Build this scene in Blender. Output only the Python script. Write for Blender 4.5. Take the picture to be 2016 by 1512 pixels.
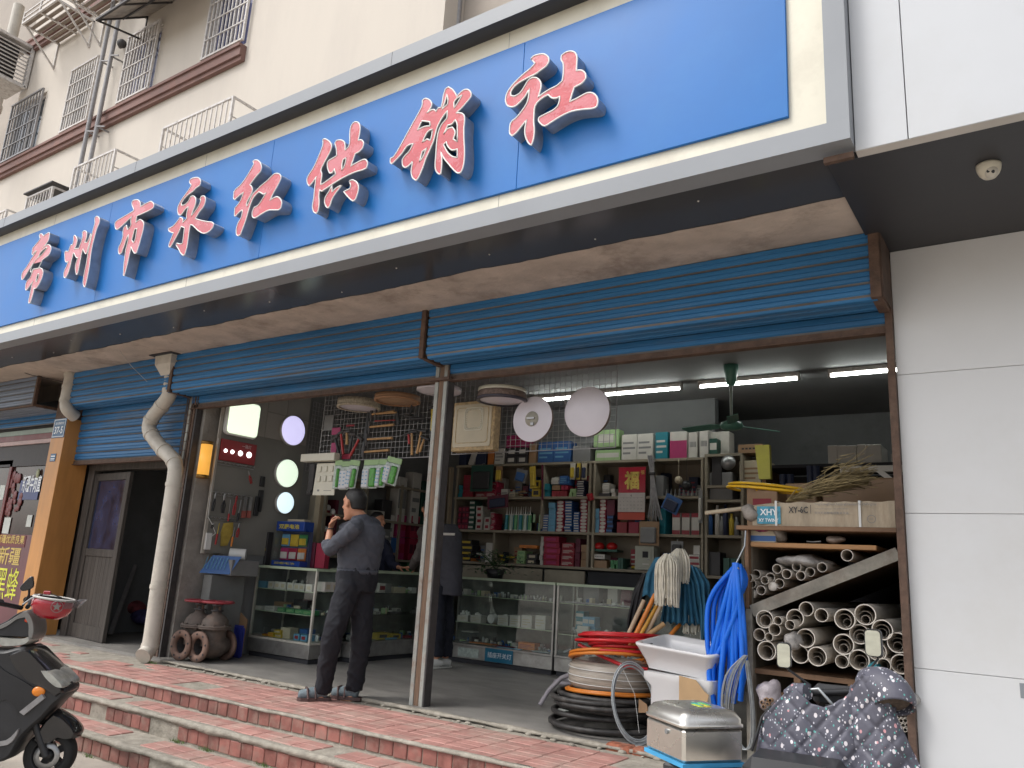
import bpy, math, random
from mathutils import Vector, Matrix, noise
from mathutils.geometry import tessellate_polygon
random.seed(7)
R = math.radians
scene = bpy.context.scene
for o in list(bpy.data.objects): bpy.data.objects.remove(o)
YAW, PITCH, ROLL, FPX = .606489289, .233747324, .0584367291, 1546.96034
EYE = Vector((0, 0, 1.55))
_f = Vector((-math.sin(YAW)*math.cos(PITCH), math.cos(YAW)*math.cos(PITCH), math.sin(PITCH)))
_r0 = Vector((math.cos(YAW), math.sin(YAW), 0)); _u0 = _r0.cross(_f)
CR = _r0*math.cos(ROLL) + _u0*math.sin(ROLL); CU = -_r0*math.sin(ROLL) + _u0*math.cos(ROLL); CF = _f
cam = bpy.data.cameras.new('camera'); camo = bpy.data.objects.new('camera', cam); scene.collection.objects.link(camo)
cam.sensor_width = 36; cam.lens = FPX/2016*36; cam.clip_start = .05; cam.clip_end = 800
camo.matrix_world = Matrix(((CR.x, CU.x, -CF.x, EYE.x), (CR.y, CU.y, -CF.y, EYE.y), (CR.z, CU.z, -CF.z, EYE.z), (0, 0, 0, 1)))
scene.camera = camo
w = bpy.data.worlds.new('World'); scene.world = w; w.use_nodes = True
nt = w.node_tree; nt.nodes.clear()
sky = nt.nodes.new('ShaderNodeTexSky'); sky.sky_type = 'NISHITA'; sky.sun_disc = False
SUN_EL, SUN_AZ = R(54), R(222)          # azimuth clockwise from +Y: behind and to the left of the camera
sky.sun_elevation = SUN_EL; sky.sun_rotation = SUN_AZ; sky.dust_density = 3; sky.air_density = 1.0; sky.ozone_density = 1
hs = nt.nodes.new('ShaderNodeHueSaturation'); hs.inputs['Saturation'].default_value = .30
bg = nt.nodes.new('ShaderNodeBackground'); bg.inputs['Strength'].default_value = .15
ow = nt.nodes.new('ShaderNodeOutputWorld')
nt.links.new(sky.outputs[0], hs.inputs['Color']); nt.links.new(hs.outputs[0], bg.inputs['Color']); nt.links.new(bg.outputs[0], ow.inputs[0])
sl = bpy.data.lights.new('sun', 'SUN'); sl.energy = .85; sl.angle = R(16); sl.color = (1, .975, .94)
so = bpy.data.objects.new('sun', sl); scene.collection.objects.link(so)
_sd = Vector((math.sin(SUN_AZ)*math.cos(SUN_EL), math.cos(SUN_AZ)*math.cos(SUN_EL), math.sin(SUN_EL)))
so.rotation_euler = _sd.to_track_quat('Z', 'Y').to_euler()
scene.view_settings.view_transform = 'Standard'; scene.view_settings.look = 'None'
scene.view_settings.gamma = 1; scene.view_settings.use_curve_mapping = False
scene.view_settings.exposure = .88
scene.render.engine = 'CYCLES'
scene.cycles.max_bounces = 7; scene.cycles.diffuse_bounces = 4; scene.cycles.glossy_bounces = 3
scene.cycles.transmission_bounces = 5; scene.cycles.transparent_max_bounces = 12; scene.cycles.caustics_reflective = False
scene.cycles.caustics_refractive = False; scene.cycles.use_denoising = True

def ray(px, py): return CR*((px-1008)/FPX) - CU*((py-756)/FPX) + CF
def P(px, py, x=None, y=None, z=None):
    d = ray(px, py)
    if x is not None: t = (x-EYE.x)/d.x
    elif y is not None: t = (y-EYE.y)/d.y
    else: t = (z-EYE.z)/d.z
    return EYE + d*t
YF, YBORD, YBLUE = 3.70, 3.83, 3.82     # sign frame front, cream border, blue face
YB, Y0 = 4.86, 5.17                     # shutter boxes, opening plane
ZS = 3.69                               # soffit
ZP, ZF, ZG = .45, .475, .04             # platform, shop floor, street
XR, XM = -.745, -4.29                   # right jamb, middle post

MATS = {}
def mat(key, col=(.5, .5, .5), rough=.6, metal=0., var=.12, scale=6., bump=.12, bscale=45., spec=.5, emit=0., ecol=None,
        coat=0., dirt=None, dscale=3., damt=.45, stretch=(1, 1, 1), rnd=0., trans=0., alpha=1., grad=None, ior=1.45, dpos=.5):
    if key in MATS: return MATS[key]
    m = bpy.data.materials.new(key); m.use_nodes = True; t = m.node_tree; N = t.nodes; L = t.links
    b = N['Principled BSDF']; MATS[key] = m
    b.inputs['Roughness'].default_value = rough; b.inputs['Metallic'].default_value = metal
    b.inputs['Specular IOR Level'].default_value = spec; b.inputs['IOR'].default_value = ior
    if coat: b.inputs['Coat Weight'].default_value = coat; b.inputs['Coat Roughness'].default_value = .08
    if trans: b.inputs['Transmission Weight'].default_value = trans
    if alpha < 1: b.inputs['Alpha'].default_value = alpha
    tc = N.new('ShaderNodeTexCoord'); mp = N.new('ShaderNodeMapping'); mp.inputs['Scale'].default_value = stretch
    geo = N.new('ShaderNodeNewGeometry'); L.new(geo.outputs['Position'] if rnd >= 0 else tc.outputs['Object'], mp.inputs['Vector'])
    def nz(s, d=4, rg=.6):
        n = N.new('ShaderNodeTexNoise'); n.inputs['Scale'].default_value = s; n.inputs['Detail'].default_value = d
        n.inputs['Roughness'].default_value = rg; L.new(mp.outputs[0], n.inputs['Vector']); return n
    def mix(fac, a, c, mode='MIX'):
        x = N.new('ShaderNodeMix'); x.data_type = 'RGBA'; x.blend_type = mode
        if isinstance(fac, (int, float)): x.inputs[0].default_value = fac
        else: L.new(fac, x.inputs[0])
        for i, v in ((6, a), (7, c)):
            if isinstance(v, tuple): x.inputs[i].default_value = (*v[:3], 1)
            else: L.new(v, x.inputs[i])
        return x.outputs[2]
    c = tuple(col)
    out = None
    if var:
        n = nz(scale); lo = tuple(v*(1-var*1.6) for v in c); hi = tuple(min(1, v*(1+var)) for v in c)
        rp = N.new('ShaderNodeMapRange'); rp.inputs[1].default_value = .3; rp.inputs[2].default_value = .7
        L.new(n.outputs[0], rp.inputs[0]); out = mix(rp.outputs[0], lo, hi)
        rr = N.new('ShaderNodeMapRange'); rr.inputs[3].default_value = max(0, rough*(1-.25)); rr.inputs[4].default_value = min(1, rough*1.25)
        L.new(n.outputs[0], rr.inputs[0]); L.new(rr.outputs[0], b.inputs['Roughness'])
    if rnd > 0:
        oi = N.new('ShaderNodeObjectInfo'); hv = N.new('ShaderNodeHueSaturation')
        v = N.new('ShaderNodeMapRange'); v.inputs[3].default_value = 1-rnd; v.inputs[4].default_value = 1+rnd
        L.new(oi.outputs['Random'], v.inputs[0]); L.new(v.outputs[0], hv.inputs['Value'])
        if out is None: hv.inputs['Color'].default_value = (*c, 1)
        else: L.new(out, hv.inputs['Color'])
        out = hv.outputs[0]
    if dirt:
        n2 = nz(dscale, 8, .7); r2 = N.new('ShaderNodeMapRange'); r2.inputs[1].default_value = dpos; r2.inputs[2].default_value = dpos+.16
        r2.inputs[4].default_value = damt; L.new(n2.outputs[0], r2.inputs[0])
        out = mix(r2.outputs[0], out if out else c, tuple(dirt))
    if out is None: b.inputs['Base Color'].default_value = (*c, 1)
    else: L.new(out, b.inputs['Base Color'])
    if emit:
        b.inputs['Emission Color'].default_value = (*(ecol or c), 1); b.inputs['Emission Strength'].default_value = emit
    if bump:
        n3 = nz(bscale, 5); bp = N.new('ShaderNodeBump'); bp.inputs['Strength'].default_value = bump; bp.inputs['Distance'].default_value = .01
        L.new(n3.outputs[0], bp.inputs['Height']); L.new(bp.outputs[0], b.inputs['Normal'])
    return m
def nodes(m): return m.node_tree.nodes, m.node_tree.links, m.node_tree.nodes['Principled BSDF']

class MB:
    def __init__(s): s.v = []; s.f = []; s.m = []; s.sm = []; s.k = 0; s.smooth = False
    def mi(s, k): s.k = k; return s
    def add(s, vs, fs, smooth=None):
        b = len(s.v); s.v += [Vector(v) for v in vs]
        for f in fs: s.f.append([b+i for i in f]); s.m.append(s.k); s.sm.append(s.smooth if smooth is None else smooth)
        return s
    def box(s, lo, hi, M=None, bev=0):
        (x0, y0, z0), (x1, y1, z1) = lo, hi
        if bev:
            e = min(bev, abs(x1-x0)*.45, abs(y1-y0)*.45, abs(z1-z0)*.45); vs = []; idx = {}
            fs = []
            X = (x0, x1); Y = (y0, y1); Z = (z0, z1)
            for i in (0, 1):
                for j in (0, 1):
                    for k in (0, 1):
                        sx, sy, sz = (1, -1)[i], (1, -1)[j], (1, -1)[k]
                        c = (X[i], Y[j], Z[k])
                        idx[i, j, k] = len(vs)
                        vs += [(c[0], c[1]+sy*e, c[2]+sz*e), (c[0]+sx*e, c[1], c[2]+sz*e), (c[0]+sx*e, c[1]+sy*e, c[2])]
            g = idx
            fs += [[g[0,0,0], g[0,0,1], g[0,1,1], g[0,1,0]], [g[1,0,0], g[1,1,0], g[1,1,1], g[1,0,1]]]
            fs += [[g[0,0,0]+1, g[1,0,0]+1, g[1,0,1]+1, g[0,0,1]+1], [g[0,1,0]+1, g[0,1,1]+1, g[1,1,1]+1, g[1,1,0]+1]]
            fs += [[g[0,0,0]+2, g[0,1,0]+2, g[1,1,0]+2, g[1,0,0]+2], [g[0,0,1]+2, g[1,0,1]+2, g[1,1,1]+2, g[0,1,1]+2]]
            for (a, b2) in (((0,0,0),(0,0,1)), ((0,1,0),(0,1,1)), ((1,0,0),(1,0,1)), ((1,1,0),(1,1,1))): fs.append([g[a], g[b2], g[b2]+1, g[a]+1])
            for (a, b2) in (((0,0,0),(0,1,0)), ((0,0,1),(0,1,1)), ((1,0,0),(1,1,0)), ((1,0,1),(1,1,1))): fs.append([g[a], g[a]+2, g[b2]+2, g[b2]])
            for (a, b2) in (((0,0,0),(1,0,0)), ((0,0,1),(1,0,1)), ((0,1,0),(1,1,0)), ((0,1,1),(1,1,1))): fs.append([g[a]+1, g[a]+2, g[b2]+2, g[b2]+1])
            for q in g.values(): fs.append([q, q+1, q+2])
        else:
            vs = [(x0,y0,z0),(x1,y0,z0),(x1,y1,z0),(x0,y1,z0),(x0,y0,z1),(x1,y0,z1),(x1,y1,z1),(x0,y1,z1)]
            fs = [[0,3,2,1],[4,5,6,7],[0,1,5,4],[1,2,6,5],[2,3,7,6],[3,0,4,7]]
        if M is not None: vs = [M @ Vector(v) for v in vs]
        return s.add(vs, fs, False)
    def bar(s, a, b, w, h=None, up=(0, 0, 1)):
        a, b = Vector(a), Vector(b); h = w if h is None else h
        d = (b-a).normalized(); u = Vector(up)
        if abs(d.dot(u)) > .95: u = Vector((1, 0, 0))
        r = d.cross(u).normalized(); u = r.cross(d)
        vs = [p + r*(i*w/2) + u*(j*h/2) for p in (a, b) for i, j in ((-1,-1),(1,-1),(1,1),(-1,1))]
        return s.add(vs, [[3,2,1,0],[4,5,6,7],[0,1,5,4],[1,2,6,5],[2,3,7,6],[3,0,4,7]], False)
    def tube(s, pts, r, n=8, cap=True, closed=False, flat=1., smooth=True):
        pts = [Vector(p) for p in pts]; N = len(pts); rs = r if isinstance(r, (list, tuple)) else [r]*N
        rings = []; up = None
        for i, p in enumerate(pts):
            if closed: t = pts[(i+1) % N] - pts[i-1]
            else: t = pts[min(i+1, N-1)] - pts[max(i-1, 0)]
            t = t.normalized() if t.length > 1e-9 else Vector((0, 0, 1))
            if up is None: up = Vector((0, 0, 1)) if abs(t.z) < .9 else Vector((1, 0, 0))
            a = t.cross(up)
            if a.length < 1e-6: a = t.cross(Vector((0, 1, 0)))
            a.normalize(); up = a.cross(t).normalized()
            rings.append([p + a*(math.cos(2*math.pi*k/n)*rs[i]) + up*(math.sin(2*math.pi*k/n)*rs[i]*flat) for k in range(n)])
        vs = [v for q in rings for v in q]; fs = []
        for i in range(N if closed else N-1):
            j = (i+1) % N
            for k in range(n): fs.append([i*n+k, j*n+k, j*n+(k+1) % n, i*n+(k+1) % n][::-1])
        s.add(vs, fs, smooth)
        if cap and not closed:
            s.add(rings[0], [list(range(n))], False); s.add(rings[-1], [list(range(n))[::-1]], False)
        return s
    def cyl(s, a, b, r, r2=None, n=16, cap=True, smooth=True): return s.tube([a, b], [r, r if r2 is None else r2], n, cap, smooth=smooth)
    def lathe(s, prof, M=None, n=24, smooth=True, arc=1.):
        M = M or Matrix(); vs = []; fs = []
        for (r, z) in prof:
            for k in range(n): a = 2*math.pi*k/n*arc; vs.append(M @ Vector((r*math.cos(a), r*math.sin(a), z)))
        for i in range(len(prof)-1):
            for k in range(n if arc == 1 else n-1): fs.append([i*n+k, i*n+(k+1) % n, (i+1)*n+(k+1) % n, (i+1)*n+k])
        return s.add(vs, fs, smooth)
    def prism(s, loops, o, u, v, d, cap0=True, cap1=True, sides=True):
        """loops of 2D points (first outer, others holes) in plane o+u*x+v*y, thickness vector d"""
        o, u, v, d = Vector(o), Vector(u), Vector(v), Vector(d)
        l3 = [[Vector((p[0], p[1], 0)) for p in lp] for lp in loops]; flat = [p for lp in l3 for p in lp]
        tri = tessellate_polygon(l3) if (cap0 or cap1) else []
        f0 = [o + u*p.x + v*p.y for p in flat]
        if cap0: s.add(f0, [list(t) for t in tri], False)
        if cap1: s.add([p+d for p in f0], [list(t)[::-1] for t in tri], False)
        if sides:
            b = 0
            for lp in l3:
                q = f0[b:b+len(lp)]; n = len(lp); b += n
                s.add(q + [p+d for p in q], [[i, (i+1) % n, n+(i+1) % n, n+i] for i in range(n)], False)
        return s
    def sphere(s, c, r, n=12, m=8, sc=(1, 1, 1), M=None):
        vs = []; fs = []
        for j in range(m+1):
            th = math.pi*j/m
            for k in range(n):
                a = 2*math.pi*k/n; p = Vector((math.sin(th)*math.cos(a)*r*sc[0], math.sin(th)*math.sin(a)*r*sc[1], math.cos(th)*r*sc[2]))
                if M: p = M @ p
                vs.append(p + Vector(c))
        for j in range(m):
            for k in range(n): fs.append([j*n+k, (j+1)*n+k, (j+1)*n+(k+1) % n, j*n+(k+1) % n])
        return s.add(vs, fs, True)
    def mesh(s, name, mats, org=(0, 0, 0)):
        me = bpy.data.meshes.new(name); o = Vector(org)
        me.from_pydata([tuple(v-o) for v in s.v], [], s.f); me.polygons.foreach_set('material_index', s.m); me.polygons.foreach_set('use_smooth', s.sm)
        for m in (mats if isinstance(mats, (list, tuple)) else [mats]): me.materials.append(m)
        me.update(); return me
    def build(s, name, mats, parent=None, org=None, label=None):
        if org is None:
            if parent is not None: org = wloc(parent)
            else:
                xs = [v.x for v in s.v]; ys = [v.y for v in s.v]; zs = [v.z for v in s.v]
                org = Vector(((min(xs)+max(xs))/2, (min(ys)+max(ys))/2, min(zs)))
        me = s.mesh(name, mats, org); o = bpy.data.objects.new(name, me); scene.collection.objects.link(o)
        if parent is not None: o.parent = parent; o.location = Vector(org) - wloc(parent)
        else: o.location = org
        if label: o['label'] = label
        return o
def wloc(o):
    l = Vector(o.location)
    while o.parent: o = o.parent; l += Vector(o.location)
    return l
def tag(o, label, cat, group=None):
    o['label'] = label; o['category'] = cat
    if group: o['group'] = group
    return o
def kind(o, k): o['kind'] = k; return o
def thing(name, label, cat, loc=(0, 0, 0), group=None):
    o = bpy.data.objects.new(name, None); o.empty_display_size = .1; scene.collection.objects.link(o); o.location = loc
    return tag(o, label, cat, group)
def clone(o, loc=None, label=None, group=None, parent=None, rotz=None):
    c = o.copy(); scene.collection.objects.link(c)
    if parent is not None: c.parent = parent
    if loc is not None: c.location = loc
    if rotz is not None: c.rotation_euler = (0, 0, rotz)
    if label: c['label'] = label
    if group: c['group'] = group
    for ch in [x for x in KIDS(o)]: clone(ch, parent=c)
    return c
def KIDS(o): return [x for x in bpy.data.objects if x.parent == o]
FONTC = {}
def text(s, o, u, v, h, mat_, name='lettering', parent=None, ext=.0015, width=None, bold=0, align='LEFT', mb=None):
    """flat lettering: baseline origin o, direction u, up v, cap height h"""
    o, u, v = Vector(o), Vector(u).normalized(), Vector(v).normalized()
    key = (s, bold)
    if key not in FONTC:
        cu = bpy.data.curves.new('t', 'FONT'); cu.body = s; cu.size = 1; cu.offset = bold; cu.resolution_u = 2
        ob = bpy.data.objects.new('t', cu); scene.collection.objects.link(ob)
        dg = bpy.context.evaluated_depsgraph_get(); me = ob.evaluated_get(dg).to_mesh()
        vs = [Vector(q.co) for q in me.vertices]; fs = [list(p.vertices) for p in me.polygons]
        ob.evaluated_get(dg).to_mesh_clear(); bpy.data.objects.remove(ob); bpy.data.curves.remove(cu)
        FONTC[key] = (vs, fs)
    vs, fs = FONTC[key]
    if not vs: return None
    x0 = min(q.x for q in vs); x1 = max(q.x for q in vs); y0 = min(q.y for q in vs); y1 = max(q.y for q in vs)
    sy = h/(y1-y0); sx = width/(x1-x0) if width else sy
    off = (x1-x0)*sx/2 if align == 'CENTER' else 0
    n = u.cross(v)
    pts = [o + u*((q.x-x0)*sx-off) + v*((q.y-y0)*sy) + n*ext for q in vs]
    if mb is not None: mb.add(pts, fs, False); return mb
    m = MB().add(pts, fs, False)
    return m.build(name, mat_, parent)
def catmull(p, k=4, closed=True, keep=55):
    """smooth a polygon but keep its sharp corners"""
    n = len(p); out = []
    def ang(i):
        a = Vector(p[i])-Vector(p[i-1]); b = Vector(p[(i+1) % n])-Vector(p[i])
        return 0 if a.length < 1e-9 or b.length < 1e-9 else math.degrees(a.angle(b, 0))
    sharp = [ang(i) > keep for i in range(n)]
    for i in range(n if closed else n-1):
        p1, p2 = Vector(p[i]), Vector(p[(i+1) % n])
        p0 = p1 if (sharp[i] or (not closed and i == 0)) else Vector(p[i-1])
        p3 = p2 if (sharp[(i+1) % n] or (not closed and i == n-2)) else Vector(p[(i+2) % n])
        for q in range(k):
            t = q/k
            out.append(.5*((2*p1) + (p2-p0)*t + (2*p0-5*p1+4*p2-p3)*t*t + (-p0+3*p1-3*p2+p3)*t**3))
    if not closed: out.append(Vector(p[-1]))
    return [tuple(q) for q in out]
ORD = ['', 'second', 'third', 'fourth', 'fifth', 'sixth', 'seventh', 'eighth', 'ninth', 'tenth', 'eleventh', 'twelfth']
def uniq(o, label, cat, i, n, j, m):
    """say which one of a stack or row this is, as far as 16 words allow"""
    a = '' if m < 2 else ('lowest' if j == 0 else 'topmost' if j == m-1 else ORD[j]+' from below')
    b = '' if n < 2 else ('leftmost' if i == 0 else 'rightmost' if i == n-1 else ORD[i]+' from left')
    full = ' '.join(q for q in (a, b, label) if q)
    g = ('alike: '+label) if n*m > 1 else None
    tag(o, full if len(full.split()) <= 16 else label, cat, g)
X, Y, Z = Vector((1, 0, 0)), Vector((0, 1, 0)), Vector((0, 0, 1))
def rngs(seed): return random.Random(seed)
def jit(a): return random.uniform(-a, a)
M_street = mat('street', (.42, .375, .32), .9, var=.15, scale=3, bump=.5, bscale=70, dirt=(.2, .17, .14), dscale=1.2)
M_conc = mat('concrete', (.30, .275, .24), .9, var=.18, scale=5, bump=.6, bscale=50, dirt=(.16, .14, .12), dscale=3.5)
M_mortar = mat('mortar', (.33, .30, .25), .95, var=.2, scale=12, bump=.9, bscale=40, dirt=(.2, .18, .14), dscale=5)
M_slab = mat('slab', (.24, .228, .21), .5, var=.2, scale=2.2, bump=.25, bscale=60, dirt=(.33, .31, .28), dscale=2.4, damt=.5, stretch=(1, 2, 1))
M_rtile = mat('riser_tile', (.26, .105, .085), .5, var=.22, scale=9, bump=.25, bscale=70, rnd=.28, dirt=(.30, .22, .18), dscale=7, damt=.6)
M_ftile = mat('floor_tile', (.40, .205, .175), .65, var=.16, scale=7, bump=.25, bscale=60, rnd=.14, dirt=(.40, .30, .25), dscale=3.2, damt=.6, dpos=.46)
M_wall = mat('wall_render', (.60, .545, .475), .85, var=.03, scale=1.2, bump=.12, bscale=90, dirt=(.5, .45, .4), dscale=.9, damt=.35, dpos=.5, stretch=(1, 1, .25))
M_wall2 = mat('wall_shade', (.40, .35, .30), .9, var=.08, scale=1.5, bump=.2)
M_brown = mat('ledge_brown', (.22, .125, .105), .75, var=.12, scale=6)
M_grey = mat('frame_grey', (.27, .285, .305), .42, metal=.0, var=.03, scale=2, bump=.02, spec=.4)
M_cream = mat('cream_panel', (.72, .68, .56), .45, var=.05, scale=3, bump=.02, dirt=(.5, .45, .36), dscale=2.5, damt=.35)
M_blue = mat('blue_panel', (.005, .137, .44), .42, var=.06, scale=1.1, bump=.03, bscale=3, spec=.5, dirt=(.012, .16, .46), dscale=1.3, damt=.5)
M_soffit = mat('soffit_dark', (.07, .071, .076), .17, var=.05, scale=1, bump=.04, bscale=1.6, spec=.4)
M_csoff = mat('soffit_concrete', (.52, .44, .375), .9, var=.14, scale=3, bump=.7, bscale=14, dirt=(.24, .19, .155), dscale=2.3, damt=.7, dpos=.5)
M_white = mat('white_panel', (.72, .725, .73), .36, var=.02, scale=1, dirt=(.60, .585, .55), dscale=.7, damt=.3, bump=.008, bscale=3, spec=.5)
M_white2 = mat('white_panel_shaded', (.60, .57, .53), .6, var=.05, scale=3, bump=.02)  # white panel seen from below, its shade put into a beige colour
M_dsoff = mat('soffit_matt', (.04, .04, .045), .45, var=.06, scale=1.5, bump=.03)
M_shut = mat('shutter_blue', (.03, .165, .37), .5, var=.2, scale=4, bump=.08, bscale=90, stretch=(.12, 1, 1), dirt=(.14, .14, .13), dscale=5, damt=.5, dpos=.55)
M_shut2 = mat('shutter_grey', (.17, .21, .28), .45, var=.2, scale=4, bump=.08, stretch=(.12, 1, 1), dirt=(.14, .11, .11), dscale=5, damt=.6)
M_grime = mat('groove_grime', (.16, .15, .145), .8, var=.3, scale=5, stretch=(.3, 1, 1))
M_rust = mat('rusty_steel', (.115, .07, .05), .75, var=.25, scale=14, bump=.5, dirt=(.2, .13, .09), dscale=9)
M_dark = mat('dark_room', (.035, .035, .04), .9, var=.2, scale=3)
M_orange = mat('orange_laminate', (.50, .235, .07), .42, var=.12, scale=2, stretch=(3, 3, .5), bump=.02, spec=.5)
M_pvc = mat('pvc_pipe', (.56, .52, .45), .45, var=.06, scale=5, bump=.03, dirt=(.33, .29, .24), dscale=4, damt=.5)
M_wmetal = mat('white_metal', (.62, .59, .56), .5, var=.1, scale=20, bump=.05, dirt=(.28, .22, .18), dscale=14, damt=.6)
M_gmetal = mat('grey_metal', (.30, .29, .29), .5, metal=.2, var=.12, scale=18)
M_dmetal = mat('dark_metal', (.06, .055, .055), .6, var=.2, scale=18)
M_glass = mat('window_glass', (.04, .05, .06), .08, var=0, bump=0, spec=.8)
M_clear = mat('clear_glass', (.93, .97, .96), .02, var=0, bump=0, trans=1., ior=1.1)
M_blind = mat('curtain_blue', (.10, .12, .22), .8, var=.35, scale=9, stretch=(4, 4, .15))
M_ceil = mat('ceiling', (.24, .24, .24), .8, var=.1, scale=1.5, bump=.1)
M_iwall = mat('inner_wall', (.20, .205, .205), .9, var=.12, scale=1.4, bump=.2, dirt=(.12, .12, .12), dscale=2)

g = MB().box((-60, -60, -.3), (60, 3.9, ZG)).build('ground', M_street, org=(0, 0, 0)); kind(g, 'structure')
XL, XS = -13.6, -.95
YR = (4.18, 3.85, 3.52); ZT = (ZP, .335, .19)
def rough_strip(mb, x0, x1, y, z, w, t, seed, drop=.0, step=.06):
    """lumpy mortar nosing: an edge strip with uneven front and lower lip"""
    rg = rngs(seed); n = int((x1-x0)/step); prof = []
    a = b = c = 0
    for i in range(n+1):
        x = x0+(x1-x0)*i/n
        a = a*.7+rg.uniform(-.009, .009); b = b*.75+rg.uniform(-.010, .010); c = c*.8+rg.uniform(-.012, .012)
        prof.append([(x, y+w+c, z+.002), (x, y+.012+a, z+t*.9+b*.3), (x, y-.006+a, z+t*.35), (x, y-.012+a, z-t*1.2-drop*(1+b*40)), (x, y+.03, z-t*1.6-drop)])
    vs = [p for q in prof for p in q]; fs = [[i*5+j, (i+1)*5+j, (i+1)*5+j+1, i*5+j+1][::-1] for i in range(n) for j in range(4)]
    mb.add(vs, fs, True)
steps = MB()
steps.box((XL, 4.184, 0), (XS, 6.2, ZP-.006)).box((XL, 3.854, 0), (XS, 4.19, ZT[1]-.006)).box((XL, 3.524, 0), (XS, 3.86, ZT[2]-.006))
st = kind(steps.build('steps', M_mortar, org=(0, 0, 0)), 'structure')
ns = MB()
rough_strip(ns, XL, XS, 4.175, ZP-.002, .03, .010, 3, 0)
rough_strip(ns, XL, XS, 3.842, ZT[1]-.002, .06, .010, 4, .014)
rough_strip(ns, XL, XS, 3.512, ZT[2]-.002, .06, .010, 5, .014)
ns.build('nosing', M_mortar, st)
def tile_mesh(name, lx, ly, lz, m, e=.005, seed=0):
    rg = rngs(seed); mb = MB(); q = lambda: rg.uniform(-.0018, .0018)
    mb.box((-lx/2+q(), -ly/2+q(), -lz/2), (lx/2+q(), ly/2+q(), lz/2), bev=e); return mb.mesh(name, m)
rt = [tile_mesh('riser_tile', .117, .022, h, M_rtile, seed=k) for k, h in enumerate((.098, .098, .102))]
rg = rngs(11)
def place(me, name, parent, loc, rot=(0, 0, 0)):
    o = bpy.data.objects.new(name, me); scene.collection.objects.link(o); o.parent = parent; o.location = loc; o.rotation_euler = rot; return o
for r in range(3):
    zc = (ZP-.062, ZT[1]-.088, ZT[2]-.083)[r]
    x = -9.9+rg.uniform(0, .1)
    while x < XS-.1:
        gap = (r == 1 and (-5.9 < x < -5.5 or -6.75 < x < -6.5 or -7.5 < x < -7.3 or rg.random() < .01)) or (r == 2 and (-5.3 < x < -4.9 or rg.random() < .03))
        if not gap: place(rt[r], 'riser_tile', st, (x, YR[r]+.006+rg.uniform(-.002, .002), zc+rg.uniform(-.003, .003)), (rg.uniform(-.02, .02), rg.uniform(-.015, .015), 0))
        x += .1225
ft = [tile_mesh('floor_tile', .197, .0965, .016, M_ftile, .004, seed=20+k) for k in range(3)]
def pix(p):
    v = Vector(p)-EYE; d = v.dot(CF); return (1008+FPX*v.dot(CR)/d, 756-FPX*v.dot(CU)/d, d)
cand = []
def treads(y0, rows, z, skip):
    for j in range(rows):
        x = -10.9+(j % 2)*.0
        while x < XS-.12:
            y = y0+.05+j*.101
            if not skip(x, y):
                px, py, d = pix((x, y, z)); cand.append((0 if (-30 < px < 2040 and py < 1540) else 5, d, x, y, z))
            x += .2015
def skipP(x, y):
    if y > 4.90: return True
    if -9.4 < x < -7.9 and y > 4.42 and math.sin(x*9+y*7) > -.75: return True
    if x < -7.2 and y > 4.62 and math.sin(x*5)*math.cos(y*11) > -.2: return True
    if -6.4 < x < -5.9 and 4.35 < y < 4.6: return True
    if x > -2.3 and y > 4.2+(-x)*.18: return True
    return False
treads(4.205, 8, ZP, skipP); treads(3.925, 2, ZT[1], lambda x, y: math.sin(x*2.7) > .97); treads(3.595, 2, ZT[2], lambda x, y: math.sin(x*2.1+1) > .95)
cand.sort(); far = MB()
for i, (a, d, x, y, z) in enumerate(cand):
    dz = rg.uniform(-.0015, .0015)
    if i < 298: place(ft[i % 3], 'floor_tile', st, (x, y, z-.0065+dz), (rg.uniform(-.006, .006), rg.uniform(-.006, .006), rg.uniform(-.006, .006)))
    else: far.box((x-.098, y-.048, z-.012), (x+.098, y+.048, z+.0005+dz), bev=.004)
kind(far.build('floor_tiles', M_ftile, st), 'stuff')
sb = MB(); sb.box((-11.5, 5.06, ZP-.3), (XR+.02, 10.6, ZF-.001))
fl = kind(sb.build('shop_floor', M_slab, org=(0, 0, 0)), 'structure')
ed = MB(); rough_strip(ed, -7.62, -.8, 5.02, ZF-.004, .07, .006, 9, .012, .05)
for k in range(46):
    x = -7.7+k*.15+rg.uniform(-.05, .05); s_ = rg.uniform(.008, .022)
    ed.sphere((x, 4.99+rg.uniform(-.05, .03), ZP), s_, 6, 4, (1.6, 1, .7))
ed.build('crumbled_edge', M_mortar, fl)
kb = MB(); kb.box((XL, 5.0, ZP-.3), (-7.75, 5.6, ZP-.002)); kind(kb.build('threshold', M_conc), 'structure')

XWL, XWR = -14.75, -4.72
bd = thing('building', 'cream rendered apartment building with brown ledges and barred windows above the shop sign', 'building', (XWL, 5.2, ZS))
wins = [((2, 325), (88, 178)), ((120, 265), (197, 113)), ((233, 203), (318, 40)), ((400, 120), (497, -30))]
wr = []
for a, b in wins:
    p = P(*a, y=5.16); q = P(*b, y=5.16); wr.append((p.x, q.x, 7.965, 9.09))
wl = MB()
xs = [XWL]+[v for r_ in wr for v in r_[:2]]+[XWR]
for i in range(0, len(xs), 2): wl.box((xs[i], 5.2, 4.0), (xs[i+1], 5.5, 16))
for a, b, c, d in wr: wl.box((a, 5.2, 4.0), (b, 5.5, c)); wl.box((a, 5.2, d), (b, 5.5, 16))
wl.build('wall', M_wall, bd)
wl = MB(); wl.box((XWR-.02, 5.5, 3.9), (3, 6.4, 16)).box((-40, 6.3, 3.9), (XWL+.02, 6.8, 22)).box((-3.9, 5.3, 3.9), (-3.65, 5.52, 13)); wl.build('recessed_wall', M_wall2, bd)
lg = MB()
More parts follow.
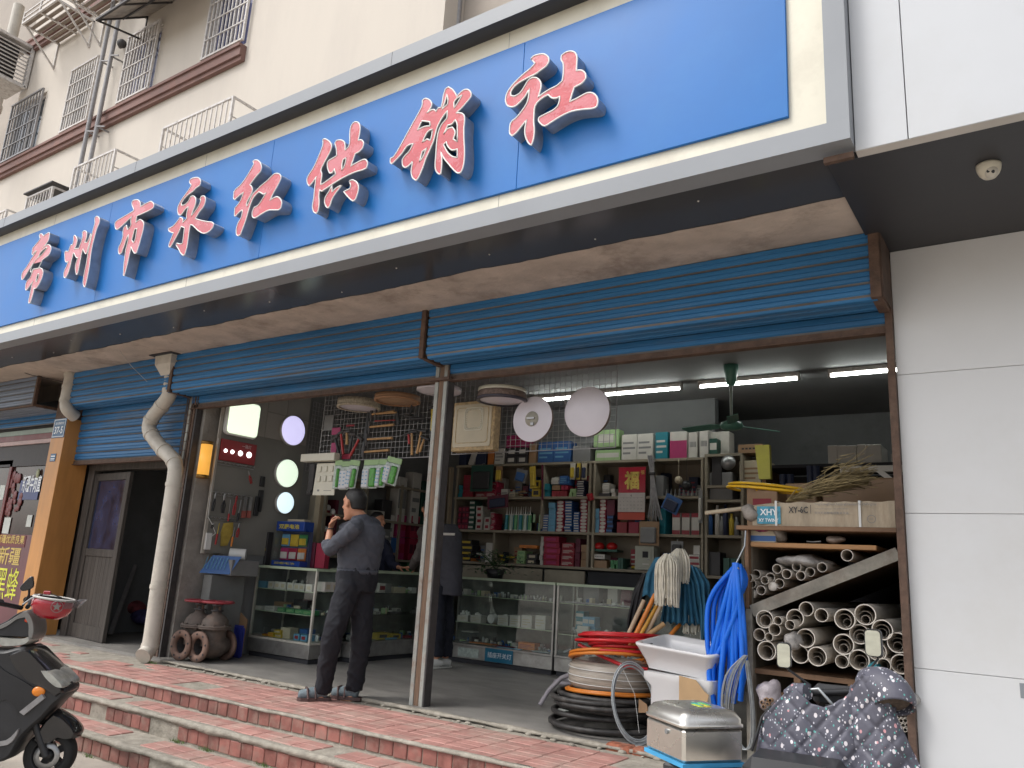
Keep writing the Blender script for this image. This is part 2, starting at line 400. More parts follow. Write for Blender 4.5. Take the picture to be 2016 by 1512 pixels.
for z0, x0, x1 in ((7.74, XWL-.1, -8.05), (10.22, XWL+.05, -6)):
    lg.box((x0, 5.11, z0), (x1, 5.199, z0+.12)).box((x0, 5.14, z0-.06), (x1, 5.199, z0))
    lg.box((x0, 5.085, z0+.12), (x1, 5.199, z0+.16))
lg.build('ledge', M_brown, bd)
for i, (a, b, c, d) in enumerate(wr):
    f = MB(); t = .05
    f.box((a, 5.24, c), (a+t, 5.29, d)).box((b-t, 5.24, c), (b, 5.29, d)).box((a+t, 5.24, c), (b-t, 5.29, c+t)).box((a+t, 5.24, d-t), (b-t, 5.29, d)).box(((a+b)/2-.02, 5.235, c+t), ((a+b)/2+.02, 5.285, d-t))
    wf = f.build('window', M_wmetal, bd)
    MB().box((a+t, 5.262, c+t), (b-t, 5.27, d-t)).build('pane', M_glass if i != 2 and i != 3 else mat('glass_curtain', (.09, .10, .2), .12, var=.6, scale=7, stretch=(5, 5, .1), bump=0, spec=.7), wf)
    gr = MB(); nb = 10; wmat = M_wmetal if i else M_gmetal
    for k in range(nb+1): x = a+(b-a)*k/nb; gr.bar((x, 5.14, c), (x, 5.14, d+.03), .018 if 0 < k < nb else .03)
    for k in range(5): z = c+.01+(d-c)*k/4; gr.bar((a, 5.128, z), (b, 5.128, z), .016 if 0 < k < 4 else .028)
    gr.build('grille', wmat, wf)
cl = MB(); cl.box((XL, 4.9, 3.74), (-.62, 5.5, 4.2)).box((XL, 3.86, 3.74), (-.66, 4.9, 3.95)); cl.build('floor_band', M_csoff, bd)
def cage(px0, py0, px1, py1, zb, depth, label, nb, side=True, n2=3, yf=4.75):
    a = P(px0, py0, y=yf); b = P(px1, py1, y=yf); z1 = (a.z+b.z)/2; x0, x1 = a.x, b.x
    c = MB(); y1 = 5.19
    for k in range(nb+1): x = x0+(x1-x0)*k/nb; c.bar((x, yf, zb), (x, yf, z1), .03 if k in (0, nb) else .014)
    for z in (zb, z1): c.bar((x0, yf, z), (x1, yf, z), .026)
    for x in (x0, x1):
        for z in (zb, z1): c.bar((x, yf, z), (x, y1, z), .024)
        for k in range(1, 4): z = zb+(z1-zb)*k/4; c.bar((x, yf, z), (x, y1, z), .012)
        c.bar((x, y1, zb), (x, y1, z1), .024)
    for k in range(n2): y = yf+(y1-yf)*(k+1)/(n2+1); c.bar((x0, y, zb+.02), (x1, y, zb+.02), .022)
    tag(c.build('air_conditioner_cage', M_wmetal), label, 'metal cage', 'cages above the sign')
cage(323, 252, 460, 192, 5.75, .4, 'longest empty white metal cage rising above the sign frame, nearest the shop lettering', 14)
cage(148, 330, 228, 295, 5.75, .4, 'middle white metal cage above the sign frame under the two grey pipes', 11)
cage(55, 390, 105, 368, 5.75, .4, 'small white metal cage with a dark lid above the left part of the sign', 9)
c0 = P(55, 388, y=4.75); c1 = P(105, 366, y=4.75)
tag(MB().box((c0.x-.05, 4.7, c0.z+.03), (c1.x+.05, 5.15, c0.z+.05)).build('cover_sheet', M_dmetal), 'dark sheet lying on the small cage above the sign', 'sheet')
cage(-40, 436, 14, 414, 5.75, .4, 'white metal cage cut by the left edge of the photo above the sign', 8)
def pipe_v(x, z0, z1, r, yy=5.03):
    p = MB().cyl((x, yy, z0), (x, yy, z1), r, n=10)
    for z in (z0+1.3, z0+2.2, z0+3.4): p.bar((x, yy-.03, z), (x+.02, 5.2, z), .02).bar((x, yy-.02, z), (x+.16, yy+.03, z-.02), .018)
    return p
for q, (px, py), lab in ((0, (160, 318), 'thin grey drain pipe down the cream wall, the left of the pair'), (1, (180, 305), 'thin grey drain pipe down the cream wall, right of its twin')):
    a = P(px, py, y=5.03); tag(pipe_v(a.x, 5.4, 10.4, .032).build('drain_pipe', M_gmetal), lab, 'pipe')
b_ = P(240, 86, y=5.1)
tag(MB().sphere(b_, .07, 10, 8).cyl(b_+Vector((-.14, .05, .03)), b_, .03).build('wall_lamp', M_dmetal), 'dark round lamp on a bracket beside the thin pipes', 'lamp')
cn = MB()
A, B = P(190, 38, y=4.5), P(262, -4, y=4.5); C_, D = P(250, 57, y=5.2), P(343, 8, y=5.2)
B = Vector((D.x+.0, 4.5, A.z)); C_ = Vector((A.x-.1, 5.2, C_.z)); B.x = A.x+1.9; D = Vector((B.x, 5.2, C_.z)); C_.x = A.x
n = (B-A).normalized()
up = Vector((0, 0, .012))
cn.add([A, B, D, C_, A+up, B+up, D+up, C_+up], [[0,3,2,1],[4,5,6,7],[0,1,5,4],[1,2,6,5],[2,3,7,6],[3,0,4,7]])
rt_ = thing('canopy', 'shabby tin canopy on steel brackets over a barred window', 'canopy', (A.x, 5.2, A.z-.3))
cn.build('sheet', mat('old_tin', (.42, .38, .33), .7, var=.25, scale=5, dirt=(.2, .12, .08), dscale=4), rt_)
br = MB()
for t in (0, .33, .66, 1):
    p = A.lerp(B, t); q = C_.lerp(D, t); br.bar(p-up, q-up, .025)
    if t in (0, 1): br.bar(q-up, q-Vector((0, 0, .45)), .025); br.bar(p-up, q-Vector((0, 0, .42)), .022)
br.bar(A-up, B-up, .03); br.bar(A.lerp(C_, .5)-up*2, B.lerp(D, .5)-up*2, .02); br.build('bracket', M_dmetal, rt_)
def shelf(px, py, y0, w, d, label, rail=True, slats=6):
    a = P(px, py, y=y0); x0 = a.x; x1 = a.x+w; z = a.z; r_ = thing('metal_shelf', label, 'metal shelf', (x0, 5.2, z))
    s = MB()
    for k in range(slats): y = y0+(5.2-y0)*(k+.5)/slats; s.box((x0, y-.028, z), (x1, y+.028, z+.02))
    s.build('slat_deck', mat('old_board', (.27, .22, .18), .8, var=.25, scale=6, dirt=(.13, .1, .08)), r_)
    f = MB()
    for x in (x0, (x0+x1)/2, x1): f.bar((x, y0, z), (x, 5.2, z-.005), .03)
    for x in (x0, x1): f.bar((x, 5.19, z), (x, 5.19, z-.5), .03); f.bar((x, y0+.05, z), (x, 5.19, z-.48), .025)
    f.bar((x0, y0, z), (x1, y0, z), .03)
    if rail:
        for x in (x0, (x0+x1)/2, x1): f.bar((x, y0, z), (x, y0, z+.22), .025)
        for zz in (.1, .2): f.bar((x0, y0, z+zz), (x1, y0, z+zz), .02); f.bar((x1, y0, z+zz), (x1, 5.2, z+zz), .02)
    f.build('frame', M_wmetal, r_); return r_
shelf(45, 47, 4.6, 1.15, .6, 'rusty slatted air conditioner shelf with a low rail on the upper wall')
shelf(135, -6, 4.6, 1.3, .6, 'dark metal shelf cut by the top edge of the photo', False)
a0 = P(66, 95, y=5.15); a1 = P(50, 174, y=5.15); xr_ = a0.x; zt, zb = a0.z, a1.z+.02
lv = thing('louvre_screen', 'white louvred air conditioner screen at the left edge of the photo', 'louvre screen', (xr_, 5.2, zb))
f = MB(); f.bar((xr_, 5.15, zb), (xr_, 5.15, zt), .05).bar((xr_, 4.0, zb), (xr_, 5.15, zb), .05).bar((xr_, 4.0, zt), (xr_, 5.15, zt), .05).box((xr_-.7, 4.0, zb-.01), (xr_, 5.15, zb+.01)).box((xr_-.7, 4.0, zt-.01), (xr_, 5.15, zt+.01)).bar((xr_, 4.0, zb), (xr_, 4.0, zt), .05); f.build('frame', M_wmetal, lv)
for k in range(10): z = zb+.05+(zt-zb-.08)*k/10; MB().bar((xr_-.01, 4.02, z), (xr_-.01, 5.13, z), .05, .012, up=(.7, 0, .7)).build('louvre', M_wmetal, lv)
MB().box((xr_-.5, 4.1, zb+.03), (xr_-.15, 5.0, zt-.05)).build('air_conditioner', M_dmetal, lv)
bp_ = P(38, 10, y=5.9)
tag(MB().cyl((bp_.x, 5.9, 5), (bp_.x, 5.9, 13), .11, n=14).cyl((bp_.x, 5.9, 10.4), (bp_.x, 5.9, 10.55), .13, n=14).build('drain_pipe', M_pvc), 'thick pale drain pipe in the recess left of the cream wall', 'pipe')
dp_ = P(905, 20, y=5.45)
tag(MB().cyl((dp_.x, 5.43, 4), (dp_.x, 5.43, 12), .035, n=10).build('drain_pipe', M_gmetal), 'grey pipe in the shaded recess above the sign', 'pipe')

XSL, XSR = -12.6, -.656
sg = thing('shop_sign', 'long blue shop sign with red raised Chinese lettering in a grey and cream frame', 'shop sign', (-6.6, YF, ZS))
fr = MB()
fr.box((XSL, YF, 5.21), (XSR, YF+.9, 5.33)); fr.box((XSL, YF, ZS), (XSR, YF+.15, 3.80)); fr.box((-.762, YF+.0005, 3.8005), (XSR, YF+.15, 5.2095))
fr.box((XSR-.03, YF+.15, ZS+.004), (XSR-.004, YF+1.2, 5.2))
fr.build('frame', M_grey, sg)
MB().box((XSL, YF-.0006, 5.2095), (XSR, YF+.13, 5.2099)).build('frame_underside', M_dsoff, sg)
x = -11.68
fs_ = MB()
for px in (213, 1020): pass
MB().box((XSL, YBORD, 3.79), (-.75, YBORD+.03, 5.22)).build('cream_border', M_cream, sg)
seams = [-12.6, -10.396, -7.837, -5.278, -2.70, -.972]
for a, b in zip(seams, seams[1:]): MB().box((a+.0005, YBLUE-.012, 3.962), (b-.0005, YBORD, 5.06), bev=.003).build('blue_panel', M_blue, sg)
for xx in (-3.85, -7.3, -10.1): MB().box((xx, YF-.0012, 5.21), (xx+.003, YF, 5.33)).build('joint', M_dmetal, sg); MB().box((xx+1, YBORD-.001, 3.8), (xx+1.002, YBORD, 5.2)).build('joint', M_dmetal, sg)
so_ = MB(); so_.box((XSL, YF+.151, ZS+.004), (XSR, 4.33, ZS+.04)); so_.build('soffit_panel', M_soffit, sg)
scr = MB()
for k in range(14): scr.sphere((-10.9+k*.78, 4.0+.1*(k % 3), ZS+.003), .007, 6, 4)
scr.build('screw', M_wmetal, sg)
cs = MB(); n = 150; pr = []
rr_ = rngs(77); e = 0
for i in range(n+1):
    x = XSL+(XSR-.03-XSL)*i/n; e = e*.7+rr_.uniform(-.012, .012); pr += [(x, 4.31+e, ZS+.001), (x, 4.36+e*.5, ZS-.006), (x, YB+.02, ZS-.004+e*.2), (x, YB+.3, ZS)]
cs.add(pr, [[i*4+j, (i+1)*4+j, (i+1)*4+j+1, i*4+j+1] for i in range(n) for j in range(3)], True)
kind(cs.build('concrete_soffit', M_csoff), 'structure')
sh = MB()
sh.box((XL, 5.28, 3.30), (-.6, 5.5, 3.95))
kind(sh.build('lintel_wall', M_csoff), 'structure')
kind(MB().box((-12, 5.3, 3.72), (-.6, 10.7, 3.95)).build('ceiling', M_ceil), 'structure')
iw = MB(); iw.box((-.72, 5.25, 0), (-.55, 10.6, 3.8)).box((-12, 10.4, 0), (-.55, 10.6, 3.8)); kind(iw.build('back_wall', M_iwall), 'structure')
rb = thing('white_shopfront', 'white panelled shopfront wall and canopy of the neighbour on the right', 'building', (0, YF, 0))
xw = -.715
zs_ = [.0, 1.150, 2.015, 2.856, 3.668]
for a, b in zip(zs_, zs_[1:]): MB().box((xw, Y0, a+.0012), (1.25, Y0+.05, b-.0012), bev=.002).build('wall_panel', M_white, rb)
MB().box((xw+.001, Y0+.051, 0), (1.25, Y0+.3, 3.7)).build('core', M_dark, rb)
MB().box((1.26, Y0, 0), (4, Y0+.3, 3.667)).build('wall_panel', M_white, rb)
for a, b in ((-.652, -.418), (-.414, .8), (.804, 2.0), (2.004, 4)): MB().box((a, 3.796, 3.665), (b, 3.868, 6.4), bev=.002).build('fascia_panel', mat('fascia_white', (.53, .545, .565), .4, var=.02, scale=1, bump=.008, bscale=3, dirt=(.46, .46, .45), dscale=.8, damt=.3), rb)  # same white paint as the wall panels, darkened to offset its stronger light
MB().box((XSR+.004, 3.8, 3.6635), (4, 3.866, 3.6648)).build('fascia_edge', M_white2, rb)
MB().box((-.80, 3.869, 3.668), (4, Y0+.3, 3.70)).build('soffit', M_dsoff, rb)
MB().box((-.8, 3.869, 3.70), (4, 5.5, 6.39)).build('canopy_core', M_dark, rb)
MB().box((-.215, Y0-.002, 1.055), (-.1, Y0+.02, 1.13)).build('socket', M_grey, rb)
bs = P(1656, 305, z=3.66)
tag(MB().box((-.80, 3.78, 3.63), (-.66, 3.81, 3.66)).build('metal_bracket', M_rust), 'short rusty bracket at the corner where the sign meets the white canopy', 'bracket')
dc = P(1946, 325, z=3.665)
dm = thing('security_camera', 'white dome security camera under the dark soffit of the white canopy', 'security camera', dc)
MB().lathe([(.001, 0), (.056, 0), (.056, -.012), (.053, -.03), (.045, -.05), (.03, -.068), (.001, -.075)], Matrix.Translation(dc), 28).build('housing', M_cream, dm)
MB().sphere(dc+Vector((.008, -.017, -.046)), .034, 16, 10).build('eyeball', mat('cam_white', (.6, .57, .5), .35, bump=0, var=0), dm)
for q, (ox, oz) in enumerate(((-.002, -.055), (.018, -.061))): MB().cyl(dc+Vector((ox, -.048, oz)), dc+Vector((ox, -.038, oz)), .0075, n=14).build('lens', M_soffit, dm)

def slat(mb, x0, x1, a, b, out):
    """one corrugated slat between edge points a and b (y,z), bulging along out (y,z)"""
    a, b, out = Vector((0, *a)), Vector((0, *b)), Vector((0, *out)).normalized()
    pts = [(0, 0), (.05, .012), (.12, .018), (.42, .020), (.47, .014), (.52, .020), (.76, .018), (.84, .008), (1, 0)]
    vs = []
    for x in (x0, x1): vs += [Vector((x, 0, 0)) + a.lerp(b, t) + out*h for t, h in pts]
    n = len(pts); mb.add(vs, [[i, i+1, n+i+1, n+i][::-1] for i in range(n-1)], False); mb.m[-1] = 1
def shutter(x0, x1, label, m=M_shut, zb=3.27, zend=3.20, yb=YB, cap=True, n1=5, n3=None, bar=True):
    r_ = thing('roller_shutter', label, 'roller shutter', ((x0+x1)/2, Y0, zb), 'blue roller shutters over the shop')
    p = (ZS-zb)/n1
    for k in range(n1): mb = MB(); slat(mb, x0, x1, (yb, ZS-k*p), (yb, ZS-(k+1)*p), (-1, 0)); mb.build('slat', [m, M_grime], r_)
    q = (Y0-.05-yb)/3
    for k in range(3): mb = MB(); slat(mb, x0, x1, (yb+k*q, zb), (yb+(k+1)*q, zb+.005), (0, -1)); mb.build('slat', [m, M_grime], r_)
    n3 = n3 or max(1, round((zb-zend)/.085)); p = (zb-zend)/n3
    for k in range(n3): mb = MB(); slat(mb, x0, x1, (Y0-.03, zb-k*p), (Y0-.03, zb-(k+1)*p), (-1, 0)); mb.build('slat', [m, M_grime], r_)
    MB().box((x0, Y0-.05, zend-.045), (x1, Y0-.01, zend)).box((x0, Y0-.07, zend-.05), (x1, Y0+.0, zend-.042)).build('bottom_rail', M_rust, r_)
    return r_
shutter(XM+.03, XR-.01, 'blue roller shutter rolled up over the right shop opening', zb=3.275, zend=3.165)
shutter(-7.93, XM-.03, 'blue roller shutter rolled up over the middle opening behind the smoking man', zb=3.275, zend=3.165)
shutter(-10.30, -7.99, 'blue roller shutter pulled halfway down above the old wooden door', zb=3.275, zend=2.60, n3=7)
def guide(x, label, top=True, m=M_rust, wd=.045):
    r_ = thing('shutter_post', label, 'shutter post', (x, Y0, ZP))
    MB().box((x-wd/2, YB-.03, 3.26), (x+wd/2, YB+.0, ZS-.002)).bar((x, YB-.01, 3.275), (x, Y0-.06, 3.262), wd, .03).build('box_rail', M_rust, r_)
    return r_
gm = guide(XM-.02, 'worn steel and timber post between the two shop openings')
M_paint = mat('worn_paint', (.36, .37, .34), .6, var=.15, scale=12, bump=.3, dirt=(.2, .13, .09), dscale=6, damt=.75)
M_wood = mat('worn_wood', (.19, .12, .08), .8, var=.25, scale=10, stretch=(6, 6, .4), bump=.4)
for a, b, m, nm in ((-.075, -.035, M_paint, 'steel_angle'), (-.032, .02, M_wood, 'timber_core'), (.023, .062, M_paint, 'steel_angle'), (.064, .078, M_dmetal, 'steel_edge')):
    MB().box((XM+a, Y0-.06+(.006 if nm == 'timber_core' else 0), ZP-.01), (XM+b, Y0+.03, 3.262), bev=.003).build(nm, m, gm)
MB().box((XM-.12, Y0-.085, 3.125), (XM+.12, Y0-.055, 3.15)).cyl((XM+.1, Y0-.09, 3.12), (XM+.1, Y0-.09, 3.2), .012).build('latch_bar', M_rust, gm)
mb = MB()
for k in range(9): mb.sphere((XM+rg.uniform(-.1, .1), Y0-.05+rg.uniform(-.06, .03), ZP), rg.uniform(.02, .04), 7, 4, (1.3, 1, .5))
mb.build('mortar_foot', M_mortar, gm)
gr_ = guide(XR-.01, 'rusty steel post against the white panelled wall', wd=.06)
MB().box((XR-.012, Y0-.06, ZP-.3), (XR+.028, Y0-.003, 3.6)).build('steel_angle', M_rust, gr_)
MB().box((XR-.03, YB-.02, 3.27), (XR+.03, Y0-.02, ZS-.005)).build('box_end', mat('rust_wood', (.10, .065, .05), .8, var=.3, scale=8), gr_)
gl = guide(-7.96, 'rusty post bundle between the wooden door bay and the middle opening', wd=.05)
for a, b, m in ((-.10, -.065, M_dmetal), (-.055, -.045, M_rust), (-.035, .0, M_paint), (.02, .03, M_rust), (.05, .085, M_rust), (.10, .125, M_dmetal)):
    MB().box((-7.93+a, Y0-.05, ZP), (-7.93+b, Y0+.02, 3.26)).build('steel_angle', m, gl)
ch = MB()
for k in range(26): ch.box((-8.03, Y0-.056, .55+k*.1), (-7.84, Y0-.05, .556+k*.1))
ch.build('hinge_bolt', M_rust, gl)
YLET = YBLUE-.118
LET = {
'常': ((30,440), 8.89, [[(430,190),(455,178),(480,195),(497,222),(520,200),(585,160),(603,175),(600,230),(585,290),(550,345),(505,405),(480,432),(530,388),(575,370),(610,385),(630,430),(622,490),(590,550),(540,590),(480,635),(460,680),(430,740),(405,785),(320,800),(300,830),(278,855),(268,835),(285,760),(330,680),(390,610),(440,570),(480,530),(530,470),(558,425),(540,420),(480,470),(435,520),(415,570),(350,655),(280,750),(200,880),(145,970),(115,980),(112,920),(140,840),(190,780),(240,700),(290,610),(335,550),(378,480),(345,490),(310,550),(298,545),(298,490),(310,430),(360,370),(420,300),(438,260),(425,220)]],
       [[(405,785),(440,780),(475,800),(490,850),(480,920),(455,990),(420,1060),(375,1125),(345,1140),(330,1130),(325,1180),(300,1280),(265,1380),(240,1395),(235,1370),(255,1270),(280,1150),(300,1050),(315,1010),(270,1070),(215,1150),(190,1170),(180,1140),(190,1060),(215,1000),(260,950),(290,880),(320,800)],
        [(415,878),(395,885),(375,950),(365,1020),(385,1010),(415,930)]]),
'州': ((115,420), 9.45, [[(135,705),(190,710),(225,610),(240,585),(262,590),(285,520),(285,430),(305,408),(335,440),(352,490),(345,550),(325,610),(300,665),(345,655),(385,650),(400,600),(430,520),(450,450),(450,350),(485,325),(525,345),(530,410),(515,480),(490,540),(535,540),(575,470),(600,385),(607,410),(600,460),(575,560),(550,660),(530,740),(512,757),(490,730),(460,660),(440,720),(420,820),(400,930),(375,1060),(350,1140),(335,1130),(318,1050),(320,970),(345,880),(365,830),(340,825),(310,780),(300,745),(278,745),(265,800),(240,900),(215,1010),(180,1120),(135,1200),(110,1195),(102,1150),(115,1070),(155,985),(190,890),(160,910),(130,890),(122,820),(120,740)]],
       [[(680,140),(685,80),(715,55),(755,75),(770,120),(760,190),(720,280),(680,420),(650,540),(620,680),(600,820),(580,980),(555,1130),(525,1270),(500,1365),(480,1370),(462,1300),(470,1210),(490,1090),(520,950),(540,830),(562,700),(592,560),(622,420),(650,300),(680,190)]]),
'市': ((215,380), 8.4, [[(395,125),(380,150),(380,200),(405,260),(410,290),(330,340),(230,400),(130,460),(100,500),(100,570),(125,605),(170,580),(280,480),(380,385),(360,440),(365,520),(335,580),(305,610),(290,535),(245,570),(230,640),(230,720),(200,820),(160,900),(155,980),(175,1015),(205,990),(250,870),(290,750),(320,690),(315,780),(285,900),(265,1020),(245,1200),(235,1360),(250,1370),(290,1230),(330,1050),(365,890),(395,960),(425,1000),(455,985),(490,880),(530,740),(565,600),(575,520),(560,470),(520,440),(480,455),(445,490),(450,430),(460,380),(560,335),(680,280),(735,240),(745,190),(715,150),(680,140),(600,180),(520,225),(515,160),(480,115),(430,115)],
        [(460,585),(420,600),(400,680),(375,780),(405,825),(430,770),(445,690)]]),
'永': ((320,340), 8.4, [[(450,130),(480,100),(550,80),(605,90),(635,140),(620,210),(560,250),(500,310),(430,360),(360,430),(310,510),(320,545),(370,530),(430,470),(465,400),(500,385),(535,400),(555,450),(540,540),(500,640),(475,720),(540,640),(600,550),(635,460),(625,430),(640,395),(675,385),(705,400),(712,470),(680,560),(610,650),(545,760),(640,790),(740,810),(820,820),(850,850),(830,910),(770,970),(700,1003),(640,990),(570,940),(500,870),(460,865),(440,980),(420,1130),(400,1250),(370,1350),(345,1370),(310,1340),(270,1270),(225,1195),(240,1165),(290,1180),(330,1170),(345,1080),(365,910),(310,890),(280,960),(230,1060),(180,1150),(130,1235),(108,1225),(110,1180),(150,1080),(185,995),(140,985),(105,960),(100,925),(180,880),(250,800),(290,740),(330,755),(340,800),(335,830),(400,760),(400,690),(430,560),(380,600),(330,670),(295,705),(265,690),(250,620),(260,560),(310,460),(380,360),(450,260),(480,205),(450,165)]]),
'红': ((450,305), 8.893, [[(430,110),(470,90),(520,100),(565,150),(580,220),(560,290),(490,370),(375,520),(410,560),(420,620),(395,690),(350,770),(315,850),(325,905),(380,780),(430,680),(500,610),(560,550),(680,450),(780,350),(830,325),(890,335),(920,380),(910,440),(850,560),(780,680),(730,790),(800,750),(850,735),(900,760),(935,830),(920,920),(880,960),(780,965),(700,970),(600,1020),(510,1080),(450,1105),(418,1070),(420,990),(450,920),(520,880),(590,780),(660,660),(610,690),(570,660),(530,650),(450,730),(400,830),(350,980),(310,1120),(260,1260),(210,1390),(170,1418),(140,1390),(140,1290),(170,1190),(220,1100),(245,1000),(240,965),(190,1000),(120,1075),(105,1050),(115,930),(180,850),(220,780),(265,655),(190,710),(110,785),(88,750),(100,640),(140,590),(210,530),(300,410),(380,280),(445,160)]]),
'供': ((595,230), 7.56, [[(305,340),(345,330),(410,370),(440,430),(425,500),(380,590),(320,700),(280,795),(295,850),(285,930),(275,1005),(310,995),(400,930),(500,855),(480,775),(450,830),(410,840),(385,780),(375,700),(400,650),(470,610),(515,575),(510,480),(490,390),(510,355),(570,345),(625,370),(640,430),(640,495),(690,450),(710,380),(710,250),(725,150),(760,90),(800,75),(845,95),(865,160),(855,260),(835,350),(880,345),(915,380),(905,450),(860,510),(790,550),(760,640),(725,735),(820,680),(900,640),(950,640),(975,690),(960,760),(900,790),(780,825),(640,890),(500,970),(380,1050),(290,1110),(260,1085),(250,1180),(255,1280),(240,1390),(210,1440),(170,1410),(155,1330),(175,1200),(190,1050),(210,890),(160,970),(105,1030),(80,990),(75,920),(110,850),(180,740),(250,580),(310,420)],
        [(655,605),(610,640),(595,700),(590,800),(625,740),(650,660)]],
       [[(445,1020),(400,1110),(345,1200),(335,1270),(360,1340),(385,1355),(415,1320),(440,1240),(490,1150),(590,1020),(520,1050),(445,1120)]],
       [[(700,960),(740,940),(790,955),(830,1000),(840,1070),(820,1160),(790,1230),(755,1255),(710,1220),(660,1165),(620,1115),(650,1100),(710,1070),(725,1020)]]),
'销': ((765,160), 7.375, [[(495,275),(540,250),(600,275),(630,330),(610,390),(560,460),(620,420),(665,415),(690,440),(720,390),(765,380),(785,300),(800,200),(830,110),(870,85),(930,120),(980,190),(990,225),(1040,170),(1100,125),(1160,125),(1200,170),(1195,230),(1130,310),(1060,390),(985,460),(1060,465),(1100,500),(1105,580),(1095,700),(1098,850),(1105,1000),(1100,1150),(1080,1260),(1050,1320),(1010,1335),(960,1300),(880,1210),(800,1110),(760,1020),(775,1130),(770,1260),(760,1340),(735,1350),(695,1310),(678,1220),(690,1060),(700,900),(720,760),(760,650),(820,570),(850,530),(855,430),(800,500),(750,580),(700,690),(660,850),(590,1020),(540,1130),(500,1250),(440,1390),(400,1440),(350,1400),(330,1310),(345,1210),(350,1165),(290,1230),(240,1255),(205,1220),(200,1140),(240,1080),(300,1020),(360,905),(270,940),(200,1040),(120,1130),(50,1200),(28,1180),(30,1120),(80,1090),(150,980),(250,800),(360,600),(450,440),(490,350)],
        [(485,575),(545,582),(600,590),(608,650),(520,660),(420,710),(450,650)], [(640,700),(600,710),(550,760),(490,890),(560,840),(610,860),(630,780)],
        [(560,970),(490,1020),(450,1170),(500,1100),(530,1030)], [(850,190),(820,300),(775,410),(860,330),(865,260)], [(1070,200),(990,250),(950,310),(955,390),(1020,290)],
        [(970,560),(920,620),(860,640),(800,770),(860,690),(930,670),(970,740),(940,840),(1000,880),(1000,640)], [(840,880),(800,920),(850,1020),(920,1090),(1000,1110),(1000,985),(920,1000),(860,940)]]),
'社': ((985,90), 7.2, [[(435,190),(470,150),(540,125),(620,120),(680,160),(690,220),(650,290),(570,350),(500,400),(400,450),(290,510),(200,580),(150,660),(155,710),(210,715),(290,660),(350,570),(400,490),(460,455),(520,460),(570,510),(580,580),(560,660),(540,735),(590,690),(700,620),(800,570),(880,500),(895,400),(895,260),(865,200),(870,140),(930,95),(1010,78),(1070,110),(1090,180),(1085,260),(1080,355),(1150,350),(1205,390),(1215,460),(1160,530),(1050,590),(1020,680),(985,795),(1100,740),(1220,675),(1300,670),(1360,710),(1385,780),(1370,860),(1310,890),(1150,905),(1000,935),(860,1000),(730,1080),(640,1135),(590,1120),(545,1065),(550,1020),(640,970),(740,920),(810,860),(840,780),(845,720),(790,745),(730,740),(680,695),(600,740),(530,800),(490,870),(480,970),(475,1080),(485,1200),(470,1330),(440,1410),(400,1380),(360,1290),(350,1190),(375,1050),(310,1130),(240,1220),(170,1280),(135,1240),(140,1130),(170,1070),(230,1020),(310,920),(370,830),(400,740),(415,610),(350,720),(270,810),(190,865),(110,855),(78,790),(85,710),(120,630),(190,540),(300,430),(420,330),(495,250)]]),
}
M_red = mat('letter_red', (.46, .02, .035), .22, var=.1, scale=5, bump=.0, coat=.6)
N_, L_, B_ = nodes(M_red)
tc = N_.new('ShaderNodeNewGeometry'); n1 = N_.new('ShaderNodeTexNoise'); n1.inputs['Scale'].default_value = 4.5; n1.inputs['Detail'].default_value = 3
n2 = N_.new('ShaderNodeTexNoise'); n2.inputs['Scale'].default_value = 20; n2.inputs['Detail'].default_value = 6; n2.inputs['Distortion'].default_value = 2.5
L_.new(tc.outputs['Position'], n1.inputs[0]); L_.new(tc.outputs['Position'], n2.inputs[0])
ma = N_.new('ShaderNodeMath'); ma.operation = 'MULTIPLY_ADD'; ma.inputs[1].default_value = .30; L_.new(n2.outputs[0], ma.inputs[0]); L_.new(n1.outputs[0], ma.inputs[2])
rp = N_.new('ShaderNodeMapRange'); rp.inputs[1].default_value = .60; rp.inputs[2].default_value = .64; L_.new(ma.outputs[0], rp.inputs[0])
mx = N_.new('ShaderNodeMix'); mx.data_type = 'RGBA'; mx.inputs[6].default_value = (.50, .085, .11, 1)  # pinker patches painted into the red in place of sky reflection
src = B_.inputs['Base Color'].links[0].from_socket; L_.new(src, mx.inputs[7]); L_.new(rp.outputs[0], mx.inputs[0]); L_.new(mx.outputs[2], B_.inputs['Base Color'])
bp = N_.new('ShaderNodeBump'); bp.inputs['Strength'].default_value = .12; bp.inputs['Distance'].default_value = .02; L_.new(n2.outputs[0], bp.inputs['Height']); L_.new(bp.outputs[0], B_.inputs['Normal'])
M_rim = mat('letter_rim', (.80, .79, .76), .45, var=0, bump=0)
M_side = mat('letter_side', (.36, .39, .44), .35, metal=.45, var=.12, scale=12, bump=.05)
for ch, data in LET.items():
    (ox, oy), s_ = data[0], data[1]
    allp = []
    comps = []
    for lps in data[2:]:
        out = []
        for lp in lps:
            q = []
            for (a, b) in lp:
                p = P(ox+a/s_, oy+b/s_, y=YLET); q.append((p.x, p.z))
            out.append(catmull(q, 3, True, 50)); allp += q
        comps.append(out)
    ctr = (sum(a for a, b in allp)/len(allp), sum(b for a, b in allp)/len(allp))
    lt = bpy.data.objects.new('letter', None); scene.collection.objects.link(lt); lt.parent = sg; lt.location = Vector((ctr[0], YBLUE, ctr[1]))-wloc(sg); lt['label'] = 'raised red character '+ch
    fa, sd, rm = MB(), MB(), MB()
    for lp in comps:
        fa.prism(lp, (0, YLET, 0), X, Z, (0, .01, 0), cap1=False, sides=False)
        sd.prism(lp, (0, YLET+.002, 0), X, Z, (0, YBLUE-.012-YLET-.001, 0), cap0=False, cap1=False)
        for q in lp: rm.tube([(a, YLET, b) for a, b in q], .0053, 6, closed=True)
    fa.build('face', M_red, lt); sd.build('return', M_side, lt); rm.build('rim', M_rim, lt)

